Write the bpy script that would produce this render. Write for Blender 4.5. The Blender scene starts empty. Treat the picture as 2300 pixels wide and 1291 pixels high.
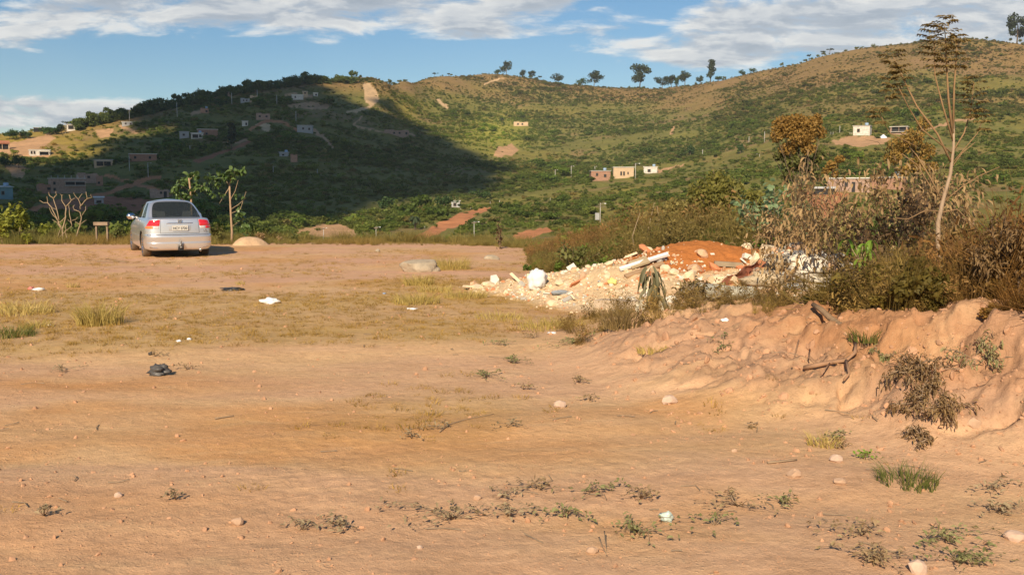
import bpy, math, random
import numpy as np
from mathutils import Vector, Matrix, noise as mnoise

# ------------------------------------------------------------------ camera, world, sun, exposure
scene = bpy.context.scene
COL = scene.collection
FPX = 2236.0; HOR = 425.0; CAMZ = 1.7
PITCH = math.atan((645.5 - HOR) / FPX)
cam_data = bpy.data.cameras.new('camera'); cam = bpy.data.objects.new('camera', cam_data); COL.objects.link(cam)
cam_data.sensor_width = 36.0; cam_data.lens = 36.0 * FPX / 2300.0
cam_data.clip_start = 0.05; cam_data.clip_end = 6000.0
cam.location = (0, 0, CAMZ); cam.rotation_euler = (math.pi / 2 - PITCH, 0, 0)
scene.camera = cam

SUN_EL = math.radians(31.0); SUN_AZ = math.radians(-12.0)     # sun stands behind the camera; azimuth = direction light travels, from +Y towards +X
SUN_STR = 4.8
trav = Vector((math.sin(SUN_AZ) * math.cos(SUN_EL) * -1, math.cos(SUN_AZ) * math.cos(SUN_EL), -math.sin(SUN_EL)))
TO_SUN = -trav
sd = bpy.data.lights.new('sun', 'SUN'); sd.energy = SUN_STR; sd.angle = math.radians(0.5); sd.color = (1.0, 0.83, 0.62)
sun = bpy.data.objects.new('sun', sd); COL.objects.link(sun)
sun.rotation_euler = trav.to_track_quat('-Z', 'Y').to_euler()

world = bpy.data.worlds.new('World'); scene.world = world; world.use_nodes = True
scene.view_settings.view_transform = 'Standard'; scene.view_settings.look = 'None'
scene.view_settings.exposure = 0.40; scene.view_settings.gamma = 1.0
scene.view_settings.use_curve_mapping = False
scene.cycles.max_bounces = 8; scene.cycles.diffuse_bounces = 3; scene.cycles.glossy_bounces = 3
scene.cycles.transmission_bounces = 6; scene.cycles.transparent_max_bounces = 12
scene.cycles.use_denoising = True


class NT:
    """small helper round a node tree"""
    def __init__(self, tree):
        self.t = tree; self.n = tree.nodes; self.l = tree.links
    def node(self, typ, **kw):
        nd = self.n.new(typ)
        for k, v in kw.items(): setattr(nd, k, v)
        return nd
    def put(self, sock, v):
        if hasattr(v, 'is_linked') or hasattr(v, 'links'): self.l.new(v, sock)
        elif v is not None: sock.default_value = v
    def math(self, op, a, b=None, c=None, clamp=False):
        nd = self.node('ShaderNodeMath', operation=op, use_clamp=clamp)
        self.put(nd.inputs[0], a)
        if b is not None: self.put(nd.inputs[1], b)
        if c is not None: self.put(nd.inputs[2], c)
        return nd.outputs[0]
    def mix(self, f, a, b, blend='MIX'):
        nd = self.node('ShaderNodeMix', data_type='RGBA', blend_type=blend)
        self.put(nd.inputs[0], f); self.put(nd.inputs[6], a); self.put(nd.inputs[7], b)
        return nd.outputs[2]
    def noise(self, vec, scale, detail=4, rough=0.55, dist=0.0):
        nd = self.node('ShaderNodeTexNoise')
        if vec is not None: self.l.new(vec, nd.inputs['Vector'])
        nd.inputs['Scale'].default_value = scale; nd.inputs['Detail'].default_value = detail
        nd.inputs['Roughness'].default_value = rough; nd.inputs['Distortion'].default_value = dist
        return nd.outputs['Fac']
    def smooth(self, x, a, b):
        nd = self.node('ShaderNodeMapRange', interpolation_type='SMOOTHSTEP')
        self.put(nd.inputs[0], x); nd.inputs[1].default_value = a; nd.inputs[2].default_value = b
        return nd.outputs[0]
    def ramp(self, x, stops):
        nd = self.node('ShaderNodeValToRGB'); self.put(nd.inputs[0], x)
        cr = nd.color_ramp
        while len(cr.elements) < len(stops): cr.elements.new(0.5)
        for e, (p, c) in zip(cr.elements, stops):
            e.position = p; e.color = (*c, 1) if len(c) == 3 else c
        return nd.outputs[0]


def build_world():
    w = NT(world.node_tree); w.n.clear()
    out = w.node('ShaderNodeOutputWorld')
    sky = w.node('ShaderNodeTexSky', sky_type='NISHITA'); sky.sun_disc = False
    sky.sun_elevation = SUN_EL
    sky.sun_rotation = math.atan2(TO_SUN.x, TO_SUN.y)
    sky.air_density = 1.0; sky.dust_density = 0.2; sky.ozone_density = 3.0
    bg = w.node('ShaderNodeBackground'); bg.inputs['Strength'].default_value = 0.068
    hs = w.node('ShaderNodeHueSaturation'); w.l.new(sky.outputs[0], hs.inputs['Color'])
    hs.inputs['Saturation'].default_value = 1.25; hs.inputs['Value'].default_value = 1.0
    w.l.new(hs.outputs[0], bg.inputs['Color'])
    tc = w.node('ShaderNodeTexCoord'); sep = w.node('ShaderNodeSeparateXYZ'); w.l.new(tc.outputs['Generated'], sep.inputs[0])
    X, Y, Z = sep.outputs
    ya = w.math('MAXIMUM', w.math('ABSOLUTE', Y), 0.02)
    u = w.math('DIVIDE', X, ya); v = w.math('DIVIDE', Z, ya)
    zz = w.math('ADD', w.math('MAXIMUM', Z, 0.0), 0.10)
    comb = w.node('ShaderNodeCombineXYZ'); w.l.new(w.math('DIVIDE', X, zz), comb.inputs[0]); w.l.new(w.math('DIVIDE', Y, zz), comb.inputs[1])
    comb.inputs[2].default_value = 3.7
    n1 = w.noise(comb.outputs[0], 1.7, 8, 0.58, 0.25)
    comb2 = w.node('ShaderNodeCombineXYZ'); w.l.new(w.math('MULTIPLY', u, 11.0), comb2.inputs[0]); w.l.new(w.math('MULTIPLY', v, 42.0), comb2.inputs[1])
    n2 = w.noise(comb2.outputs[0], 1.0, 8, 0.6, 0.3)
    comb3 = w.node('ShaderNodeCombineXYZ'); w.l.new(w.math('MULTIPLY', u, 11.0), comb3.inputs[0])
    w.l.new(w.math('ADD', w.math('MULTIPLY', v, 42.0), 0.40), comb3.inputs[1])
    n3 = w.noise(comb3.outputs[0], 1.0, 8, 0.6, 0.3)
    dens = None
    for (px, py, a, b, k) in [(60, 70, 260, 55, .62), (330, 25, 330, 42, .8), (640, 25, 280, 45, .85), (900, 50, 250, 40, .85),
                              (1100, 82, 110, 22, .7), (1150, 12, 240, 35, .8), (140, 262, 240, 36, 1.0), (0, 255, 200, 40, .8), (420, 285, 120, 12, .25),
                              (1420, 105, 90, 17, .55), (1320, 78, 90, 13, .45), (1600, 70, 220, 40, .75), (1560, 130, 130, 28, .8), (1680, 20, 260, 40, .55),
                              (1800, 60, 160, 30, .55), (1620, 130, 200, 30, .8), (2060, 75, 200, 75, 1.1), (2330, 60, 200, 75, 1.1), (2150, 10, 200, 22, .5), (1950, 120, 160, 50, .8),
                              (480, 68, 70, 10, .35), (730, 105, 40, 9, .25), (350, 245, 60, 10, .2)]:
        u0 = (px - 1150) / FPX; v0 = (HOR - py) / FPX
        du = w.math('DIVIDE', w.math('SUBTRACT', u, u0), a / FPX); dv = w.math('DIVIDE', w.math('SUBTRACT', v, v0), b / FPX)
        r2 = w.math('ADD', w.math('MULTIPLY', du, du), w.math('MULTIPLY', dv, dv))
        g = w.math('MULTIPLY', w.math('EXPONENT', w.math('MULTIPLY', r2, -1.0)), k)
        dens = g if dens is None else w.math('ADD', dens, g)
    dens = w.math('MINIMUM', dens, 1.0)
    high = w.smooth(v, 0.19, 0.32)                                  # above the frame: broken cloud like the clouds in view
    nn = w.math('ADD', w.math('MULTIPLY', n2, 1.0), w.math('MULTIPLY', n1, 0.0))
    front = w.math('SUBTRACT', w.math('ADD', w.math('MULTIPLY', dens, 0.36), nn), 0.645)
    back = w.math('SUBTRACT', n1, 0.53)
    d = w.math('ADD', w.math('MULTIPLY', front, w.math('SUBTRACT', 1.0, high)), w.math('MULTIPLY', back, high))
    alpha = w.smooth(d, -0.02, 0.20)
    alpha = w.math('MULTIPLY', alpha, 0.93)
    thick = w.smooth(d, 0.05, 0.42)
    lit = w.smooth(w.math('SUBTRACT', n2, n3), -0.10, 0.10)
    lum = w.math('ADD', w.math('MULTIPLY', lit, 0.55), w.math('MULTIPLY', w.math('SUBTRACT', 1.0, thick), 0.45))
    ccol = w.ramp(lum, [(0.0, (0.27, 0.32, 0.38)), (0.35, (0.40, 0.44, 0.49)), (0.75, (0.62, 0.63, 0.63)), (1.0, (0.82, 0.80, 0.75))])
    bg2 = w.node('ShaderNodeBackground'); w.l.new(ccol, bg2.inputs['Color']); bg2.inputs['Strength'].default_value = 0.92
    mx = w.node('ShaderNodeMixShader'); w.l.new(alpha, mx.inputs[0]); w.l.new(bg.outputs[0], mx.inputs[1]); w.l.new(bg2.outputs[0], mx.inputs[2])
    w.l.new(mx.outputs[0], out.inputs[0])
build_world()

# ------------------------------------------------------------------ helpers
RNG = np.random.default_rng(11); random.seed(11)

def pdir(px, py):
    a = (px - 1150.0) / FPX; b = (645.5 - py) / FPX
    return a, math.cos(PITCH) + b * math.sin(PITCH), -math.sin(PITCH) + b * math.cos(PITCH)

def at(px, py, Y):
    a, d, e = pdir(px, py)
    return Vector((a / d * Y, Y, CAMZ + e / d * Y))

def to_px(x, y, z):
    """world points -> photograph pixels (arrays)"""
    x = np.asarray(x, float); y = np.asarray(y, float); z = np.asarray(z, float) - CAMZ
    f = y * math.cos(PITCH) - z * math.sin(PITCH); up = y * math.sin(PITCH) + z * math.cos(PITCH)
    f = np.where(np.abs(f) < 1e-6, 1e-6, f)
    return 1150 + FPX * x / f, 645.5 - FPX * up / f

def _hash(i, j, seed):
    i = i.astype(np.int64); j = j.astype(np.int64)
    n = (i * 374761393 + j * 668265263 + seed * 974634777) & 0x7fffffff
    n = ((n ^ (n >> 13)) * 1274126177) & 0x7fffffff
    n = n ^ (n >> 16)
    return (n & 0xffff) / 65535.0

def vnoise(x, y, seed=0):
    x = np.asarray(x, float); y = np.asarray(y, float)
    xi = np.floor(x); yi = np.floor(y); xf = x - xi; yf = y - yi
    xf = xf * xf * xf * (xf * (xf * 6 - 15) + 10); yf = yf * yf * yf * (yf * (yf * 6 - 15) + 10)
    a = _hash(xi, yi, seed); b = _hash(xi + 1, yi, seed); c = _hash(xi, yi + 1, seed); d = _hash(xi + 1, yi + 1, seed)
    return (a * (1 - xf) + b * xf) * (1 - yf) + (c * (1 - xf) + d * xf) * yf      # 0..1

def fbm(x, y, wl, oct=4, seed=0, gain=0.5):
    s = 0; amp = 1.0; tot = 0
    for k in range(oct):
        ang = 0.6 * k + 0.3
        xr = x * math.cos(ang) - y * math.sin(ang); yr = x * math.sin(ang) + y * math.cos(ang)
        s = s + amp * (vnoise(xr / wl + 17.3 * k, yr / wl - 9.1 * k, seed + k) - 0.5); tot += amp; amp *= gain; wl *= 0.5
    return s / tot * 2          # about -1..1

def sstep(a, b, x):
    t = np.clip((np.asarray(x, float) - a) / (b - a), 0, 1); return t * t * (3 - 2 * t)

def in_poly(px, py, poly):
    px = np.asarray(px); py = np.asarray(py); ins = np.zeros(px.shape, bool)
    n = len(poly)
    for i in range(n):
        x1, y1 = poly[i]; x2, y2 = poly[(i + 1) % n]
        if y1 == y2: continue
        c = ((y1 > py) != (y2 > py)) & (px < (x2 - x1) * (py - y1) / (y2 - y1) + x1)
        ins ^= c
    return ins

def dist_line(px, py, pts):
    d = np.full(np.shape(px), 1e9)
    for (x1, y1), (x2, y2) in zip(pts[:-1], pts[1:]):
        dx, dy = x2 - x1, y2 - y1
        t = np.clip(((px - x1) * dx + (py - y1) * dy) / (dx * dx + dy * dy), 0, 1)
        d = np.minimum(d, np.hypot(px - x1 - t * dx, py - y1 - t * dy))
    return d

def np_mesh(name, V, F, mats=(), midx=None, smooth=True, col=None):
    """V (n,3); F (m,k) array or list of such arrays"""
    me = bpy.data.meshes.new(name)
    Fs = F if isinstance(F, list) else [F]
    Fs = [np.asarray(f, np.int32) for f in Fs if len(f)]
    V = np.asarray(V, np.float32)
    me.vertices.add(len(V)); me.vertices.foreach_set('co', V.ravel())
    nl = sum(f.size for f in Fs); nf = sum(len(f) for f in Fs)
    me.loops.add(nl); me.polygons.add(nf)
    me.loops.foreach_set('vertex_index', np.concatenate([f.ravel() for f in Fs]))
    tot = np.concatenate([np.full(len(f), f.shape[1], np.int32) for f in Fs])
    start = np.concatenate([[0], np.cumsum(tot)[:-1]]).astype(np.int32)
    me.polygons.foreach_set('loop_start', start); me.polygons.foreach_set('loop_total', tot)
    if midx is not None: me.polygons.foreach_set('material_index', np.asarray(midx, np.int32))
    me.update(calc_edges=True)
    me.polygons.foreach_set('use_smooth', np.full(nf, smooth, bool))
    for m in mats: me.materials.append(m)
    if col is not None:
        at_ = me.color_attributes.new('Col', 'FLOAT_COLOR', 'POINT')
        c4 = np.ones((len(V), 4), np.float32); c4[:, :3] = col
        at_.data.foreach_set('color', c4.ravel())
    return me

class MB:
    """collects pieces, then makes one mesh"""
    def __init__(self): self.V = []; self.F = {}; self.n = 0
    def add(self, V, F, mi=0):
        V = np.asarray(V, float)
        for f in F:
            self.F.setdefault((len(f), mi), []).append([i + self.n for i in f])
        self.V.append(V); self.n += len(V); return self
    def addnp(self, V, F, mi=0):
        self.F.setdefault((F.shape[1], mi), []).extend((F + self.n).tolist()); self.V.append(np.asarray(V, float)); self.n += len(V); return self
    def box(self, c, s, rot=0.0, mi=0, taper=1.0, tilt=None):
        x, y, z = s[0] / 2, s[1] / 2, s[2] / 2
        P = np.array([(-x, -y, -z), (x, -y, -z), (x, y, -z), (-x, y, -z), (-x * taper, -y * taper, z), (x * taper, -y * taper, z), (x * taper, y * taper, z), (-x * taper, y * taper, z)])
        if tilt is not None: P = P @ np.array(Matrix(tilt).to_3x3() if not isinstance(tilt, np.ndarray) else tilt).T
        if rot:
            ca, sa = math.cos(rot), math.sin(rot); P = np.stack([P[:, 0] * ca - P[:, 1] * sa, P[:, 0] * sa + P[:, 1] * ca, P[:, 2]], 1)
        return self.add(P + np.array(c), [(0, 3, 2, 1), (4, 5, 6, 7), (0, 1, 5, 4), (1, 2, 6, 5), (2, 3, 7, 6), (3, 0, 4, 7)], mi)
    def tube(self, pts, rad, n=6, mi=0, cap=True):
        V, F = tube_vf(pts, rad, n, cap); return self.add(V, F, mi)
    def mesh(self, name, mats, smooth=True):
        keys = sorted(self.F); mi = []
        Fs = []
        for k in keys: Fs.append(np.array(self.F[k])); mi += [k[1]] * len(self.F[k])
        return np_mesh(name, np.concatenate(self.V), Fs, mats, mi, smooth)
    def build(self, name, mats, parent=None, smooth=True):
        if not isinstance(mats, (list, tuple)): mats = [mats]
        return link(name, self.mesh(name, mats, smooth), parent)

_unused = None
def tube_vf(pts, rad, n=6, cap=True):
    P = [Vector(p) for p in pts]; R = rad if hasattr(rad, '__len__') else [rad] * len(P)
    V = []; F = []
    up = Vector((0, 0, 1))
    d0 = (P[1] - P[0]).normalized()
    side = d0.cross(up if abs(d0.z) < .95 else Vector((1, 0, 0))).normalized()
    for i, p in enumerate(P):
        d = (P[min(i + 1, len(P) - 1)] - P[max(i - 1, 0)]).normalized()
        side = (side - d * side.dot(d)).normalized(); s2 = d.cross(side)
        for k in range(n):
            a = 2 * math.pi * k / n
            q = p + (side * math.cos(a) + s2 * math.sin(a)) * R[i]; V.append(tuple(q))
    for i in range(len(P) - 1):
        for k in range(n):
            k2 = (k + 1) % n
            F.append((i * n + k, i * n + k2, (i + 1) * n + k2, (i + 1) * n + k))
    if cap:
        F.append(tuple(range(n - 1, -1, -1))); F.append(tuple((len(P) - 1) * n + k for k in range(n)))
    return V, F

def link(name, data, parent=None):
    o = bpy.data.objects.new(name, data); COL.objects.link(o)
    if parent is not None: o.parent = parent
    return o

def tag(o, label=None, cat=None, group=None, kind=None):
    if label: o['label'] = label
    if cat: o['category'] = cat
    if group: o['group'] = group
    if kind: o['kind'] = kind
    return o

def thing(name, label, cat, loc=(0, 0, 0), rz=0.0, group=None):
    o = bpy.data.objects.new(name, None); COL.objects.link(o); o.empty_display_size = 0.1
    o.location = loc; o.rotation_euler = (0, 0, rz)
    return tag(o, label, cat, group)

def copy_tree(src, loc, rz, label, group=None, sc=None):
    def cp(o, parent):
        c = o.copy(); COL.objects.link(c)
        if parent is not None: c.parent = parent
        for ch in kids.get(o.name, []): cp(ch, c)
        return c
    kids = {}
    stack = [src]
    while stack:
        q = stack.pop()
        kids[q.name] = list(q.children); stack += kids[q.name]
    r = cp(src, None); r.location = loc; r.rotation_euler = (0, 0, rz)
    if sc is not None: r.scale = (sc, sc, sc) if not hasattr(sc, '__len__') else sc
    r['label'] = label
    if group: r['group'] = group
    return r

# ------------------------------------------------------------------ materials
def new_mat(name):
    m = bpy.data.materials.new(name); m.use_nodes = True
    t = NT(m.node_tree); t.n.clear()
    out = t.node('ShaderNodeOutputMaterial'); b = t.node('ShaderNodeBsdfPrincipled'); t.l.new(b.outputs[0], out.inputs[0])
    return m, t, b, out

_mats = {}
def surf(name, col, rough=0.8, var=0.15, scale=6.0, bump=0.0, bscale=None, metal=0.0, spec=0.3, col2=None, coat=0.0, obj_rand=0.0):
    """a base colour with two sizes of mottling, optional relief"""
    if name in _mats: return _mats[name]
    m, t, b, out = new_mat(name)
    tc = t.node('ShaderNodeTexCoord')
    n1 = t.noise(tc.outputs['Object'], scale, 6, 0.6); n2 = t.noise(tc.outputs['Object'], scale * 5.3, 3, 0.6)
    c2 = col2 or tuple(c * 0.62 for c in col)
    f = t.math('ADD', t.math('MULTIPLY', t.smooth(n1, 0.35, 0.68), 0.7), t.math('MULTIPLY', n2, 0.3))
    c = t.mix(t.math('MULTIPLY', f, min(1.0, var * 3)), (*col, 1), (*c2, 1))
    if obj_rand:
        oi = t.node('ShaderNodeObjectInfo')
        hv = t.node('ShaderNodeHueSaturation'); t.l.new(c, hv.inputs['Color'])
        t.l.new(t.math('ADD', t.math('MULTIPLY', oi.outputs['Random'], obj_rand), 1 - obj_rand * .5), hv.inputs['Value']); c = hv.outputs[0]
    t.l.new(c, b.inputs['Base Color'])
    b.inputs['Roughness'].default_value = rough; b.inputs['Metallic'].default_value = metal
    b.inputs['Specular IOR Level'].default_value = spec; b.inputs['Coat Weight'].default_value = coat
    b.inputs['Coat Roughness'].default_value = 0.06
    if bump:
        bp = t.node('ShaderNodeBump'); bp.inputs['Strength'].default_value = bump; bp.inputs['Distance'].default_value = 0.05
        t.l.new(t.noise(tc.outputs['Object'], bscale or scale * 3, 6, 0.65), bp.inputs['Height']); t.l.new(bp.outputs[0], b.inputs['Normal'])
    _mats[name] = m; return m

def leaf_mat(name, cols, trans=0.35, rough=0.6, tint=False):
    """foliage: colour varies per instance / per place, light passes through"""
    if name in _mats: return _mats[name]
    m, t, b, out = new_mat(name)
    geo = t.node('ShaderNodeNewGeometry'); oi = t.node('ShaderNodeObjectInfo')
    tc = t.node('ShaderNodeTexCoord')
    n = t.noise(tc.outputs['Object'], 3.1, 3, 0.6)
    f = t.math('ADD', t.math('MULTIPLY', geo.outputs['Random Per Island'], 0.5), t.math('MULTIPLY', t.math('ADD', n, oi.outputs['Random']), 0.25))
    c = t.ramp(f, [(i / (len(cols) - 1), cc) for i, cc in enumerate(cols)])
    if tint:
        a = t.node('ShaderNodeAttribute', attribute_type='INSTANCER', attribute_name='tint')
        c = t.mix(1.0, c, a.outputs['Color'], 'MULTIPLY')
    t.l.new(c, b.inputs['Base Color']); b.inputs['Roughness'].default_value = rough; b.inputs['Specular IOR Level'].default_value = 0.25
    tr = t.node('ShaderNodeBsdfTranslucent'); t.l.new(c, tr.inputs['Color'])
    mx = t.node('ShaderNodeMixShader'); mx.inputs[0].default_value = trans
    t.l.new(b.outputs[0], mx.inputs[1]); t.l.new(tr.outputs[0], mx.inputs[2]); t.l.new(mx.outputs[0], out.inputs[0])
    _mats[name] = m; return m
# ------------------------------------------------------------------ far terrain: control columns (pixel column, [(pixel row, depth m) ...] from the valley up to the skyline)
CTRL = [
    (-1500, [(520, 150), (470, 260), (440, 380), (400, 480), (370, 560), (340, 640)]),
    (-600, [(520, 150), (450, 260), (410, 380), (370, 450), (340, 500), (315, 560)]),
    (0, [(520, 150), (450, 260), (400, 370), (350, 440), (325, 480), (303, 520)]),
    (150, [(525, 140), (450, 270), (410, 360), (355, 440), (315, 500), (290, 540)]),
    (300, [(530, 130), (460, 280), (400, 370), (335, 460), (290, 530), (257, 590)]),
    (500, [(535, 130), (470, 260), (400, 370), (320, 480), (260, 570), (210, 660)]),
    (700, [(535, 130), (480, 240), (400, 370), (310, 500), (240, 600), (181, 700)]),
    (870, [(540, 130), (490, 210), (430, 330), (340, 520), (260, 640), (180, 760)]),
    (915, [(540, 130), (490, 208), (430, 335), (342, 530), (258, 690), (176, 830)]),
    (960, [(540, 130), (490, 205), (430, 340), (345, 540), (255, 740), (170, 900)]),
    (1100, [(545, 130), (490, 210), (430, 350), (350, 560), (260, 790), (164, 980)]),
    (1250, [(548, 120), (480, 220), (420, 370), (350, 580), (260, 790), (183, 980)]),
    (1400, [(552, 110), (480, 210), (405, 400), (345, 560), (260, 760), (193, 950)]),
    (1550, [(556, 100), (480, 190), (400, 380), (340, 520), (260, 700), (184, 900)]),
    (1700, [(560, 85), (480, 165), (400, 320), (330, 460), (250, 620), (147, 850)]),
    (1850, [(570, 70), (480, 145), (415, 255), (335, 360), (240, 540), (112, 800)]),
    (2000, [(580, 60), (490, 130), (420, 245), (325, 360), (220, 540), (92, 780)]),
    (2150, [(590, 55), (500, 120), (420, 240), (335, 340), (210, 550), (83, 770)]),
    (2300, [(600, 50), (500, 115), (420, 235), (330, 350), (220, 520), (93, 750)]),
    (2900, [(600, 50), (500, 115), (420, 235), (330, 350), (220, 520), (120, 740)]),
    (3900, [(600, 50), (500, 115), (430, 235), (360, 350), (290, 520), (200, 740)]),
]
LNY = np.linspace(math.log(30), math.log(3000), 420)
def _table():
    tt = []; cols = []
    for px, pts in CTRL:
        Ys = [34, 60]; Zs = [-2.2, -6.0]
        for py, Y in pts:
            p = at(px, py, Y); Ys.append(Y); Zs.append(p.z)
        crest = Zs[-1]; Y = Ys[-1]
        Ys += [Y + 60, Y + 400, Y + 1000, 3000]; Zs += [crest + 0.5, crest - 8, crest - 40, crest - 60]
        yy = np.exp(LNY)
        zz = np.interp(yy, Ys, Zs)
        tt.append((px - 1150) / FPX / math.cos(PITCH)); cols.append(zz)
    tt = np.array(tt); cols = np.array(cols)
    T = np.linspace(tt[0], tt[-1], 900); out = np.empty((900, len(LNY)))
    # catmull-rom across the columns keeps the ridge lines flowing
    m = np.gradient(cols, tt, axis=0) * 0.8
    k = np.clip(np.searchsorted(tt, T) - 1, 0, len(tt) - 2)
    h = (tt[k + 1] - tt[k]); s = ((T - tt[k]) / h)[:, None]; h = h[:, None]
    out = (2 * s**3 - 3 * s**2 + 1) * cols[k] + (s**3 - 2 * s**2 + s) * h * m[k] + (-2 * s**3 + 3 * s**2) * cols[k + 1] + (s**3 - s**2) * h * m[k + 1]
    ker = np.array([1, 2, 3, 2, 1.]); ker /= ker.sum()
    for _ in range(2):
        out = np.apply_along_axis(lambda v: np.convolve(np.pad(v, 2, 'edge'), ker, 'valid'), 1, out)
    return T, out
TT, ZT = _table()

def far_z(x, y):
    x = np.asarray(x, float); y = np.maximum(np.asarray(y, float), 31)
    t = np.clip(x / y, TT[0], TT[-1] - 1e-6); ly = np.clip(np.log(y), LNY[0], LNY[-1] - 1e-6)
    a = (t - TT[0]) / (TT[1] - TT[0]); b = (ly - LNY[0]) / (LNY[1] - LNY[0])
    i = np.clip(a.astype(int), 0, len(TT) - 2); j = np.clip(b.astype(int), 0, len(LNY) - 2); a = a - i; b = b - j
    z = (ZT[i, j] * (1 - a) + ZT[i + 1, j] * a) * (1 - b) + (ZT[i, j + 1] * (1 - a) + ZT[i + 1, j + 1] * a) * b
    amp = sstep(70, 300, y)
    z = z + amp * (fbm(x, y, 130, 3, 5) * 4.5 + (np.abs(fbm(x, y, 60, 3, 21))) * -3.0 + fbm(x, y, 16, 2, 31) * 0.7)
    return z

# ------------------------------------------------------------------ near ground
BX = np.array([-3.0, 0.2, 0.66, 1.1, 1.49, 2.0, 2.36, 2.66, 2.97, 3.31, 3.6, 4.5, 6.0, 12.0])
BYC = np.array([11.0, 10.6, 10.1, 9.8, 9.5, 9.1, 8.8, 8.5, 8.0, 7.6, 7.2, 6.5, 5.6, 4.0])
BYB = np.array([9.5, 8.9, 8.2, 7.5, 6.9, 6.45, 6.15, 5.95, 5.75, 5.55, 5.35, 4.8, 4.0, 2.5])
BH = np.array([0.0, 0.02, 0.10, 0.25, 0.36, 0.47, 0.54, 0.61, 0.60, 0.62, 0.72, 0.82, 0.90, 0.9])
def edge_y(x):
    return np.interp(x, [-40, -12, -3, 1, 3, 5, 6.5, 8, 10, 20, 40], [32, 30.5, 30, 28.5, 27, 23, 18.5, 15, 12, 8, 6]) + 0.5 * fbm(x, x * 0, 6, 3, 3)

def near_z(x, y, detail=True):
    x = np.asarray(x, float); y = np.asarray(y, float)
    z = fbm(x, y, 5.0, 3, 41) * 0.035 * sstep(2, 6, y)
    z = z + 0.05 * sstep(9.6, 10.6, y + 0.25 * x * 0 + 0.4 * fbm(x, y, 2.2, 2, 8)) * sstep(1.0, -1.0, x) - 0.03 * sstep(0.2, 1, x) * 0
    # shallow wheel ruts that cross the foreground
    for (c, sl, w_, dpt) in [(4.9, 0.10, .28, .018), (6.6, 0.12, .3, .022), (7.6, .14, .25, .012)]:
        q = (y - c - sl * x - 0.15 * np.sin(x * .7)) / w_
        z = z - dpt * np.exp(-q * q)
    yc = np.interp(x, BX, BYC) + 0.28 * fbm(x, y * 0, 1.1, 3, 51); yb = np.interp(x, BX, BYB) + 0.25 * fbm(x, y * 0 + 4, 0.9, 3, 52); h = np.interp(x, BX, BH)
    u = np.clip((y - yb) / (yc - yb), 0, 1)
    wob = 0.08 * fbm(x, y, 0.7, 3, 53)
    up = sstep(0.0, 1.0, np.clip(u + wob * (u > 0) * (u < 1), 0, 1)) * 0.75 + 0.25 * u
    backw = np.clip((y - yc) / np.interp(x, [0, 3, 5], [3.0, 6.0, 9.0]), 0, 1)
    bank = h * up * (1 - sstep(0, 1, backw))
    z = z + bank + 0.05 * np.sin(x * 2.1 + 1) * bank
    on = sstep(0.03, 0.25, bank)
    if detail:
        rid = np.abs(fbm(x, y, 0.5, 3, 61)); z = z + on * (0.04 - 0.11 * rid) * sstep(0.1, .5, h) + on * fbm(x, y, 0.16, 4, 62, .68) * 0.050 + on * np.maximum(0, fbm(x, y, 0.32, 2, 64) - .15) * 0.07 + on * (np.abs(fbm(x, y, 0.19, 3, 65)) - .2) * -0.04
        crumb = sstep(.50, .62, vnoise(x / .13, y / .13, 66)) * .022 + sstep(.58, .70, vnoise(x / .31 + 3, y / .24, 67)) * .045 - sstep(.70, .80, vnoise(x / .36, y / .22 + 9, 68)) * .085
        z = z + on * crumb * sstep(.12, .35, h)
        # eroded scarp near the root, with vertical gullies
        sc = sstep(2.0, 2.5, x) * sstep(0.55, 0.75, u) * (u < 1)
        z = z - sc * 0.16 * (1 - sstep(0.78, 0.93, u)) - sc * 0.08 * np.abs(vnoise(x * 9, y * 1.2, 71) - .5)
        z = z + fbm(x, y, 0.9, 3, 43) * 0.014 + fbm(x, y, 0.2, 3, 44) * 0.005
        z = z + 0.02 * np.maximum(0, fbm(x, y, 0.35, 3, 45) - 0.15) * sstep(7, 3.5, y) * .35
        rough = sstep(-0.1, 0.35, fbm(x, y, 2.5, 2, 46)) * sstep(12, 5, y)
        z = z + rough * 0.006 * fbm(x, y, 0.07, 2, 47)
    e = edge_y(x); dn = np.maximum(0, y - e)
    drop = np.where(dn > 0, np.minimum(0.06 * dn**2, 0.42 * dn - 0.73), 0); drop = np.where(dn > 3.5, 0.42 * dn - 0.73, 0.06 * dn**2)
    z = z - np.minimum(drop, 6.0) * (dn > 0)
    # right of the bank the land falls away behind it
    z = z - 0.10 * np.maximum(0, y - 9.5) * sstep(4.2, 6.5, x)
    return z

def ground_z(x, y):
    x = np.asarray(x, float); y = np.asarray(y, float)
    w = sstep(42, 62, y)
    n = np.maximum(near_z(x, np.minimum(y, 70)), -6.2)
    f = far_z(x, y)
    return n * (1 - w) + f * w

def gz(x, y): return float(ground_z(np.array([x]), np.array([y]))[0])

def hit(px, py, ymin=4.0):
    """the place on the ground that a pixel shows"""
    a, d, e = pdir(px, py)
    Y = np.exp(np.linspace(math.log(ymin), math.log(1400), 700))
    g = CAMZ + e / d * Y - ground_z(a / d * Y, Y)
    k = int(np.argmax(g < 0))
    if g[k] < 0 and k > 0:
        Y = np.linspace(Y[k - 1], Y[k], 40); g = CAMZ + e / d * Y - ground_z(a / d * Y, Y); k = int(np.argmax(g < 0))
    if g[k] >= 0:
        vis = Y > 300
        k = np.argmin(np.where(vis, g / Y, 9e9))
    else:
        k = max(k, 1)
        f = g[k - 1] / (g[k - 1] - g[k] + 1e-9); y = Y[k - 1] + f * (Y[k] - Y[k - 1])
        return Vector((a / d * y, y, gz(a / d * y, y)))
    y = Y[k]; x = a / d * y
    return Vector((x, y, gz(x, y)))

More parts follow.
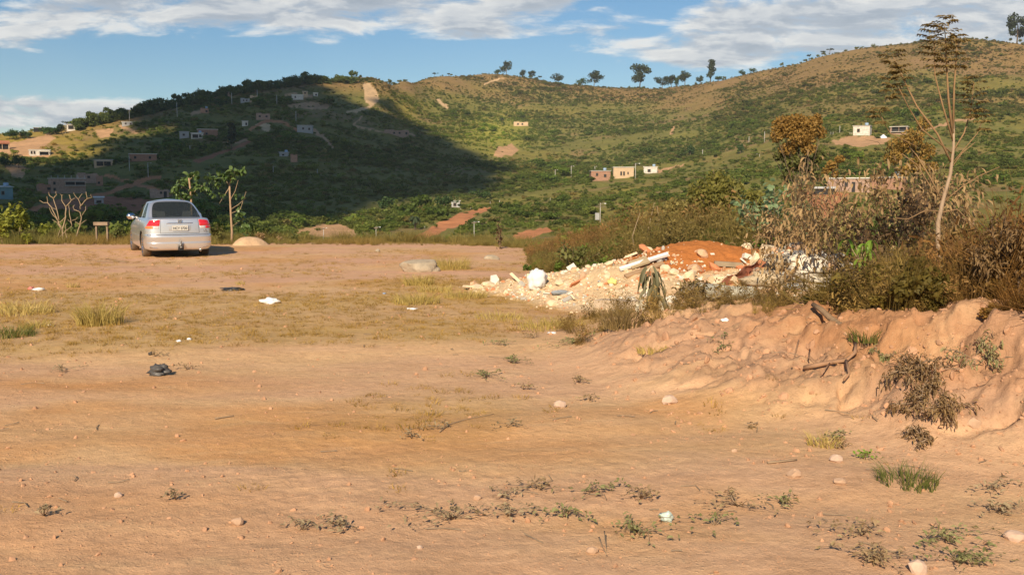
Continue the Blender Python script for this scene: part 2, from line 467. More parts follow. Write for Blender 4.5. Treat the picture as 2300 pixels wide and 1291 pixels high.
ORANGE = (0.50, 0.215, 0.095); TAN = (0.50, 0.30, 0.155); SAND = (0.60, 0.41, 0.22); RED = (0.36, 0.15, 0.075)
DIRT_POLY = [
    (ORANGE, [(900, 549), (935, 530), (985, 499), (1012, 490), (1040, 477), (1072, 468), (1102, 462), (1106, 467), (1060, 489), (1040, 505), (1000, 517), (950, 541), (925, 549)]),
    (TAN, [(663, 519), (700, 508), (760, 502), (800, 519), (797, 541), (760, 545), (740, 535), (700, 531), (668, 530)]),
    (SAND, [(813, 186), (830, 188), (846, 205), (848, 230), (832, 240), (822, 226), (817, 205)]),
    (TAN, [(1868, 320), (1900, 306), (1960, 304), (2000, 311), (1990, 325), (1930, 329), (1890, 326)]),
    (ORANGE, [(1800, 426), (1860, 434), (1910, 436), (1880, 455), (1870, 480), (1848, 492), (1828, 472), (1815, 450)]),
    (ORANGE, [(1150, 532), (1165, 521), (1230, 510), (1252, 516), (1205, 530), (1170, 540)]),
    (TAN, [(1060, 548), (1085, 536), (1140, 540), (1145, 552)]),
    (ORANGE, [(1225, 563), (1245, 547), (1290, 544), (1272, 560)]),
    (TAN, [(0, 325), (60, 312), (110, 300), (128, 312), (110, 322), (90, 333), (118, 345), (108, 356), (60, 350), (30, 345), (0, 348)]),
    (TAN, [(212, 294), (232, 288), (252, 290), (248, 308), (225, 311)]),
    (TAN, [(10, 372), (40, 368), (62, 380), (50, 400), (25, 395)]),
    (TAN, [(2128, 502), (2170, 488), (2192, 495), (2175, 515), (2140, 515)]),
    (TAN, [(1120, 330), (1150, 322), (1165, 335), (1150, 350), (1110, 352)]),
    (SAND, [(570, 278), (590, 272), (610, 280), (605, 296), (585, 290)]),
    (TAN, [(640, 236), (700, 228), (740, 236), (735, 246), (660, 244)]),
    (RED, [(60, 470), (120, 450), (230, 440), (330, 448), (390, 462), (330, 480), (180, 476), (90, 484)]),
]
DIRT_LINE = [(ORANGE, 4.5, [(73, 470), (150, 452), (225, 440), (300, 413), (330, 401), (358, 397)]), (ORANGE, 4.0, [(238, 395), (300, 410), (345, 425), (385, 437)]),
             (RED, 4.0, [(440, 362), (490, 346), (525, 331), (560, 318)]), (TAN, 2.5, [(500, 322), (555, 314)]),
             (ORANGE, 3.5, [(560, 290), (600, 270), (640, 275), (668, 292)]), (TAN, 3.5, [(690, 285), (722, 305), (748, 331)]),
             (SAND, 3.0, [(846, 225), (830, 241), (800, 251), (780, 252)]), (TAN, 2.5, [(812, 262), (806, 272), (797, 282)]), (TAN, 2.0, [(797, 283), (860, 296), (930, 304)]),
             (SAND, 4.0, [(988, 225), (1001, 240)]), (TAN, 2.5, [(2055, 300), (2100, 284), (2150, 272), (2185, 267)]), (SAND, 1.6, [(1085, 192), (1110, 182), (1130, 178)]),
             (ORANGE, 2.5, [(1278, 523), (1350, 514), (1430, 500)]), (TAN, 3, [(1506, 300), (1512, 285)]), (TAN, 3, [(640, 212), (700, 216)]), (TAN, 2, [(1480, 385), (1540, 372)]),
             (SAND, 2.5, [(1230, 178), (1250, 184)]), (TAN, 3, [(270, 283), (310, 300)]), (TAN, 3.0, [(430, 255), (452, 250)])]

def dirt_mask(px, py):
    m = np.zeros(np.shape(px)); c = np.zeros(np.shape(px) + (3,))
    wx = px + 5 * fbm(px, py, 22, 2, 77); wy = py + 4 * fbm(px, py, 14, 2, 78)
    for col, poly in DIRT_POLY:
        s = in_poly(wx, wy, poly); m[s] = 1; c[s] = col
    for col, th, pts in DIRT_LINE:
        s = dist_line(wx, wy, pts) < th; m[s] = 1; c[s] = col
    return m, c

def zone_tint(x, y, z, px, py):
    """colour of scrub and grass by place: brown dry hilltops, green gullies, a bright clearing"""
    sky_y = np.interp(px, [0, 300, 500, 700, 870, 960, 1100, 1250, 1400, 1550, 1700, 1850, 2000, 2300], [303, 257, 210, 181, 190, 170, 164, 183, 193, 184, 147, 112, 92, 93])
    below = py - sky_y
    n = fbm(x, y, 90, 3, 91); n2 = fbm(x, y, 22, 3, 92)
    topw = np.interp(px, [0, 700, 900, 1100, 1300, 1600, 1900, 2300], [15, 25, 40, 75, 60, 90, 150, 190])
    brown = 0.95 * sstep(1.1, 0.25, below / topw + 0.6 * n + 0.25 * n2)
    dry = sstep(0.1, 0.55, n2 + 0.5 * n)
    green = np.array([0.96, 0.99, 0.74]); br = np.array([1.42, 1.0, 1.1]); yel = np.array([1.18, 1.06, 0.72])
    c = green + 0 * np.zeros(np.shape(px) + (3,))
    c = c * (1 - dry[..., None] * .6) + yel * dry[..., None] * .6
    c = c * (1 - brown[..., None]) + br * brown[..., None]
    pat = np.exp(-((px - 1115) / 75)**2 - ((py - 300) / 38)**2)[..., None]
    c = c * (1 - pat) + np.array([1.7, 1.75, 0.9]) * pat
    pat = (np.exp(-((px - 900) / 60)**2 - ((py - 250) / 40)**2) * .6)[..., None]
    c = c * (1 - pat) + np.array([1.7, 1.45, 0.9]) * pat
    left = (sstep(300, 150, px) * sstep(370, 330, py))[..., None]
    c = c * (1 - left) + np.array([1.7, 1.35, 0.85]) * left
    c = c * (0.88 + 0.24 * vnoise(x / 7, y / 7, 93))[..., None]
    return c, brown

def build_far():
    t1 = np.concatenate([np.linspace(-1.15, -0.56, 90)[:-1], np.linspace(-0.56, 0.56, 1050), np.linspace(0.56, 1.25, 90)[1:]])
    s = np.concatenate([np.exp(np.linspace(math.log(50), math.log(110), 40))[:-1], np.exp(np.linspace(math.log(110), math.log(1050), 430)), np.exp(np.linspace(math.log(1050), math.log(1500), 10))[1:]])
    Tg, Yg = np.meshgrid(t1, s, indexing='ij'); Xg = Tg * Yg
    Zg = ground_z(Xg, Yg)
    nt, ns = Tg.shape
    px, py = to_px(Xg, Yg, Zg)
    m, c = dirt_mask(px, py)
    tint, brown = zone_tint(Xg, Yg, Zg, px, py)
    base = np.array([0.180, 0.165, 0.058]) * tint
    soil = np.array([0.30, 0.185, 0.095])
    bare = (sstep(0.22, 0.55, fbm(Xg, Yg, 34, 4, 95) + 0.25 * fbm(Xg, Yg, 7, 2, 96)) * 0.5)[..., None]
    colr = base * (1 - bare) + soil * bare
    colr = np.where(m[..., None] > 0, c * (0.85 + 0.3 * vnoise(Xg / 2.3, Yg / 2.3, 97))[..., None], colr)
    V = np.stack([Xg, Yg, Zg], -1).reshape(-1, 3)
    idx = np.arange(nt * ns).reshape(nt, ns)
    F = np.stack([idx[:-1, :-1], idx[1:, :-1], idx[1:, 1:], idx[:-1, 1:]], -1).reshape(-1, 4)
    mm = m.reshape(-1) > 0
    fm = mm[F].sum(1) >= 3
    mat = terrain_mat('hillside_soil_and_dry_grass', 0.35, 0.9)
    mat2 = terrain_mat('bare_hillside_dirt', 0.5, 0.5)
    me = np_mesh('hills', V, F[~fm], [mat], None, True, colr.reshape(-1, 3))
    o = link('hills', me); tag(o, 'scrub covered hills with valley and long ridge', kind='structure')
    # every dirt track and bare cut as sheets of the same surface
    Fd = F[fm]; used, inv = np.unique(Fd, return_inverse=True)
    me = np_mesh('dirt_tracks', V[used], inv.reshape(-1, 4), [mat2], None, True, colr.reshape(-1, 3)[used])
    o = link('dirt_track', me); tag(o, 'orange dirt tracks and bare cuts across the hillsides', kind='structure')

def terrain_mat(name, bump, fine, near=False):
    m, t, b, out = new_mat(name)
    a = t.node('ShaderNodeAttribute', attribute_name='Col')
    tc = t.node('ShaderNodeTexCoord')
    P = tc.outputs['Object']
    if near:
        n1 = t.noise(P, 1.3, 6, 0.62); n2 = t.noise(P, 14.0, 6, 0.7); n3 = t.noise(P, 90.0, 4, 0.7)
        mp = t.node('ShaderNodeMapping'); mp.inputs['Scale'].default_value = (1.0, 3.2, 1.0); mp.inputs['Rotation'].default_value = (0, 0, -0.12); t.l.new(P, mp.inputs['Vector'])
        st = t.noise(mp.outputs[0], 1.1, 7, 0.66, 0.6)
        c = t.mix(t.math('MULTIPLY', t.smooth(n1, 0.42, 0.75), 0.35), a.outputs['Color'], (0.58, 0.34, 0.18, 1))
        c = t.mix(t.math('MULTIPLY', t.smooth(st, 0.48, 0.7), 0.38), c, (0.63, 0.43, 0.235, 1))
        c = t.mix(t.math('MULTIPLY', t.smooth(st, 0.5, 0.32), 0.30), c, (0.44, 0.245, 0.125, 1))
        sp = t.math('ADD', t.math('MULTIPLY', n2, 0.6), t.math('MULTIPLY', n3, 0.4))
        c = t.mix(1.0, c, t.ramp(sp, [(0.25, (0.66, 0.62, 0.58)), (0.5, (1.0, 1.0, 1.0)), (0.8, (1.22, 1.2, 1.18))]), 'MULTIPLY')
        vor = t.node('ShaderNodeTexVoronoi'); vor.inputs['Scale'].default_value = 26.0; t.l.new(P, vor.inputs['Vector'])
        peb = t.math('MULTIPLY', t.smooth(vor.outputs['Distance'], 0.22, 0.1), t.smooth(n1, 0.46, 0.62))
        c = t.mix(t.math('MULTIPLY', peb, 0.45), c, (0.62, 0.44, 0.27, 1))
        h = t.math('ADD', t.math('MULTIPLY', n2, 0.55), t.math('ADD', t.math('MULTIPLY', n3, 0.25), t.math('MULTIPLY', peb, 0.25)))
        bp = t.node('ShaderNodeBump'); bp.inputs['Strength'].default_value = 0.75; bp.inputs['Distance'].default_value = 0.03
    else:
        n2 = t.noise(P, 0.35, 6, 0.7); n3 = t.noise(P, 1.7, 4, 0.7)
        sp = t.math('ADD', t.math('MULTIPLY', n2, 0.5), t.math('MULTIPLY', n3, 0.5))
        c = t.mix(fine, a.outputs['Color'], t.mix(1.0, a.outputs['Color'], t.ramp(sp, [(0.3, (0.5, 0.5, 0.46)), (0.5, (1.0, 1.0, 1.0)), (0.72, (1.55, 1.45, 1.3))]), 'MULTIPLY'))
        h = sp; bp = t.node('ShaderNodeBump'); bp.inputs['Strength'].default_value = bump; bp.inputs['Distance'].default_value = 1.0
    t.l.new(c, b.inputs['Base Color']); b.inputs['Roughness'].default_value = 0.95; b.inputs['Specular IOR Level'].default_value = 0.1
    t.l.new(h, bp.inputs['Height']); t.l.new(bp.outputs[0], b.inputs['Normal'])
    if near:
        b2 = t.node('ShaderNodeBump'); b2.inputs['Strength'].default_value = 0.32; b2.inputs['Distance'].default_value = 0.06; t.l.new(t.noise(P, 5.5, 5, 0.62, .4), b2.inputs['Height']); t.l.new(b2.outputs[0], bp.inputs['Normal'])
    return m

def grassy(x, y):
    """how much short dry grass lies on the ground, 0..1"""
    n = fbm(x, y, 2.6, 4, 101); n2 = fbm(x, y, 0.8, 3, 102)
    band = sstep(10.2, 11.2, y - 0.15 * x) * sstep(17.5, 15.0, y) * sstep(2.0, -1.0, x - 0.25 * (y - 12)) * 0.9
    patch = np.exp(-((x + 1.4) / 1.8)**2 - ((y - 17.5) / 1.8)**2)
    mid = np.exp(-((x + 0.6) / 0.9)**2 - ((y - 7.6) / 0.8)**2) * 0.5
    r = np.exp(-((x - 1.0) / 1.4)**2 - ((y - 12.3) / 1.2)**2) * 0.8
    strip = sstep(17, 19, y) * 0.25
    return np.clip(np.maximum.reduce([band, patch, mid, r, strip]) + 0.35 * n + 0.25 * n2 - 0.1, 0, 1)

def near_colour(x, y, z):
    n = fbm(x, y, 3.0, 4, 111); n2 = fbm(x * 0.45, y * 1.3, 1.3, 4, 112); n3 = fbm(x, y, 0.5, 3, 113)
    pink = np.array([0.62, 0.385, 0.225]); tan = np.array([0.64, 0.415, 0.205]); org = np.array([0.58, 0.295, 0.115]); olive = np.array([0.42, 0.29, 0.09])
    e = lambda a: a[..., None]
    c = pink + 0 * np.zeros(np.shape(x) + (3,))
    far = sstep(16, 19, y)
    c = c * (1 - e(far)) + np.array([0.60, 0.35, 0.22]) * e(far)
    f = sstep(-0.25, 0.35, n2 + 0.3 * n); c = c * (1 - e(f) * .7) + tan * e(f) * .7
    f = sstep(0.15, 0.55, n + 0.5 * n2) * 0.75; c = c * (1 - e(f)) + org * e(f)
    # orange soil by the black bag and in the middle
    for (cx, cy, rx, ry, k) in [(-3.6, 8.6, 1.5, 0.5, .85), (-2.6, 5.2, 1.6, .5, .4), (-0.9, 7.0, 0.8, 0.35, .8), (0.75, 13.8, 1.2, .6, .7), (-1.3, 11.9, 1.8, .5, .6), (-3.5, 4.3, 2, .5, .5)]:
        g = np.exp(-((x - cx) / rx)**2 - ((y - cy) / ry)**2) * k * (1 + .5 * n3); g = np.clip(g, 0, 1)
        c = c * (1 - e(g)) + org * e(g)
    bank = sstep(0.08, 0.25, z) * sstep(11, 9.5, y)
    bb = bank * (0.75 + 0.6 * n); bb = np.clip(bb, 0, 1)
    c = c * (1 - e(bb)) + np.array([0.38, 0.225, 0.14]) * e(bb)
    scar = bank * sstep(0.30, 0.45, z) * np.exp(-((x - 2.8) / .7)**2); c = c * (1 - e(scar)) + np.array([0.40, 0.20, 0.095]) * e(scar)
    g = np.clip(grassy(x, y) * 1.15, 0, 1) * 0.62; c = c * (1 - e(g)) + olive * e(g)
    ed = sstep(-0.6, 1.2, y - edge_y(x)); c = c * (1 - e(ed)) + np.array([0.26, 0.19, 0.085]) * e(ed)
    vegr = sstep(3.0, 4.5, x) * sstep(-0.2, 1.0, y - np.interp(x, BX, BYC)); c = c * (1 - e(vegr)) + np.array([0.24, 0.165, 0.08]) * e(vegr)
    return c * (0.94 + 0.12 * vnoise(x * 3, y * 3, 115))[..., None]

def build_near():
    mat = terrain_mat('bare_pinkish_earth', 0.6, 0.5, near=True)
    t1 = np.concatenate([-np.exp(np.linspace(math.log(30), math.log(0.66), 34))[:-1], np.linspace(-0.66, 0.66, 760), np.exp(np.linspace(math.log(0.66), math.log(30), 34))[1:]])
    s = np.concatenate([np.linspace(1.2, 3.0, 12)[:-1], np.exp(np.linspace(math.log(3.0), math.log(22), 470))[:-1], np.exp(np.linspace(math.log(22), math.log(52), 110))])
    Tg, Yg = np.meshgrid(t1, s, indexing='ij'); Xg = Tg * Yg
    Zg = ground_z(Xg, Yg); nt, ns = Tg.shape
    C = near_colour(Xg, Yg, Zg)
    V = np.stack([Xg, Yg, Zg], -1).reshape(-1, 3); idx = np.arange(nt * ns).reshape(nt, ns)
    F = np.stack([idx[:-1, :-1], idx[1:, :-1], idx[1:, 1:], idx[:-1, 1:]], -1).reshape(-1, 4)
    keep = (np.abs(V[F[:, 0], 0]) < 400)
    F = F[keep]
    # the lot goes on behind the camera
    xs = t1[(np.abs(t1) < 31)] * 1.2; ys = np.array([-60., -30, -15, -8, -4, -2, 0, 1.2])
    X2, Y2 = np.meshgrid(xs, ys, indexing='ij'); Z2 = np.where(Y2 > 1.19, ground_z(X2, Y2), ground_z(X2, np.maximum(Y2, 1.2)) * np.clip((Y2 + 4) / 5.2, 0, 1))
    # widen it backwards
    X2 = X2 * np.interp(Y2, [-60, 1.2], [2.0, 1.0]); C2 = near_colour(X2, np.abs(Y2) + 3, Z2)
    V2 = np.stack([X2, Y2, Z2], -1).reshape(-1, 3); id2 = np.arange(len(V2)).reshape(X2.shape) + len(V)
    F2 = np.stack([id2[:-1, :-1], id2[1:, :-1], id2[1:, 1:], id2[:-1, 1:]], -1).reshape(-1, 4)
    me = np_mesh('ground', np.concatenate([V, V2]), np.concatenate([F, F2]), [mat], None, True, np.concatenate([C.reshape(-1, 3), C2.reshape(-1, 3)]))
    o = link('ground', me); tag(o, 'bare pinkish orange earth lot with a low eroded bank', kind='structure')

build_far(); build_near()

# ------------------------------------------------------------------ the cloud behind the camera whose shade lies on the left hill
def build_shade_cloud():
    poly = [(-900, 560), (-900, 430), (-300, 400), (0, 375), (60, 372), (110, 362), (170, 352), (215, 325), (255, 300), (262, 285), (275, 268), (290, 250), (400, 225), (500, 195), (600, 172), (700, 160), (740, 170),
            (770, 205), (790, 232), (840, 246), (872, 215), (905, 240), (950, 285), (1000, 315), (1060, 345), (1120, 368), (1180, 392), (1196, 412), (1150, 436), (1090, 428), (1040, 440), (985, 440), (930, 440), (880, 462), (830, 485), (760, 500), (640, 508),
            (500, 530), (300, 540), (0, 545), (-300, 550)]
    dense = []
    for (a, b) in zip(poly, poly[1:] + poly[:1]):
        n = max(1, int(math.hypot(a[0] - b[0], a[1] - b[1]) / 30))
        for k in range(n): dense.append((a[0] + (b[0] - a[0]) * k / n, a[1] + (b[1] - a[1]) * k / n))
    H = 620.0; P = []
    for (px, py) in dense:
        h = hit(max(min(px, 3000), -1400), py, 60)
        sky_y = np.interp(px, [0, 300, 500, 700, 870], [303, 257, 210, 181, 190])
        if py < sky_y + 4 and 270 < px < 760: h = h * 1.0; h.y += 140; h.x *= (h.y) / (h.y - 140)
        k = (H - h.z) / TO_SUN.z
        P.append((h.x + TO_SUN.x * k, h.y + TO_SUN.y * k))
    P = np.array(P)
    x0, y0 = P.min(0) - 30; x1, y1 = P.max(0) + 30
    n = 230
    gx = np.linspace(x0, x1, n); gy = np.linspace(y0, y1, n); X, Y = np.meshgrid(gx, gy, indexing='ij')
    wx = X + 16 * fbm(X, Y, 60, 3, 201) + 7 * fbm(X, Y, 18, 2, 203); wy = Y + 16 * fbm(X, Y, 60, 3, 202) + 7 * fbm(X, Y, 18, 2, 204)
    d = dist_line(wx, wy, [tuple(p) for p in P] + [tuple(P[0])]); ins = in_poly(wx, wy, [tuple(p) for p in P])
    hole = (vnoise(X / 9, Y / 9, 207) > 0.35 + d / 45)               # frayed rim
    ins = ins & ~hole
    top = H + np.sqrt(np.clip(d, 0, 80)) * 2.0 + 3 * fbm(X, Y, 40, 3, 205)
    cell = ins[:-1, :-1] & ins[1:, :-1] & ins[1:, 1:] & ins[:-1, 1:]
    idx = np.arange(n * n).reshape(n, n); N = n * n
    V = np.concatenate([np.stack([X, Y, top], -1).reshape(-1, 3), np.stack([X, Y, np.full_like(X, H - 2) - np.sqrt(np.clip(d, 0, 40)) * .5], -1).reshape(-1, 3)])
    i, j = np.nonzero(cell)
    Ft = np.stack([idx[i, j], idx[i + 1, j], idx[i + 1, j + 1], idx[i, j + 1]], 1); Fb = Ft[:, ::-1] + N
    side = []
    cp = np.pad(cell, 1)
    for (di, dj, a, b) in [(-1, 0, (0, 0), (0, 1)), (1, 0, (1, 1), (1, 0)), (0, -1, (1, 0), (0, 0)), (0, 1, (0, 1), (1, 1))]:
        q = cell & ~cp[1 + di:n + di, 1 + dj:n + dj]
        i, j = np.nonzero(q); A = idx[i + a[0], j + a[1]]; B = idx[i + b[0], j + b[1]]
        side.append(np.stack([A, B, B + N, A + N], 1))
    F = np.concatenate([Ft, Fb] + side)
    used, inv = np.unique(F, return_inverse=True)
    o = link('cloud', np_mesh('cloud', V[used], inv.reshape(-1, 4), [surf('white_cloud', (0.8, 0.8, 0.8), 1.0, 0.05)], None, True))
    tag(o, 'flat white cloud high overhead shading the left hill', kind='structure')
build_shade_cloud()
# ------------------------------------------------------------------ houses on the hillsides
M_BRICK = lambda: surf('hollow_brick_wall', (0.44, 0.235, 0.15), 0.9, 0.33, 1.6, obj_rand=.35, col2=(.26, .16, .11))
M_PINK = lambda: surf('pinkish_block_wall', (0.46, 0.31, 0.23), 0.9, 0.33, 1.5, obj_rand=.3, col2=(.28, .19, .14))
M_WHITE = lambda: surf('whitewashed_wall', (0.70, 0.67, 0.60), 0.85, 0.28, 1.3, col2=(.42, .36, .29))
M_GREY = lambda: surf('grey_render_wall', (0.40, 0.40, 0.39), 0.9, 0.15, 0.8, obj_rand=.2)
M_OCHRE = lambda: surf('pale_ochre_wall', (0.58, 0.42, 0.26), 0.9, 0.15, 0.8)
M_TEAL = lambda: surf('faded_teal_wall', (0.20, 0.33, 0.35), 0.85, 0.15, 0.8)
M_SLAB = lambda: surf('concrete_slab', (0.50, 0.47, 0.42), 0.9, 0.15, 0.7)
M_SLABW = lambda: surf('pale_cement_roof', (0.72, 0.69, 0.60), 0.85, 0.12, 0.7)
M_TILE = lambda: surf('terracotta_roof_tile', (0.50, 0.20, 0.10), 0.85, 0.25, 2.0)
M_DARKOP = lambda: surf('dark_opening', (0.025, 0.024, 0.022), 0.4, 0.1, 2.0)  # near-black colour stands in for the shade inside openings
M_FRAME = lambda: surf('window_frame_wood', (0.22, 0.15, 0.10), 0.7, 0.1, 2.0)
M_TANK = lambda: surf('blue_water_tank', (0.30, 0.42, 0.55), 0.5, 0.08, 2.0)
M_POLE = lambda: surf('pale_concrete_pole', (0.55, 0.53, 0.48), 0.9, 0.1, 2.0)
M_BARK = lambda: surf('grey_brown_bark', (0.20, 0.15, 0.10), 0.9, 0.3, 6.0)
BLOCK = []          # where scrub must not hide a house: px0, px1, py0, py1, depth

def house(name, px0, px1, py0, py1, wall, roof, wins, label, rz=0.0, dep=5.0, tank=False, doors=(), porch=None, floors=1, rebar=False, group=None, cat='house'):
    """front face spans px0..px1, py0 (roof) .. py1 (foot)"""
    cx = (px0 + px1) / 2; p = hit(cx, py1 + 1.5, 60); k = p.y / FPX * 1.005
    w = (px1 - px0) * k; h = (py1 - py0) * k
    az = math.atan2(-p.x, p.y)
    root = thing(name, label, cat, (p.x, p.y, p.z), az + rz, group)
    BLOCK.append((px0 - 2, px1 + 2, py0 - 1, py1 + 1.0, p.y + 3))
    rt = 0.22 if roof in ('slab', 'pale', 'none') else 0.12
    hw = h - rt if roof not in ('tile',) else h - min(1.2, h * .3)
    mb = MB(); mb.box((0, dep / 2, hw / 2 - 1.5), (w, dep, hw + 3.0))
    if floors == 2: mb.box((0, dep / 2, hw * .47), (w + .12, dep + .12, .22))
    mb.build('wall', wall, root, False)
    wm = M_SLAB() if roof == 'slab' else M_SLABW()
    if roof in ('slab', 'pale'):
        MB().box((0, dep / 2, hw + rt / 2 + .002), (w + .5, dep + .5, rt)).build('roof', wm, root, False)
    elif roof == 'none':
        MB().box((-w * .3, .12, hw + .2), (w * .4, .2, .4)).build('parapet', wall, root, False); MB().box((w * .36, .12, hw + .12), (w * .25, .2, .24)).build('parapet', wall, root, False)
    elif roof == 'tile':
        rh = h - hw; o = .4; V = [(-w / 2 - o, -o, hw - .1), (w / 2 + o, -o, hw - .1), (w / 2 + o, dep + o, hw - .1), (-w / 2 - o, dep + o, hw - .1), (-w / 2 - o, dep / 2, hw + rh), (w / 2 + o, dep / 2, hw + rh)]
        MB().add(V, [(0, 1, 5, 4), (2, 3, 4, 5), (1, 2, 5), (3, 0, 4), (0, 3, 2, 1)]).build('roof', M_TILE(), root, False)
    elif roof == 'tin':
        V = [(-w / 2 - .3, -.5, hw), (w / 2 + .3, -.5, hw), (w / 2 + .3, dep + .3, hw + .35), (-w / 2 - .3, dep + .3, hw + .35)]
        V2 = [(a, b, c + .06) for a, b, c in V]
        MB().add(V + V2, [(3, 2, 1, 0), (4, 5, 6, 7), (0, 1, 5, 4), (1, 2, 6, 5), (2, 3, 7, 6), (3, 0, 4, 7)]).build('roof', M_SLABW(), root, False)
    for (fx, fz, fw, fh) in wins:
        x = (fx - .5) * w; z = fz * h; ww = fw * w; wh = fh * h
        fr = MB(); t = .09
        for sx in (-1, 1): fr.box((x + sx * (ww / 2 + t / 2), -.03, z), (t, .16, wh + 2 * t))
        fr.box((x, -.03, z + wh / 2 + t / 2), (ww, .14, t)); fr.box((x, -.05, z - wh / 2 - t / 2), (ww, .2, t))
        fo = fr.build('window', M_FRAME(), root, False)
        MB().box((x, .0, z), (ww - .004, .05, wh - .004)).build('pane', M_DARKOP(), fo, False)
    for (fx, fw, fh) in doors:
        x = (fx - .5) * w
        MB().box((x, -.01, fh * h / 2), (fw * w, .08, fh * h)).build('door', M_DARKOP(), root, False)
    if porch:                                           # (x0, x1, z0, z1) fractions: flat near-black panel painted as verandah shade, posts in front
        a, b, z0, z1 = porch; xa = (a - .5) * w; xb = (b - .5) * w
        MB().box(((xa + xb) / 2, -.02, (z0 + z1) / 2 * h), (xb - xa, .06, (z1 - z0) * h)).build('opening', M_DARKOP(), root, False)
        n = max(2, int((xb - xa) / 2.2) + 1)
        for i in range(n):
            x = xa + (xb - xa) * i / (n - 1)
            MB().box((x, -.75, (z0 + z1) / 2 * h), (.2, .2, (z1 - z0) * h)).build('post', wall, root, False)
        MB().box(((xa + xb) / 2, -.55, z1 * h + .1), (xb - xa + .4, 1.2, .16)).build('porch_roof', wm if roof != 'tile' else M_TILE(), root, False)
        if z0 > 0.2: MB().box(((xa + xb) / 2, -.45, z0 * h - .02), (xb - xa + .2, .85, .2)).build('balcony_floor', M_SLAB(), root, False)
    if tank:
        V, F = tube_vf([(w * .25, dep * .5, hw + rt), (w * .25, dep * .5, hw + rt + .9), (w * .25, dep * .5, hw + rt + 1.05)], [.6, .7, .45], 10)
        MB().add(V, F).build('water_tank', M_TANK(), root)
    if rebar:
        for i in range(6):
            MB().box((-w / 2 + .2 + i * (w - .4) / 5, .3, hw + .6), (.14, .14, 1.0)).build('column_stub', M_SLAB(), root, False)
    return root

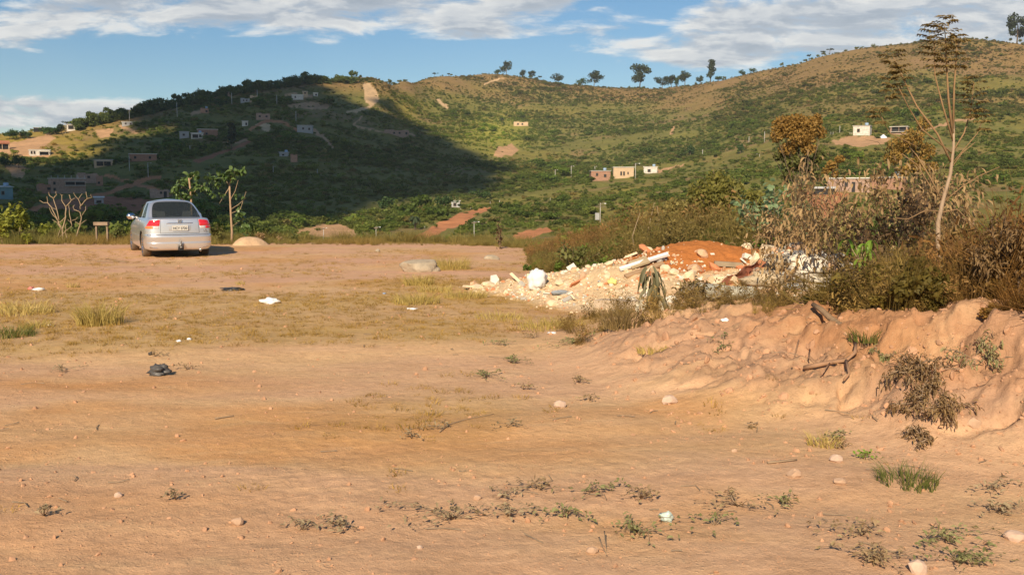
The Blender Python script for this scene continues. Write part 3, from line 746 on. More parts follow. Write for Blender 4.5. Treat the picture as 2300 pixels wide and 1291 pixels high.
def houses():
    H = house
    H('house', 119, 190, 399, 433, M_WHITE() if 0 else M_PINK(), 'slab', [(.10, .66, .06, .17), (.10, .26, .06, .17)], 'two storey pinkish house with terracotta verandah roof and column stubs', 0.12, 7, doors=(), porch=(.40, .98, .52, .76), floors=2, rebar=True)
    H('house', 177, 218, 388, 410, M_PINK(), 'none', [(.55, .62, .12, .22)], 'flat topped block house just behind the two storey verandah house', 0.1, 6)
    H('house', 217, 231, 393, 416, M_BRICK(), 'none', [(.4, .3, .3, .2)], 'narrow dark brick house beside the track, next to the flat topped block house', 0, 4)
    H('house', 88, 119, 412, 433, M_BRICK(), 'none', [(.7, .5, .2, .25)], 'unfinished reddish house touching the two storey verandah house', 0.1, 5)
    H('house', -6, 28, 418, 446, M_TEAL(), 'tin', [(.4, .5, .15, .25)], 'faded teal house at the edge of the settlement', 0.2, 6, tank=True)
    H('hut', 213, 232, 442, 458, M_GREY(), 'tin', [(.5, .4, .5, .3)], 'small hut with pale sloping roof below the track junction', 0.0, 3, cat='hut')
    H('house', 338, 378, 424, 443, M_PINK(), 'none', [(.6, .6, .1, .25)], 'pinkish house with a single window, directly above the parked car roof', -0.1, 5, doors=[(.82, .16, .75)])
    H('house', 294, 350, 344, 361, M_BRICK(), 'pale', [(.2, .5, .08, .3), (.75, .5, .08, .3)], 'long low brick house with pale roof edge halfway up the shaded hill', 0.05, 6)
    H('house', 214, 252, 357, 373, M_OCHRE(), 'slab', [(.2, .6, .2, .3), (.55, .6, .2, .3)], 'dim ochre house with concrete slab, left of the long low brick house', 0.05, 5, porch=(.1, .9, .1, .7))
    H('house', 70, 111, 335, 348, M_WHITE(), 'pale', [(.08, .5, .07, .45), (.22, .5, .07, .45)], 'sunlit white house with dark porch on the sandy slope', 0.1, 5, porch=(.45, .92, .1, .65))
    H('house', -20, 19, 314, 336, M_OCHRE(), 'tile', [], 'sunlit house with terracotta roof over an open porch, cut by the frame', 0.1, 6, porch=(.3, .95, .1, .62))
    H('house', 151, 168, 278, 293, M_WHITE(), 'slab', [(.5, .55, .6, .5)], 'white square house with one big dark opening on the ridge', 0.0, 5)
    H('shelter', 77, 95, 285, 295, M_DARKOP(), 'slab', [], 'dark flat roofed shelter between ridge trees', 0.0, 4, cat='shelter')
    H('house', 275, 301, 272, 281, M_GREY(), 'pale', [(.3, .5, .12, .3), (.7, .5, .12, .3)], 'grey flat roofed house on the ridge where the sunlit slope ends', 0.0, 5)
    H('house', 404, 424, 294, 309, M_GREY(), 'slab', [(.45, .5, .2, .25)], 'grey house, leftmost of three touching houses halfway up the hill', 0.0, 5)
    H('house', 430, 456, 297, 310, M_WHITE(), 'pale', [(.75, .45, .15, .4)], 'white house with porch between a grey house and a long brick house', 0.0, 5, porch=(.1, .6, .1, .7), tank=True)
    H('house', 445, 488, 289, 306, M_BRICK(), 'pale', [(.45, .4, .1, .25)], 'long brick house with tin sheet roof, rightmost of three touching houses', 0.0, 6)
    H('house', 451, 468, 242, 253, M_BRICK(), 'none', [(.75, .4, .25, .35)], 'small reddish house with white annex high on the shaded hill', 0.0, 4, tank=True)
    H('house', 541, 563, 220, 229, M_GREY(), 'none', [(.3, .5, .1, .3), (.6, .5, .1, .3)], 'low grey house just under the wooded ridge', 0.0, 5)
    H('house', 562, 578, 214, 228, M_OCHRE(), 'none', [(.45, .5, .25, .35)], 'pale unfinished house with square window, beside the low grey ridge house', 0.0, 4)
    H('house', 512, 531, 206, 214, M_PINK(), 'tin', [(.5, .5, .15, .35)], 'pinkish house below the lone flat topped ridge tree', 0.0, 4)
    H('house', 576, 606, 254, 268, M_PINK(), 'none', [(.27, .55, .13, .25), (.75, .55, .13, .25)], 'pink brick house with two small windows in the middle of the hill', 0.0, 5)
    H('hut', 544, 557, 270, 282, M_WHITE(), 'slab', [(.7, .4, .25, .4)], 'tiny white hut below the pink house with two windows', 0.0, 3, cat='hut')
    H('house', 668, 701, 280, 297, M_GREY(), 'slab', [(.4, .55, .1, .22), (.8, .5, .1, .25)], 'grey block house at the end of the dirt track on the shaded hill', -0.1, 5, rebar=False)
    H('house', 656, 681, 211, 223, M_WHITE(), 'pale', [(.3, .5, .1, .3)], 'white long house high up under the ridge', 0.0, 5)
    H('tower', 680, 691, 204, 218, M_OCHRE(), 'slab', [(.5, .7, .3, .2)], 'narrow pale water tower house beside the white long house', 0.0, 3, cat='tower')
    H('hut', 704, 714, 207, 215, M_WHITE(), 'pale', [(.6, .4, .3, .4)], 'small white hut, highest of the buildings near the ridge', 0.0, 3, cat='hut')
    H('house', 653, 668, 346, 363, M_BRICK(), 'none', [], 'bare brick gable among dark trees low on the shaded hill', 0.0, 4)
    H('hut', 628, 648, 341, 350, M_GREY(), 'tin', [(.4, .4, .2, .3)], 'grey roofed hut half hidden in dark trees, beside the brick gable', 0.0, 4, tank=True, cat='hut')
    H('house', 864, 918, 291, 304, M_PINK(), 'none', [(.9, .45, .08, .4), (.4, .5, .07, .3), (.62, .5, .07, .3)], 'long pinkish brick wall house alone in the dark shaded slope', 0.0, 5)
    H('ruin', 1154, 1186, 273, 282, M_OCHRE(), 'none', [(.3, .5, .1, .4), (.6, .5, .1, .4)], 'ochre ruin in the bright green clearing', 0.0, 4, cat='ruin')
    H('house', 1328, 1371, 382, 405, M_BRICK(), 'slab', [(.30, .62, .10, .26), (.72, .5, .12, .26)], 'sunlit orange brick house with flat slab on the green slope', 0.10, 7, tank=True)
    H('house', 1378, 1423, 374, 399, M_OCHRE(), 'pale', [(.38, .42, .07, .32), (.52, .42, .07, .32), (.72, .45, .05, .2)], 'pale two tone house with white roof next to the orange brick house', 0.06, 7)
    H('house', 1446, 1476, 373, 388, M_WHITE(), 'pale', [(.4, .4, .2, .4)], 'white house with water tank, last in the row on the green slope', 0.0, 5, tank=True)
    H('house', 1917, 1952, 281, 303, M_WHITE(), 'slab', [(.32, .5, .14, .30)], 'white house with square window above the bare orange cut', -0.12, 6, tank=True)
    H('house', 2000, 2036, 283, 301, M_PINK(), 'pale', [], 'open porch house partly behind the rusty blossom tree', -0.1, 5, porch=(.1, .95, .35, .92))
    H('house', 1860, 1950, 398, 430, M_PINK(), 'pale', [(.45, .55, .07, .3), (.78, .5, .06, .3)], 'wide pinkish brick house with white roof behind the dry bushes', -0.05, 7, doors=[(.62, .08, .7)])
    H('house', 1958, 2030, 396, 424, M_BRICK(), 'slab', [(.3, .55, .06, .3), (.8, .5, .06, .3)], 'reddish house hidden behind the withered bush, beside the wide white roofed house', -0.05, 8, tank=True)
    H('shed', 1832, 1872, 421, 436, M_DARKOP(), 'tin', [], 'low dark lean to shed below the wide white roofed house', -0.05, 4, cat='shed')
    H('hut', 1014, 1033, 449, 464, M_GREY(), 'slab', [(.4, .4, .3, .4)], 'small whitish hut between round green trees in the valley', 0.0, 4, cat='hut')
houses()

def rubble_at_house(px, py, wpx, hpx, mat, name, label, cat):
    p = hit(px, py, 60); k = p.y / FPX
    V = []; F = []
    m = MB()
    w, h = wpx * k, hpx * k
    pts = []
    for j in range(5):
        for i in range(9):
            a = i / 8 * math.pi * 2; r = 1 - j / 4.2
            pts.append((math.cos(a) * w / 2 * r * (1 + .2 * random.random()), math.sin(a) * w / 3 * r, h * (j / 4) ** .8 - (.5 if j == 0 else 0)))
    F = [(j * 9 + i, j * 9 + i + 1, (j + 1) * 9 + i + 1, (j + 1) * 9 + i) for j in range(4) for i in range(8)]
    m.add(pts, F); o = m.build(name, mat); o.location = p; tag(o, label, cat); return o
rubble_at_house(1984, 310, 17, 8, surf('white_tarp', (0.7, 0.75, 0.78), .6, .1), 'tarpaulin', 'white tarpaulin heap beside the white house above the orange cut', 'tarpaulin')

# ------------------------------------------------------------------ poles
def pole(px, py0, py1, label, lamp=True, cross=True, lean=0.0):
    p = hit(px, py1, 60); k = p.y / FPX; h = (py1 - py0) * k
    r = max(.035 * h * .4, .55 * k) ; az = math.atan2(-p.x, p.y)
    root = thing('utility_pole', label, 'utility pole', p, az, 'concrete utility poles over the hillsides')
    MB().tube([(0, 0, -.5), (lean * .5, 0, h * .5), (lean, 0, h)], [r * 1.25, r, r * .8], 8).build('pole', M_POLE(), root)
    if cross: MB().box((lean, 0, h * .93), (min(1.8, h * .22), .12, .14)).build('cross_arm', M_BARK(), root, False)
    if lamp:
        q = min(1.0, h / 7.5) * .9; MB().tube([(lean, 0, h * .94), (lean + .7 * q, -.1, h * .97 + .15 * q), (lean + 1.5 * q, -.2, h * .97 + .1 * q)], [.05 * q, .045 * q, .04 * q], 5).build('lamp_arm', M_POLE(), root)
        m = MB(); m.box((lean + 1.75 * q, -.2, h * .97 + .05 * q), (.6 * q, .35 * q, .2 * q), taper=.7); m.build('lamp_head', surf('lamp_head_white', (.8, .8, .78), .4, .05), root, False)
    return root
for a in [
    (147, 276, 300, 'bare pole on the sunlit ridge right beside the white square house', False), (186, 268, 287, 'short pole on the ridge between the white square house and the wooded part', False),
    (291, 247, 272, 'pole rising behind the grey flat roofed ridge house', False), (398, 231, 263, 'tall pale pole standing out of the ridge trees, against dark wood', False),
    (521, 210, 240, 'pole below the pinkish ridge house with the lone tree', False), (578, 202, 226, 'pole touching the pale unfinished ridge house', False),
    (622, 214, 240, 'pole between the pink two window house and the white long house', False), (665, 250, 275, 'pole above the grey block house at the track end', False),
    (427, 327, 346, 'short pole with lamp below the three touching houses', True), (333, 366, 398, 'thin pole below the long low brick house', True),
    (291, 350, 384, 'dark thin pole left of the long low brick house', False), (614, 374, 396, 'thin pole in the dark wood near the lowest hut', True), (713, 380, 402, 'thin pole standing alone in the darkest wood', False),
    (1065, 497, 547, 'pale pole on the orange verge beside the wide dirt road', True), (1247, 381, 406, 'street lamp pole, first of two above the dark wood edge', True), (1283, 373, 398, 'street lamp pole, second of two near the orange brick house', True),
    (1427, 367, 408, 'tall pole beside the pale two tone house', True), (1348, 456, 508, 'pole with transformer box in the green valley slope', True), (1336, 374, 392, 'short lamp pole behind the orange brick house', True),
    (845, 509, 552, 'lamp pole rising behind the plateau edge bushes', True), (727, 511, 545, 'lamp pole in front of the bare earth cut', True), (1122, 450, 463, 'short pole at the top end of the wide dirt road', False),
    (1717, 296, 320, 'thin pole left of the rusty blossom tree', False), (1682, 307, 326, 'shorter thin pole further left of the rusty blossom tree', False), (1578, 336, 350, 'short pole where the green slope turns brown', False),
    (1886, 283, 300, 'pole behind the fence of the white house above the cut', False)]:
    r = pole(a[0], a[1], a[2], a[3], a[4], a[4])
    if a[0] == 1348:
        k = r.location.y / FPX
        MB().box((-.55, -.1, 22 * k), (.8, .7, 1.3)).build('transformer_box', M_GREY(), r, False)
        MB().box((0, 0, 44 * k), (1.9, .12, .14)).build('cross_arm', M_BARK(), r, False)
FP = 'fence posts along the wide dirt road'; FH = 'fence posts beside the white house'
for px, py, lab, g in [(954, 513, 'pale fence post beside the lower half of the wide dirt road, alone', FP), (1035, 473, 'pale fence post above the wide dirt road, lowest of the upper four', FP), (1057, 468, 'pale fence post above the wide dirt road, second of the upper four', FP),
                       (1080, 463, 'pale fence post above the wide dirt road, third of the upper four', FP), (1101, 458, 'pale fence post at the very top end of the wide dirt road', FP), (1236, 450, 'lone pale post on the green slope', None),
                       (1700, 350, 'pale post left of the rusty tree, the left of two touching', None), (1706, 352, 'pale post left of the rusty tree, the right of two touching', None),
                       (1866, 302, 'outermost pale fence post left of the white house above the cut', FH), (1871, 302, 'pale fence post next to the outermost one by the white house', FH),
                       (1904, 303, 'pale fence post near the white house, third from its wall', FH), (1909, 303, 'pale fence post near the white house, second from its wall', FH), (1913, 303, 'pale fence post closest to the white house wall above the cut', FH)]:
    p = hit(px, py + 1, 60); k = p.y / FPX
    o = MB().tube([(0, 0, -.3), (0, 0, 6.5 * k * .6), (0.03, 0, 6.5 * k)], [.9 * k * .5, .8 * k * .5, .7 * k * .5], 6).build('fence_post', M_POLE()); o.location = p
    tag(o, lab, 'fence post', g)

# ------------------------------------------------------------------ foliage
def leaf_cloud(centers, radii, n, size, rnd, flat=1.0, out_bias=0.5, aspect=1.0):
    """n small leaf quads through ellipsoids -> V, F"""
    cs = np.array(centers, float); rs = np.array(radii, float)
    if rs.ndim == 1: rs = np.repeat(rs[:, None], 3, 1)
    wts = rs.prod(1) ** (2 / 3); k = rnd.choice(len(cs), n, p=wts / wts.sum())
    d = rnd.normal(size=(n, 3)); d /= np.linalg.norm(d, axis=1)[:, None]
    r = rnd.random(n) ** 0.38
    P = cs[k] + d * rs[k] * r[:, None]
    nrm = d * out_bias + rnd.normal(size=(n, 3)) * .6; nrm /= np.linalg.norm(nrm, axis=1)[:, None]
    t = np.cross(nrm, rnd.normal(size=(n, 3))); t /= np.linalg.norm(t, axis=1)[:, None]; b = np.cross(nrm, t)
    s = size * (0.55 + 0.9 * rnd.random(n))[:, None]
    V = np.stack([P - t * s * aspect * .5 - b * s * .35, P + t * s * .5 * aspect - b * s * .35, P + t * s * aspect * .6 + b * s * .45 + nrm * s * .15, P - t * s * .35 * aspect + b * s * .5], 1).reshape(-1, 3)
    V[:, 2] *= flat
    F = np.arange(4 * n).reshape(n, 4)
    return V, F

def proto_collection(name, metas):
    c = bpy.data.collections.new(name)
    for i, me in enumerate(metas):
        o = bpy.data.objects.new('%s_%03d' % (name, i), me); c.objects.link(o)
    return c

def scatter(name, P, S, R, I, T, coll, label, kind='stuff'):
    n = len(P)
    me = bpy.data.meshes.new(name); me.vertices.add(n); me.vertices.foreach_set('co', np.asarray(P, np.float32).ravel())
    S = np.asarray(S, np.float32)
    if S.ndim == 1: S = np.repeat(S[:, None], 3, 1)
    a = me.attributes.new('sc', 'FLOAT_VECTOR', 'POINT'); a.data.foreach_set('vector', S.ravel())
    a = me.attributes.new('rot', 'FLOAT_VECTOR', 'POINT'); a.data.foreach_set('vector', np.asarray(R, np.float32).ravel())
    a = me.attributes.new('idx', 'INT', 'POINT'); a.data.foreach_set('value', np.asarray(I, np.int32))
    a = me.attributes.new('tint', 'FLOAT_COLOR', 'POINT'); c4 = np.ones((n, 4), np.float32); c4[:, :3] = T; a.data.foreach_set('color', c4.ravel())
    o = link(name, me); tag(o, label, kind=kind)
    ng = bpy.data.node_groups.new(name + '_scatter', 'GeometryNodeTree')
    ng.interface.new_socket('Geometry', in_out='INPUT', socket_type='NodeSocketGeometry'); ng.interface.new_socket('Geometry', in_out='OUTPUT', socket_type='NodeSocketGeometry')
    N = ng.nodes; L = ng.links
    gi = N.new('NodeGroupInput'); go = N.new('NodeGroupOutput'); ip = N.new('GeometryNodeInstanceOnPoints')
    ci = N.new('GeometryNodeCollectionInfo'); ci.inputs['Collection'].default_value = coll; ci.inputs['Separate Children'].default_value = True; ci.inputs['Reset Children'].default_value = True
    def attr(nm, dt):
        q = N.new('GeometryNodeInputNamedAttribute'); q.data_type = dt; q.inputs['Name'].default_value = nm; return q.outputs['Attribute']
    L.new(gi.outputs[0], ip.inputs['Points']); L.new(ci.outputs[0], ip.inputs['Instance']); ip.inputs['Pick Instance'].default_value = True
    L.new(attr('idx', 'INT'), ip.inputs['Instance Index'])
    e = N.new('FunctionNodeEulerToRotation'); L.new(attr('rot', 'FLOAT_VECTOR'), e.inputs[0]); L.new(e.outputs[0], ip.inputs['Rotation'])
    L.new(attr('sc', 'FLOAT_VECTOR'), ip.inputs['Scale']); L.new(ip.outputs[0], go.inputs[0])
    md = o.modifiers.new('scatter', 'NODES'); md.node_group = ng
    return o

SCRUB = leaf_mat('scrub_leaves', [(0.080, 0.108, 0.028), (0.128, 0.162, 0.040), (0.17, 0.205, 0.050), (0.24, 0.24, 0.07)], 0.45, tint=True)
def bush_meshes():
    out = []; rnd = np.random.default_rng(5)
    for k in range(7):
        nb = [3, 4, 5, 3, 4, 6, 2][k]
        cs = np.stack([rnd.normal(0, .38, nb), rnd.normal(0, .38, nb), .35 + rnd.random(nb) * .5], 1)
        if k in (3, 4): cs[:, 2] += .45
        rs = np.stack([.38 + .25 * rnd.random(nb), .38 + .25 * rnd.random(nb), .3 + .22 * rnd.random(nb)], 1)
        V, F = leaf_cloud(cs, rs, 210 if k < 6 else 90, .19, rnd)
        out.append(np_mesh('bush', V, F, [SCRUB], None, False))
    return out
BUSHES = proto_collection('scrub_bush', bush_meshes())

def hidden_by_house(px, py, Y):
    m = np.zeros(px.shape, bool)
    for (a, b, c, d, yy) in BLOCK: m |= (px > a) & (px < b) & (py > c) & (py < d + (d - c) * .30 + 3) & (Y < yy + 4)
    return m

def hill_scrub():
    rnd = np.random.default_rng(3)
    n = 300000
    Y = np.sqrt(rnd.random(n) * (1060**2 - 58**2) + 58**2)
    t = rnd.uniform(-.72, .74, n); X = t * Y
    # thinner with distance to keep the scene light, plus a denser near belt
    d = fbm(X, Y, 45, 4, 301) + .4 * fbm(X, Y, 12, 2, 302)
    Z = ground_z(X, Y)
    px, py = to_px(X, Y, Z)
    tint, brown = zone_tint(X, Y, Z, px, py)
    dens = np.clip(.62 + 1.05 * d - .22 * brown, .07, 1)
    pat = np.exp(-((px - 1115) / 70)**2 - ((py - 300) / 30)**2) + sstep(300, 150, px) * sstep(370, 330, py) * .9
    dens = dens * (1 - .65 * np.clip(pat, 0, 1))
    dm, _ = dirt_mask(px, py)
    hp = 1.3 * FPX / Y; dm2 = dirt_mask(px, py - hp * .5)[0] + dirt_mask(px, py - hp)[0] + dirt_mask(px, py - hp * .25)[0]
    keep = (rnd.random(n) < dens * .62) & ((dm + dm2 == 0) | (rnd.random(n) < .04))
    keep &= ~hidden_by_house(px, py, Y) & ~((px > 880) & (px < 1005) & (Y < 190) & (rnd.random(n) < .93))
    X, Y, Z, tint, d, brown, px, py = X[keep], Y[keep], Z[keep], tint[keep], d[keep], brown[keep], px[keep], py[keep]
    n = len(X)
    sz = (0.55 + 1.0 * rnd.random(n)**2.5 + 0.6 * np.clip(d, 0, 1)**1.5) * (1 - .35 * brown) * np.interp(Y, [58, 150, 400, 1000], [.6, .85, 1.1, 1.25])
    sz *= np.where(hidden_by_house(px, py - 6, Y + 0), .6, 1)
    darkleft = sstep(900, 700, px); big = (rnd.random(n) < .05 * sstep(.05, .35, d)) & (Y > 140); sz = np.where(big, sz * 2.1, sz)
    sz *= 1 + .25 * darkleft
    S = np.stack([sz * rnd.uniform(.85, 1.25, n), sz * rnd.uniform(.85, 1.25, n), sz * rnd.uniform(.75, 1.35, n) * .72], 1)
    R = np.stack([rnd.normal(0, .08, n), rnd.normal(0, .08, n), rnd.uniform(0, 6.28, n)], 1)
    P = np.stack([X, Y, Z - .1 * sz], 1)
    jit = 1 + rnd.normal(0, .16, (n, 1)); dk = np.where(d > .25, .88, 1.0)[:, None]
    greyish = (rnd.random((n, 1)) < .10); tint = np.where(big[:, None], tint * np.array([.75, .88, .70]), tint); tint = np.where(greyish, tint * np.array([1.5, 1.05, 1.7]), tint)
    scatter('hillside_scrub', P, S, R, rnd.integers(0, 7, n), np.clip(tint * jit * dk * 1.12, .2, 4), BUSHES, 'dense green and brown scrub over the hillsides')
    print('scrub', n)
hill_scrub()

def ridge_trees():
    """the uneven line of small trees along the crest reads as one mass"""
    rnd = np.random.default_rng(9); P = []; S = []
    for px in np.arange(170, 2300, 1.0):
        dn = np.interp(px, [170, 300, 500, 700, 900, 960, 1300, 1420, 1600, 2300], [1.3, 1.9, 2.2, 1.6, .5, .10, .12, .15, .14, .16])
        for _ in range(rnd.poisson(dn * .55)):
            sky_y = np.interp(px, [c[0] for c in CTRL], [c[1][-1][0] for c in CTRL])
            h = hit(px + rnd.normal(0, 1), sky_y + rnd.uniform(0, 9), 80)
            s = (1.2 + 2.0 * rnd.random()**2) * (1.25 if px < 800 else .65)
            P.append((h.x, h.y, h.z - .1)); S.append((s, s, s * rnd.uniform(.8, 1.35)))
    P = np.array(P); n = len(P)
    R = np.stack([rnd.normal(0, .1, n), rnd.normal(0, .1, n), rnd.uniform(0, 6.28, n)], 1)
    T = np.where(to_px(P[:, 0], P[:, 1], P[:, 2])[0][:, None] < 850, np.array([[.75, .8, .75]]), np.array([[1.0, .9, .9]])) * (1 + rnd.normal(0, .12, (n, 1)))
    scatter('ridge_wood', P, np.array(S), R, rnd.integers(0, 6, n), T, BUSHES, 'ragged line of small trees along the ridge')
ridge_trees()

M_EUC = leaf_mat('dark_tree_leaves', [(0.018, 0.030, 0.014), (0.040, 0.060, 0.024), (0.075, 0.098, 0.040)], 0.22)
M_ROUND = leaf_mat('round_tree_leaves', [(0.018, 0.040, 0.010), (0.042, 0.085, 0.018), (0.085, 0.14, 0.032)], 0.25)
def far_tree(px, py1, py0, wpx, style, label, group=None, name='tree', mat=None, ymin=60):
    p = hit(px, py1, ymin); k = p.y / FPX; h = (py1 - py0) * k; w = wpx * k
    rnd = np.random.default_rng(int(px * 7 + py1)); root = thing(name, label, 'tree', (p.x, p.y, p.z - .15), 0, group)
    mt = mat or (M_ROUND if style == 'round' else M_EUC)
    if style == 'round':
        nb = 9; cs = np.stack([rnd.normal(0, w * .2, nb), rnd.normal(0, w * .2, nb), h * (.35 + .38 * rnd.random(nb))], 1); rs = np.stack([w * rnd.uniform(.2, .32, nb)] * 2 + [h * rnd.uniform(.18, .28, nb)], 1); nl = 650; tr = .35
    elif style == 'umbrella':
        nb = 6; cs = np.stack([rnd.normal(0, w * .26, nb), rnd.normal(0, w * .2, nb), h * (.78 + .1 * rnd.random(nb))], 1); rs = np.stack([w * rnd.uniform(.18, .28, nb)] * 2 + [h * rnd.uniform(.08, .14, nb)], 1); nl = 260; tr = .8
    elif style == 'tall':
        nb = 10; zz = np.linspace(.28, .93, nb); cs = np.stack([rnd.normal(0, w * .12, nb), rnd.normal(0, w * .12, nb), h * zz], 1); rs = np.stack([w * rnd.uniform(.28, .46, nb)] * 2 + [h * rnd.uniform(.08, .11, nb)], 1); nl = 700; tr = .9
    else:
        nb = 12; zz = rnd.uniform(.38, .88, nb); sp = np.sin((zz - .2) / .85 * math.pi) ** .7
        cs = np.stack([rnd.normal(0, w * .22, nb) * sp, rnd.normal(0, w * .2, nb) * sp, h * zz], 1); rs = np.stack([w * rnd.uniform(.20, .31, nb)] * 2 + [h * rnd.uniform(.12, .18, nb)], 1); nl = 1100; tr = .75
    V, F = leaf_cloud(cs, rs, nl, max(.35, .055 * max(w, h)), rnd)
    cr = link('crown', np_mesh('crown', V, F, [mt], None, False), root)
    m = MB(); r = max(.12, h * .02)
    m.tube([(0, 0, -.4), (w * .02, 0, h * .3), (0, w * .02, h * tr)], [r * 1.3, r, r * .4], 6)
    for c in cs[:5]: m.tube([(0, 0, c[2] * .6), (c[0] * .5, c[1] * .5, c[2] * .85), tuple(c)], [r * .5, r * .35, r * .15], 4)
    m.build('trunk', M_BARK(), root)
    return root

CG = 'trees along the central skyline'
for a in [
    (1137, 165, 134, 24, 'euc', 'dense oval tree on the bald hilltop, tallest of its little cluster', CG), (1117, 165, 152, 17, 'round', 'low bushy tree hugging the dense oval tree on the bald hilltop', CG),
    (1174, 168, 149, 19, 'euc', 'small tree with open crown, first after the hilltop cluster', CG), (1195, 170, 151, 14, 'euc', 'narrow small tree, second after the hilltop cluster', CG), (1213, 172, 160, 14, 'umbrella', 'tiny flat tree, third after the hilltop cluster', CG),
    (1254, 184, 159, 25, 'euc', 'mid sized tree where the skyline begins to dip', CG), (1307, 192, 171, 24, 'round', 'bushy tree leaning against the wider tree in the dip', CG), (1334, 193, 157, 34, 'euc', 'wide loose crowned tree in the skyline dip', CG),
    (1437, 193, 139, 42, 'euc', 'largest tree of the central skyline, massive with pointed top', CG), (1487, 191, 160, 27, 'euc', 'rounded tree, first of four in a row right of the largest tree', CG), (1508, 189, 162, 18, 'euc', 'second of four trees in a row right of the largest tree', CG),
    (1519, 188, 164, 17, 'round', 'third of four trees in a row right of the largest tree', CG), (1538, 186, 151, 28, 'euc', 'broad last tree of the four in a row', CG), (1573, 177, 157, 14, 'euc', 'small thin tree just left of the tall narrow tree', CG),
    (1596, 174, 125, 18, 'tall', 'tall narrow tree rising over the skyline', CG), (1614, 171, 159, 20, 'round', 'low round tree at the foot of the tall narrow tree', CG),
    (1668, 155, 140, 16, 'round', 'round bush tree low on the right ridge, first above the gap', CG), (1691, 149, 137, 16, 'round', 'round bush tree, second up the right ridge', CG), (1818, 121, 107, 9, 'umbrella', 'tiny flat topped tree halfway up the right ridge', CG),
    (1848, 115, 102, 10, 'umbrella', 'tiny twin tree, left of its pair up the right ridge', CG), (1864, 112, 97, 12, 'umbrella', 'tiny twin tree, right of its pair up the right ridge', CG),
    (976, 167, 157, 11, 'umbrella', 'tiny flat tree alone on the bald hill, left one', CG), (1008, 166, 158, 7, 'umbrella', 'tiniest flat tree alone on the bald hill, right one', CG), (2284, 96, 32, 44, 'euc', 'big open crowned tree standing on the right ridge', CG)]:
    far_tree(*a)
LG = 'trees on the left ridge'
for a in [(22, 313, 289, 34, 'round', 'rounded green tree at the far end of the left ridge'), (47, 312, 289, 26, 'round', 'rounded green tree touching the endmost ridge tree'), (62, 312, 296, 18, 'round', 'small green tree next to the dark shelter'),
          (106, 303, 281, 36, 'round', 'wide green tree right of the dark shelter'), (124, 303, 284, 22, 'round', 'lower green tree between the wide green tree and the ridge pole'), (138, 301, 278, 18, 'euc', 'dark tree beside the bare ridge pole'),
          (160, 292, 272, 26, 'umbrella', 'dark spreading tree over the white square house'), (247, 275, 258, 24, 'umbrella', 'umbrella shaped tree on the sloping wooded ridge'), (514, 208, 192, 13, 'umbrella', 'lone flat topped tree over the pinkish ridge house'),
          (450, 226, 211, 14, 'umbrella', 'little flat topped tree halfway along the wooded ridge'), (340, 250, 233, 18, 'umbrella', 'umbrella tree on the ridge behind the tall pale pole')]:
    far_tree(*a, LG)
VG = 'round trees in the valley'
for a in [(868, 474, 436, 40, 'round', 'round bright tree at the edge of the cloud shade'), (997, 468, 431, 46, 'round', 'round dark green tree beside the small whitish hut'), (1080, 449, 423, 42, 'round', 'broad round tree between the shade and the wide dirt road'),
          (12, 377, 348, 30, 'round', 'dark round tree below the sunlit sandy slope, at the frame edge'), (42, 378, 340, 36, 'round', 'large dark tree below the sunlit white house'), (960, 566, 530, 36, 'round', 'bright green shrubby tree in front of the lower road end'),
          (1016, 566, 536, 34, 'round', 'bright green shrubby tree, right one of the pair by the lower road end'), (836, 560, 528, 60, 'round', 'spreading green bush tree below the lamp pole behind the plateau'), (1550, 352, 320, 18, 'round', 'small round bush tree by the short slope pole'), (1663, 345, 320, 14, 'round', 'small round tree left of the rusty blossom tree'),
          (520, 335, 276, 22, 'tall', 'slender grey green tree rising beside the orange track')]:
    far_tree(*a, VG)
def palm(px, py1, py0, wpx, label):
    p = hit(px, py1, 60); k = p.y / FPX; h = (py1 - py0) * k; root = thing('palm', label, 'palm', p)
    MB().tube([(0, 0, -.3), (.1, 0, h * .5), (0, 0, h * .9)], [.22, .16, .13], 6).build('trunk', M_BARK(), root)
    m = MB()
    for i in range(18):
        a = i * 2.4; L = wpx * k * .55; up = random.uniform(-.1, .8)
        pts = [(math.cos(a) * L * s, math.sin(a) * L * s, h * .9 + L * (up * s - 1.1 * s * s)) for s in (0, .35, .7, 1)]
        for q in range(3):
            A, B = pts[q], pts[q + 1]; ww = .35 * (1 - q * .25); sx, sy = -math.sin(a) * ww, math.cos(a) * ww
            m.add([(A[0] - sx, A[1] - sy, A[2] - .1), A, B, (B[0] - sx * .7, B[1] - sy * .7, B[2] - .15)], [(0, 1, 2, 3)])
            m.add([(A[0] + sx, A[1] + sy, A[2] - .1), A, B, (B[0] + sx * .7, B[1] + sy * .7, B[2] - .15)], [(3, 2, 1, 0)])
    m.build('crown', M_EUC, root)
palm(932, 516, 484, 26, 'grey green palm in the sunny scrub behind the plateau')
palm(1127, 283, 263, 12, 'small palm at the left side of the ochre ruin')
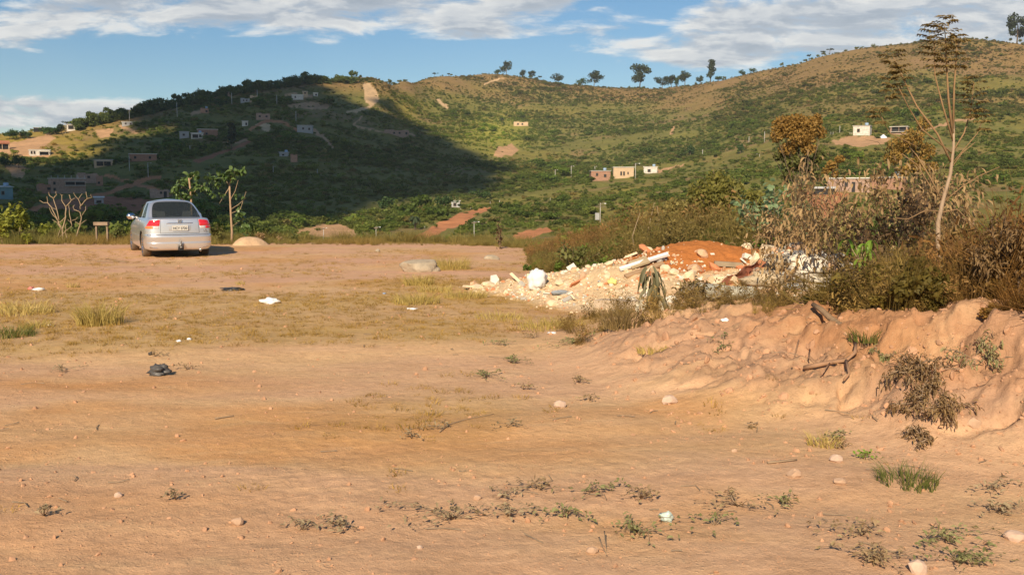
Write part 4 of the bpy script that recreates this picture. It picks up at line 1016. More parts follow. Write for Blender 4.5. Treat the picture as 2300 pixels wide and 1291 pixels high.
# ------------------------------------------------------------------ the parked car
from mathutils.bvhtree import BVHTree
def build_car():
    paint = surf('silver_car_paint', (0.74, 0.74, 0.74), 0.30, 0.03, 3.0, metal=0.72, spec=.5, col2=(0.68, 0.68, 0.67), coat=0.6)
    glass, t, b, out = new_mat('tinted_glass'); b.inputs['Base Color'].default_value = (0.05, 0.06, 0.06, 1); b.inputs['Roughness'].default_value = 0.03
    b.inputs['Transmission Weight'].default_value = 0.0; b.inputs['Specular IOR Level'].default_value = 0.7
    tr = t.node('ShaderNodeBsdfTransparent'); tr.inputs[0].default_value = (0.55, 0.6, 0.58, 1); mx = t.node('ShaderNodeMixShader'); mx.inputs[0].default_value = 0.55
    t.l.new(b.outputs[0], mx.inputs[1]); t.l.new(tr.outputs[0], mx.inputs[2]); t.l.new(mx.outputs[0], out.inputs[0])
    dark = surf('black_rubber_trim', (0.02, 0.02, 0.02), 0.6, 0.1, 5); tyre_m = surf('dusty_tyre', (0.20, 0.14, 0.085), 0.95, 0.25, 8, col2=(0.07, 0.06, 0.05))
    chrome = surf('chrome_trim', (0.75, 0.75, 0.75), 0.12, 0.02, 5, metal=1.0); cloth = surf('grey_seat_cloth', (0.20, 0.19, 0.18), 0.9, 0.1, 5)
    red = surf('red_lamp_glass', (0.62, 0.012, 0.015), 0.12, 0.05, 9, spec=.6, coat=1.0); clear = surf('clear_lamp_glass', (0.75, 0.72, 0.70), 0.12, 0.1, 9, spec=.6, coat=1.0, metal=.3)
    amber = surf('amber_lamp_glass', (0.75, 0.22, 0.05), 0.15, 0.05, 9, coat=1.0)
    D = math.radians
    hd = D(26.5)
    fx, fy = -math.sin(hd), math.cos(hd)
    bx, by = -8.07, 24.25
    ax, ay = bx + .97 * fx, by + .97 * fy
    root = thing('parked_car', 'silver four door sedan parked at the edge of the lot with its rear to us', 'car', (ax, ay, gz(ax, ay) - .01), hd); root.scale = (.93, 1.0, .985)
    # cage: rings of 16 points per half, bottom to top; (rear y, half width, front y, z rear, z front, corner)
    def ring(yr, w, yf, zr, zf, zs=None, rc=.14):
        zs = zr if zs is None else zs
        pts = [(0, yr - .0, zr), (.30, yr + .005, zr), (.55, yr + .025, zr), (w - .12, yr + .07, zr), (w - .03, yr + .20, zr * .9 + zs * .1), (w, -.40, zs), (w + .005, 0, zs), (w + .01, .5, zs), (w + .01, .85, zs), (w + .01, 1.3, zs), (w, 1.9, zs * .8 + zf * .2),
               (w - .005, 2.35, zs * .45 + zf * .55), (w - .02, 2.8, zf), (w - .10, yf - .25, zf), (.50, yf - .04, zf), (0, yf, zf)]
        return pts
    belt = [(0, -.44, 1.005), (.33, -.43, 1.005), (.62, -.37, 1.0), (.69, -.27, .995), (.715, -.12, .985), (.73, .10, .98), (.735, .35, .975), (.74, .70, .97), (.742, .88, .97), (.742, 1.0, .965), (.735, 1.75, .955), (.70, 2.12, .95), (.66, 2.25, .95), (.55, 2.37, .955), (.30, 2.47, .965), (0, 2.50, .965)]
    mid = [(0, -.02, 1.21), (.30, -.01, 1.21), (.575, .02, 1.205), (.625, .08, 1.20), (.645, .17, 1.195), (.66, .28, 1.19), (.665, .45, 1.19), (.668, .74, 1.19), (.668, .90, 1.19), (.668, 1.0, 1.19), (.66, 1.42, 1.19), (.63, 1.70, 1.19), (.595, 1.82, 1.19), (.50, 1.93, 1.19), (.28, 2.02, 1.19), (0, 2.05, 1.19)]
    roof = [(0, .36, 1.395), (.27, .365, 1.392), (.49, .38, 1.375), (.535, .42, 1.365), (.555, .48, 1.36), (.57, .56, 1.36), (.575, .66, 1.36), (.578, .80, 1.362), (.578, .92, 1.362), (.578, 1.0, 1.362), (.57, 1.20, 1.36), (.545, 1.34, 1.355), (.51, 1.44, 1.36), (.42, 1.52, 1.375), (.22, 1.57, 1.39), (0, 1.585, 1.395)]
    def shrink(r, f, z, cy=.95): return [(x * f, cy + (y - cy) * f, zz + z) for x, y, zz in r]
    rings = [ring(-.70, .70, 3.2, .19, .19), ring(-.90, .80, 3.40, .20, .20), ring(-.945, .845, 3.46, .26, .26), ring(-.962, .856, 3.49, .385, .40), ring(-.945, .858, 3.48, .405, .42), ring(-.975, .862, 3.50, .545, .56),
             ring(-.955, .862, 3.49, .575, .58), ring(-.900, .860, 3.46, .590, .60, .60), ring(-.895, .858, 3.44, .74, .68, .75), ring(-.885, .835, 3.36, .90, .735, .87), ring(-.870, .800, 3.26, .965, .77, .93), ring(-.845, .775, 3.15, .992, .80, .955),
             belt, mid, roof, shrink(roof, .90, .030), shrink(roof, .6, .055), shrink(roof, .25, .062)]
    N = 30; V = []; F = []; MI = []
    for r in rings:
        V += r + [(-x, y, z) for x, y, z in r[14:0:-1]]
    side_glass = {5, 6, 8, 9, 10}; nr = len(rings)
    def seg_mat(level, s):
        h = s if s < 15 else 29 - s
        if level in (12, 13):
            if h in (0, 1): return 1
            if h in (13, 14, 12): return 2
            if h in (5, 6): return 3
            if h in (9, 10, 8): return 4
        return 0
    for k in range(nr - 1):
        for s in range(N):
            F.append((k * N + s, k * N + (s + 1) % N, (k + 1) * N + (s + 1) % N, (k + 1) * N + s)); MI.append(seg_mat(k, s))
    F.append(tuple((nr - 1) * N + s for s in range(N))); MI.append(0)
    F.append(tuple(range(N - 1, -1, -1))); MI.append(5)
    me = bpy.data.meshes.new('car_cage'); me.from_pydata(V, [], F); me.polygons.foreach_set('material_index', MI)
    mats = [paint, glass, glass, glass, glass, dark]
    for m in mats: me.materials.append(m)
    me.update()
    import bmesh
    bm = bmesh.new(); bm.from_mesh(me)
    cl = bm.edges.layers.float.new('crease_edge')
    bm.verts.ensure_lookup_table()
    for e in bm.edges:
        fs = e.link_faces
        if len(fs) == 2 and fs[0].material_index != fs[1].material_index: e[cl] = .8
        a, c = sorted(v.index // N for v in e.verts) if True else 0
        if a == c and a in (3, 4): e[cl] = .75
        elif a == c and a in (6, 7): e[cl] = .85
        elif a == c and a in (10, 11): e[cl] = .35
        elif a == c and a == 12: e[cl] = max(e[cl], .55)
    bm.to_mesh(me); bm.free()
    tmp = link('car_tmp', me)
    sub = tmp.modifiers.new('s', 'SUBSURF'); sub.levels = 3; sub.render_levels = 3
    cut = MB()
    for y in (0.0, 2.62):
        for sx in (-1, 1):
            Vc, Fc = tube_vf([(sx * .50, y, .33), (sx * 1.1, y, .33)], [.345, .345], 32)
            Vc = [(p[0], p[1], p[2]) for p in Vc]; cut.add(Vc, Fc)
    cm = cut.mesh('cut', [dark]); co = link('cut_tmp', cm)
    bo = tmp.modifiers.new('b', 'BOOLEAN'); bo.object = co; bo.operation = 'DIFFERENCE'; bo.solver = 'EXACT'
    dg = bpy.context.evaluated_depsgraph_get(); ev = tmp.evaluated_get(dg); full = bpy.data.meshes.new_from_object(ev)
    nv = len(full.vertices); co_ = np.empty(nv * 3); full.vertices.foreach_get('co', co_); co_ = co_.reshape(-1, 3)
    polys = [tuple(p.vertices) for p in full.polygons]; pm = [p.material_index for p in full.polygons]
    bvh = BVHTree.FromPolygons([Vector(c) for c in co_], polys)
    bpy.data.objects.remove(tmp); bpy.data.objects.remove(co)
    def sub_mesh(name, sel, mat, part, shift=0.0, smooth=True):
        fs = [polys[i] for i in sel]; used = sorted({v for f in fs for v in f}); mp = {v: i for i, v in enumerate(used)}
        m = bpy.data.meshes.new(name); m.from_pydata([tuple(co_[v]) for v in used], [], [[mp[v] for v in f] for f in fs]); m.materials.append(mat)
        m.polygons.foreach_set('use_smooth', [smooth] * len(fs)); m.update()
        return link(part, m, root)
    arch = [i for i, k in enumerate(pm) if k >= 5]
    body = sub_mesh('body', [i for i, k in enumerate(pm) if k == 0], paint, 'body')
    sub_mesh('underbody', arch, dark, 'underbody')
    cen = lambda i: co_[list(polys[i])].mean(0)
    sub_mesh('rear_window', [i for i, k in enumerate(pm) if k == 1], glass, 'rear_window')
    sub_mesh('windscreen', [i for i, k in enumerate(pm) if k == 2], glass, 'windscreen')
    for k in (3, 4):
        for sg in (-1, 1): sub_mesh('side_window', [i for i, q in enumerate(pm) if q == k and cen(i)[0] * sg > 0], glass, 'side_window')
    # patches that lie on the skin, seen from the rear or the side
    def patch(name, corners, n, m, mat, off=.008, direction='rear', parent=root, thick=True):
        """corners: (x, z) for bottom-left, bottom-right, top-right, top-left"""
        bl, br, tr_, tl = [np.array(c, float) for c in corners]
        P = []
        for j in range(m + 1):
            for i in range(n + 1):
                u, v = i / n, j / m; q = (bl * (1 - u) + br * u) * (1 - v) + (tl * (1 - u) + tr_ * u) * v
                if direction == 'rear': o_, d_ = Vector((q[0], -3, q[1])), Vector((0, 1, 0))
                elif direction == 'left': o_, d_ = Vector((-3, q[0], q[1])), Vector((1, 0, 0))
                else: o_, d_ = Vector((3, q[0], q[1])), Vector((-1, 0, 0))
                h, nn, ii, dd = bvh.ray_cast(o_, d_)
                if h is None: h = o_ + d_ * 2.2; nn = -d_
                if nn.dot(d_) > 0: nn = -nn
                edge = (i in (0, n) or j in (0, m)) and thick
                P.append(tuple(h + nn * (off if not edge else -.004)))
        F = [(j * (n + 1) + i, j * (n + 1) + i + 1, (j + 1) * (n + 1) + i + 1, (j + 1) * (n + 1) + i) for j in range(m) for i in range(n)]
        return MB().add(P, F).build(name, mat, parent)
    for s in (-1, 1):
        f = (lambda pts: [(s * x, z) for x, z in pts])
        patch('tail_lamp', f([(.50, .80), (.825, .80), (.735, .945), (.475, .965)]), 14, 8, red, .014)
        patch('tail_lamp', f([(.515, .735), (.66, .735), (.655, .803), (.505, .803)]), 8, 4, clear, .013)
        patch('tail_lamp', f([(.66, .735), (.842, .735), (.828, .803), (.655, .803)]), 8, 4, amber if s < 0 else red, .013)
    patch('boot_seam', [(-.495, .63), (-.488, .63), (-.462, .972), (-.469, .972)], 1, 10, dark, .003, thick=False)
    patch('boot_seam', [(.488, .63), (.495, .63), (.469, .972), (.462, .972)], 1, 10, dark, .003, thick=False)
    patch('boot_seam', [(-.49, .624), (.49, .624), (.49, .632), (-.49, .632)], 14, 1, dark, .003, thick=False)
    patch('bumper_seam', [(-.80, .583), (.80, .583), (.80, .594), (-.80, .594)], 20, 1, dark, .003, thick=False)
    patch('garnish', [(-.345, .855), (.345, .855), (.35, .885), (-.35, .885)], 12, 2, chrome, .02)
    patch('plate_recess', [(-.30, .665), (.30, .665), (.335, .85), (-.335, .85)], 10, 5, surf('silver_painted_shade', (.56, .56, .56), .35, .03, 3, metal=.6), .004)  # flat patch; the recess shade is painted as darker silver
    patch('keyhole', [(.40, .70), (.415, .70), (.415, .715), (.40, .715)], 2, 2, dark, .006)
    patch('reflector', [(-.79, .255), (-.52, .245), (-.56, .275), (-.79, .315)], 6, 3, chrome, .006); patch('reflector', [(.52, .245), (.79, .255), (.79, .315), (.56, .275)], 6, 3, chrome, .006)
    # number plate with its characters
    yy = -.925
    pl = MB().box((0, yy, .755), (.40, .012, .13)).build('number_plate', surf('number_plate_grey', (.55, .54, .50), .5, .05, 5), root, False)
    def text(s, size, loc, mat, parent, name, sx=1.0):
        c = bpy.data.curves.new(name, 'FONT'); c.body = s; c.size = size; c.extrude = .002; c.align_x = 'CENTER'; c.align_y = 'CENTER'; c.materials.append(mat)
        c.offset = size * .012
        q = bpy.data.objects.new(name, c); COL.objects.link(q); bpy.context.view_layer.update(); me_ = bpy.data.meshes.new_from_object(q.evaluated_get(bpy.context.evaluated_depsgraph_get())); bpy.data.objects.remove(q)
        o = link(name, me_, parent); o.location = loc; o.rotation_euler = (math.pi / 2, 0, 0); o.scale = (sx, 1, 1); return o
    text('HCY 3720', .088, (0, yy - .008, .745), dark, pl, 'lettering', .92)
    # maker's badge: an H in a rounded frame, and the trim letters
    bd = MB(); z0 = .925; y0 = -.905
    for s in (-1, 1): bd.box((s * .026, y0, z0), (.012, .01, .055), tilt=Matrix.Rotation(s * .12, 4, 'Y'))
    bd.box((0, y0, z0), (.045, .01, .012))
    for s in (-1, 1): bd.box((s * .046, y0 + .001, z0), (.006, .012, .075), tilt=Matrix.Rotation(s * .1, 4, 'Y'))
    bd.box((0, y0 + .001, z0 + .037), (.10, .012, .006)); bd.box((0, y0 + .001, z0 - .037), (.078, .012, .006))
    bd.build('badge', chrome, root, False)
    text('LXL', .06, (.65, -.885, .69), chrome, root, 'trim_letters')
    # tow hitch, exhaust, mirrors, handles, mouldings
    th = MB(); th.box((0, -.97, .28), (.07, .16, .05)); th.box((0, -1.02, .33), (.12, .05, .07)); V_, F_ = tube_vf([(0, -1.04, .33), (0, -1.04, .40)], [.018, .018], 8); th.add(V_, F_)
    V_, F_ = tube_vf([(0, -1.04, .385), (0, -1.04, .40), (0, -1.04, .425), (0, -1.04, .445)], [.012, .024, .024, .010], 10); th.add(V_, F_); th.build('tow_hitch', surf('dull_hitch_steel', (.22, .21, .20), .45, .1, 9, metal=.6), root)
    MB().box((0, -.96, .25), (.13, .12, .09)).build('hitch_box', dark, root, False)
    MB().tube([(.50, -.72, .20), (.50, -.93, .195)], [.028, .028], 10).build('exhaust_pipe', chrome, root)
    for s in (-1, 1):
        m = MB(); V_, F_ = tube_vf([(s * .80, 1.83, .985), (s * .86, 1.80, .99), (s * .985, 1.79, .99), (s * 1.02, 1.80, .985)], [.035, .082, .078, .03], 12); V_ = [(x, 1.8 + (y - 1.8) * .8, z) for x, y, z in V_]; m.add(V_, F_)
        mi = m.build('mirror', chrome if s < 0 else paint, root)
        MB().tube([(s * .70, 1.86, .955), (s * .82, 1.82, .97)], [.03, .03], 6).build('mirror_arm', paint, mi)
        d_ = 'left' if s < 0 else 'right'
        for (a, b_) in ((.62, .76), (1.52, 1.66)): patch('door_handle', [(a, .80), (b_, .80), (b_, .825), (a, .825)], 3, 2, paint, .02, d_)
        patch('side_moulding', [(.30, .505), (2.2, .505), (2.2, .545), (.30, .545)], 16, 2, paint, .012, d_)
        for a in (.33, .93, 1.98): patch('door_seam', [(a, .30), (a + .008, .30), (a + .02, .93), (a + .012, .93)], 1, 12, dark, .003, d_, thick=False)
    patch('fuel_flap', [(-.52, .74), (-.38, .74), (-.38, .86), (-.52, .86)], 4, 4, paint, .004, 'left')
    # seats and headrests seen through the rear window
    for x in (-.36, .36):
        st = MB(); st.box((x, 1.05, .68), (.50, .14, .70), taper=.85); st.box((x, 1.25, .38), (.5, .5, .16)); so = st.build('front_seat', cloth, root, False)
        MB().box((x, 1.02, 1.13), (.25, .10, .17), taper=.85).build('headrest', cloth, so, False)
    rs = MB(); rs.box((0, .12, .72), (1.25, .14, .58), taper=.95); rs.box((0, .35, .42), (1.25, .5, .16)); ro = rs.build('rear_seat', cloth, root, False)
    for x in (-.34, .34): MB().box((x, .10, 1.075), (.24, .10, .15), taper=.85).build('headrest', cloth, ro, False)
    MB().box((0, -.12, .955), (1.25, .45, .02)).build('parcel_shelf', dark, root, False)
    MB().box((0, 2.05, .80), (1.3, .3, .25)).build('dashboard', dark, root, False)
    MB().box((0, .9, .26), (1.4, 2.9, .05)).build('cabin_floor', dark, root, False)
    sw = MB()
    ring_pts = [(-.36 + .18 * math.cos(a), 1.72 + .06 * math.sin(a), .86 + .17 * math.sin(a)) for a in np.linspace(0, 2 * math.pi, 17)]
    sw.tube(ring_pts, [.014] * 17, 6, cap=False); sw.build('steering_wheel', dark, root)
    # wheels
    def wheel(x, y, s):
        w = thing('wheel', None, None); w.parent = root; w.location = (x, y, .31)
        for k in list(w.keys()): del w[k]
        prof = [(.20, -.085), (.225, -.10), (.285, -.10), (.303, -.075), (.310, -.04), (.310, .04), (.303, .075), (.285, .10), (.225, .10), (.20, .085)]
        n = 36; V_ = []; F_ = []
        for i in range(n):
            a = 2 * math.pi * i / n
            for r, xx in prof: V_.append((xx, r * math.cos(a), r * math.sin(a)))
        m_ = len(prof)
        for i in range(n):
            for j in range(m_ - 1): F_.append((i * m_ + j, ((i + 1) % n) * m_ + j, ((i + 1) % n) * m_ + j + 1, i * m_ + j + 1))
        MB().add(V_, F_).build('tyre', tyre_m, w)
        R = MB()
        prof2 = [(.205, -.09), (.205, .085), (.196, .095), (.185, .06)]
        V_ = []; F_ = []
        for i in range(n):
            a = 2 * math.pi * i / n
            for r, xx in prof2: V_.append((xx * s, r * math.cos(a), r * math.sin(a)))
        for i in range(n):
            for j in range(3): F_.append((i * 4 + j, ((i + 1) % n) * 4 + j, ((i + 1) % n) * 4 + j + 1, i * 4 + j + 1))
        R.add(V_, F_)
        for k in range(7):
            a = 2 * math.pi * k / 7
            R.box((s * .075, math.cos(a) * .115, math.sin(a) * .115), (.03, .045, .17), tilt=Matrix.Rotation(a - math.pi / 2, 4, 'X'))
        V_, F_ = tube_vf([(s * .03, 0, 0), (s * .085, 0, 0), (s * .095, 0, 0)], [.05, .05, .03], 14); R.add(V_, F_)
        R.build('rim', chrome, w)
        MB().tube([(s * .0, 0, 0), (s * .02, 0, 0)], [.19, .19], 20).build('brake_disc', dark, w)
    for y in (0, 2.62):
        for s in (-1, 1): wheel(s * .745, y, s)
build_car()
# ------------------------------------------------------------------ plants and grass close by
def grass_blades(n, rad, h, lean, w, rnd, segs=3, curve=1.0):
    a = rnd.uniform(0, 2 * math.pi, n); r = rad * np.sqrt(rnd.random(n)); bx = np.cos(a) * r; by = np.sin(a) * r
    H = h * rnd.uniform(.45, 1.1, n); L = lean * H * rnd.uniform(.2, 1.2, n); d = a + rnd.normal(0, .7, n); th = rnd.uniform(0, math.pi, n)
    W = w * rnd.uniform(.6, 1.3, n); V = np.empty((n, segs + 1, 2, 3))
    for s in range(segs + 1):
        u = s / segs; cx = bx + np.cos(d) * L * u**(1 + curve); cy = by + np.sin(d) * L * u**(1 + curve); cz = H * (u - .28 * curve * lean * u * u)
        ww = W * (1 - u * .85) * .5
        V[:, s, 0] = np.stack([cx - np.cos(th) * ww, cy - np.sin(th) * ww, cz], -1); V[:, s, 1] = np.stack([cx + np.cos(th) * ww, cy + np.sin(th) * ww, cz], -1)
    V = V.reshape(-1, 3); base = np.arange(n)[:, None] * (segs + 1) * 2; F = []
    for s in range(segs): F.append(base + np.array([[2 * s, 2 * s + 1, 2 * s + 3, 2 * s + 2]]))
    return V, np.concatenate(F)

G_STRAW = leaf_mat('straw_grass', [(0.20, 0.155, 0.05), (0.34, 0.26, 0.085), (0.50, 0.40, 0.15)], 0.3, tint=True)
G_TUFT = leaf_mat('yellow_green_grass', [(0.30, 0.235, 0.065), (0.52, 0.40, 0.12), (0.72, 0.56, 0.22)], 0.35)
G_BROWN = leaf_mat('withered_brown_grass', [(0.13, 0.09, 0.035), (0.26, 0.18, 0.07), (0.42, 0.31, 0.13)], 0.3)
W_GREEN = leaf_mat('weed_leaves', [(0.16, 0.17, 0.06), (0.27, 0.27, 0.11), (0.42, 0.37, 0.18)], 0.3, tint=False)
TWIG = lambda: surf('dry_twig', (0.33, 0.235, 0.145), 0.9, .2, 12)
TWIGL = lambda: surf('pale_dead_branch', (0.36, 0.265, 0.16), 0.9, .2, 9)

def grass_protos():
    rnd = np.random.default_rng(21); out = []
    for k in range(3): V, F = grass_blades(26, .09, .075, 1.2, .006, rnd, 2); out.append(np_mesh('short_grass', V, F, [G_STRAW], None, True))        # 0-2 short
    for k in range(3): V, F = grass_blades(70, .16, .42, .55, .009, rnd, 3); out.append(np_mesh('medium_grass', V, F, [G_STRAW], None, True))       # 3-5 medium
    for k in range(3): V, F = grass_blades(80, .20, 1.0, .35, .010, rnd, 4); out.append(np_mesh('tall_grass', V, F, [G_STRAW], None, True))         # 6-8 tall
    for k in range(2):                                                                                                                       # 9-10 leafy bush for the slope below the edge
        cs = np.stack([rnd.normal(0, .35, 6), rnd.normal(0, .35, 6), .25 + rnd.random(6) * .6], 1); V, F = leaf_cloud(cs, np.full((6, 3), .36), 650, .10, rnd, aspect=1.4)
        out.append(np_mesh('leafy_bush', V, F, [SCRUB], None, False))
    G_DRYW = leaf_mat('dry_weed_leaves', [(0.16, 0.115, 0.045), (0.30, 0.215, 0.08), (0.50, 0.38, 0.16)], .3, tint=True)
    for k in range(4):                                                                                                                       # 11-14 tangled dry weeds
        nb = 9; cs = np.stack([rnd.normal(0, .16, nb), rnd.normal(0, .16, nb), .12 + rnd.random(nb) * .75], 1); V, F = leaf_cloud(cs, np.full((nb, 3), .17), 190, .021, rnd, aspect=2.8)
        V2, F2 = grass_blades(44, .14, 1.05, .6, .008, rnd, 4); out.append(np_mesh('dry_weed', np.concatenate([V, V2]), [F, F2 + len(V)], [G_DRYW], None, False))
    return out
GRASS = proto_collection('grass_clump', grass_protos())

def clod_meshes():
    rnd = np.random.default_rng(8); out = []
    m = surf('dry_earth_clod', (0.50, 0.29, 0.165), .95, .25, 14, col2=(0.36, 0.19, 0.11), obj_rand=.3)
    for k in range(5):
        V, F = rock_vf(1, rnd, 2 if k < 2 else 1, .35); out.append(np_mesh('clod', V, F, [m], None, False))
    return out
def rock_vf(r, rnd, lev=2, rough=.25, sq=(1, 1, .75)):
    import bmesh
    bm = bmesh.new(); bmesh.ops.create_icosphere(bm, subdivisions=lev, radius=1.0)
    V = np.array([v.co[:] for v in bm.verts]); F = np.array([[v.index for v in f.verts] for f in bm.faces]); bm.free()
    off = rnd.random(3) * 50
    n = np.array([mnoise.noise(Vector(v * 1.3 + off)) + .5 * mnoise.noise(Vector(v * 3.1 + off)) for v in V])
    V = V * (1 + rough * n)[:, None]
    for _ in range(4):                                               # flat broken faces
        d = rnd.normal(size=3); d /= np.linalg.norm(d); c = rnd.uniform(.55, .85); s = V @ d; V = V - np.outer(np.maximum(s - c, 0), d)
    return V * np.array(sq) * r, F
CLODS = proto_collection('earth_clod', clod_meshes())

def near_scatter():
    rnd = np.random.default_rng(31)
    def put(name, X, Y, sc, idx, tint, label, coll=GRASS, sink=.0, tiltv=.12):
        n = len(X); Z = ground_z(X, Y) - sink
        S = np.stack([sc, sc, sc * rnd.uniform(.8, 1.2, n)], 1) if np.ndim(sc) == 1 else sc
        scatter(name, np.stack([X, Y, Z], 1), S, np.stack([rnd.normal(0, tiltv, n), rnd.normal(0, tiltv, n), rnd.uniform(0, 6.28, n)], 1), idx, tint, coll, label)
    # short dry grass lying in patches on the lot
    n = 60000; Y = np.sqrt(rnd.random(n) * (27**2 - 5**2) + 25); X = rnd.uniform(-.62, .4, n) * Y
    g = grassy(X, Y); k = (rnd.random(n) < g * .38) & (Y < edge_y(X)); X, Y, g = X[k], Y[k], g[k]; n = len(X)
    t = np.array([[1.05, .86, .58]]) * (.8 + .5 * rnd.random((n, 1))) * (1 + .15 * fbm(X, Y, 2, 2, 9)[:, None])
    put('short_grass', X, Y, rnd.uniform(.35, .95, n), rnd.integers(0, 3, n), t, 'short dry grass in patches on the bare lot')
    # grass and weeds along the plateau edge
    n = 5200; X = rnd.uniform(-21, 5.5, n); Y = edge_y(X) + rnd.normal(1.1, 1.1, n); k = Y > edge_y(X) - .9
    k &= ~((np.abs(X + 9.7) < .0)); X, Y = X[k], Y[k]; n = len(X)
    hgt = (.45 + .5 * vnoise(X / 1.5, Y * 0, 5)) * rnd.uniform(.6, 1.2, n) * np.where(X < -9, 1.1, .75) * np.where((X / Y > -.13) & (X / Y < -.05), .45, 1)
    gr = vnoise(X / 2.5, Y / 3, 6)[:, None]; t = np.array([[.62, .78, .62]]) * gr + np.array([[.95, .82, .68]]) * (1 - gr); t = t * (.75 + .4 * rnd.random((n, 1)))
    put('edge_grass', X, Y, hgt, rnd.integers(3, 6, n), t, 'rough olive grass along the edge of the lot', tiltv=.3)
    # leafy weeds on the slope below the edge
    n = 5200; X = rnd.uniform(-30, 38, n); Y = edge_y(X) + rnd.uniform(2.0, 30, n); sc = rnd.uniform(.5, 1.1, n) * np.interp(X, [-14, -9, -7, 20], [.8, .7, .35, .45])
    k = (Y > 24) & (Y < 60) & (vnoise(X / 5, Y / 5, 12) > .3); X, Y, sc = X[k], Y[k], sc[k]; n = len(X)
    kk = ~((X / Y > -.24) & (X / Y < .02) & (rnd.random(n) < .85)); X, Y, sc = X[kk], Y[kk], sc[kk]; n = len(X)
    t = np.array([[.95, .95, .8]]) * (.7 + .6 * vnoise(X / 4, Y / 4, 13)[:, None]); put('slope_weeds', X, Y, sc, rnd.integers(9, 11, n), t, 'leafy scrub on the slope falling away below the lot')
    n = 5200; X = rnd.uniform(-22, 32, n); Y = edge_y(X) + rnd.uniform(1.0, 1.5, n) + 40 * rnd.random(n)**2 * np.where(X > 8, 1, .33); t = np.array([[.8, .8, .65]]) * (.6 + .6 * rnd.random((n, 1)))
    put('slope_grass', X, Y, rnd.uniform(.7, 1.3, n), rnd.integers(3, 6, n), t, 'rough grass on the slope just below the lot')
    # fine grit close by
    n = 16000; Y = np.exp(rnd.uniform(math.log(3.2), math.log(11), n)); X = rnd.uniform(-.56, .56, n) * Y; k = rnd.random(n) < .2 + .8 * vnoise(X / .7, Y / .4, 28); X, Y = X[k], Y[k]; n = len(X)
    s = rnd.uniform(.0015, .0045, n) * np.interp(Y, [3, 11], [.9, 1.5]); put('grit', X, Y, s, rnd.integers(2, 5, n), np.ones((n, 3)), 'fine grit strewn over the near earth', CLODS, 0, 1.5)
    # tall dry grass behind the rubble
    P = []
    while len(P) < 5600:
        x = rnd.uniform(.4, 12); y = rnd.uniform(16.5, 27); 
        lo = np.interp(x, [.4, 1.5, 3, 5, 7, 12], [20, 18.6, 18.0, 16.6, 14, 13])
        if y < lo or vnoise(x / 1.3, y / 1.3, 15) < .26: continue
        P.append((x, y))
    P = np.array(P); n = len(P); hh = np.interp(P[:, 0], [.4, 2, 3.5, 8, 12], [.30, .75, 1.25, 1.4, 1.3]) * rnd.uniform(.55, 1.15, n)
    gr = sstep(.45, .62, vnoise(P[:, 0] / 1.6, P[:, 1] / 1.6, 16))[:, None]
    t = (np.array([[.62, .64, .50]]) * gr + np.array([[.78, .60, .52]]) * (1 - gr)) * (.5 + .75 * rnd.random((n, 1)))
    q = rnd.random(n) < .10; id_ = np.where(q, rnd.integers(9, 11, n), np.where(rnd.random(n) < .5, rnd.integers(11, 15, n), rnd.integers(6, 9, n))); hh = np.where(q, hh * .6, hh); t = np.where(q[:, None], t * np.array([[1.6, 1.9, 1.6]]), t)
    put('tall_dry_grass', P[:, 0], P[:, 1], hh, id_, t * 1.2, 'tall brown and olive grass behind the rubble', tiltv=.32)
    # dense growth behind the bank on the right
    P = []
    while len(P) < 8500:
        x = rnd.uniform(2.6, 11); y = rnd.uniform(5.0, 16)
        yc = float(np.interp(x, BX, BYC))
        if (y > 9.9 and x / y < .358 + .015 * math.sin(y * 5) and rnd.random() < .93) or y < yc + np.interp(x, [2.6, 3.2, 4], [1.1, .4, .15]) or (x < 5.3 - .0 and 12.4 < y < 16 and x < 5.0) : continue
        if x < 3.6 + (y - 9) * .2 and y > 9.5 and y < 16: 
            if rnd.random() < .8: continue
        P.append((x, y))
    P = np.array(P); n = len(P); hh = (.16 + .62 * rnd.random(n)**1.5) * (.45 + 1.0 * vnoise(P[:, 0] / .5, P[:, 1] / .5, 24)) * np.interp(P[:, 0] / P[:, 1], [.3, .36, .42, .48, .6], [.5, .9, 1.1, 1.25, 1.35])
    br = sstep(.40, .50, P[:, 0] / P[:, 1])[:, None]
    t = (np.array([[.68, .62, .46]]) * (1 - br) + np.array([[.80, .55, .45]]) * br) * (.4 + .9 * rnd.random((n, 1)))
    q = rnd.random(n) < .2; id_ = np.where(q, rnd.integers(9, 11, n), np.where(rnd.random(n) < .55, rnd.integers(11, 15, n), rnd.integers(3, 9, n))); hh = np.where(id_ < 6, hh * 1.8, hh); hh = np.where(q, hh * .45, hh); t = np.where(q[:, None], t * np.array([[1.9, 1.3, 1.5]]), t)
    put('bank_grass', P[:, 0], P[:, 1], hh, id_, t * 1.25, 'thick withered grass behind the eroded bank', tiltv=.55)
    # weeds in front of the pile and along the crest
    P = []
    while len(P) < 300:
        x = rnd.uniform(.6, 3.9); y = rnd.uniform(9.2, 13.6)
        if vnoise(x / .5, y / .5, 18) < .60 or y < float(np.interp(x, BX, BYC)) - .1: continue
        P.append((x, y))
    P = np.array(P); n = len(P); t = np.array([[.8, .72, .55]]) * (.6 + .7 * rnd.random((n, 1)))
    put('crest_weeds', P[:, 0], P[:, 1], rnd.uniform(.10, .38, n), np.where(rnd.random(n) < .5, rnd.integers(11, 15, n), rnd.integers(3, 6, n)), t, 'dry weeds along the crest between the bank and the rubble', tiltv=.4)
    # clods and pebbles
    n = 42000; Y = np.exp(rnd.uniform(math.log(3.2), math.log(24), n)); X = rnd.uniform(-.6, .62, n) * Y
    z = ground_z(X, Y); bankm = sstep(.06, .2, z) * (Y < 11) * sstep(-.5, .5, X)
    cl = vnoise(X / .5, Y / .35, 19) ** 2
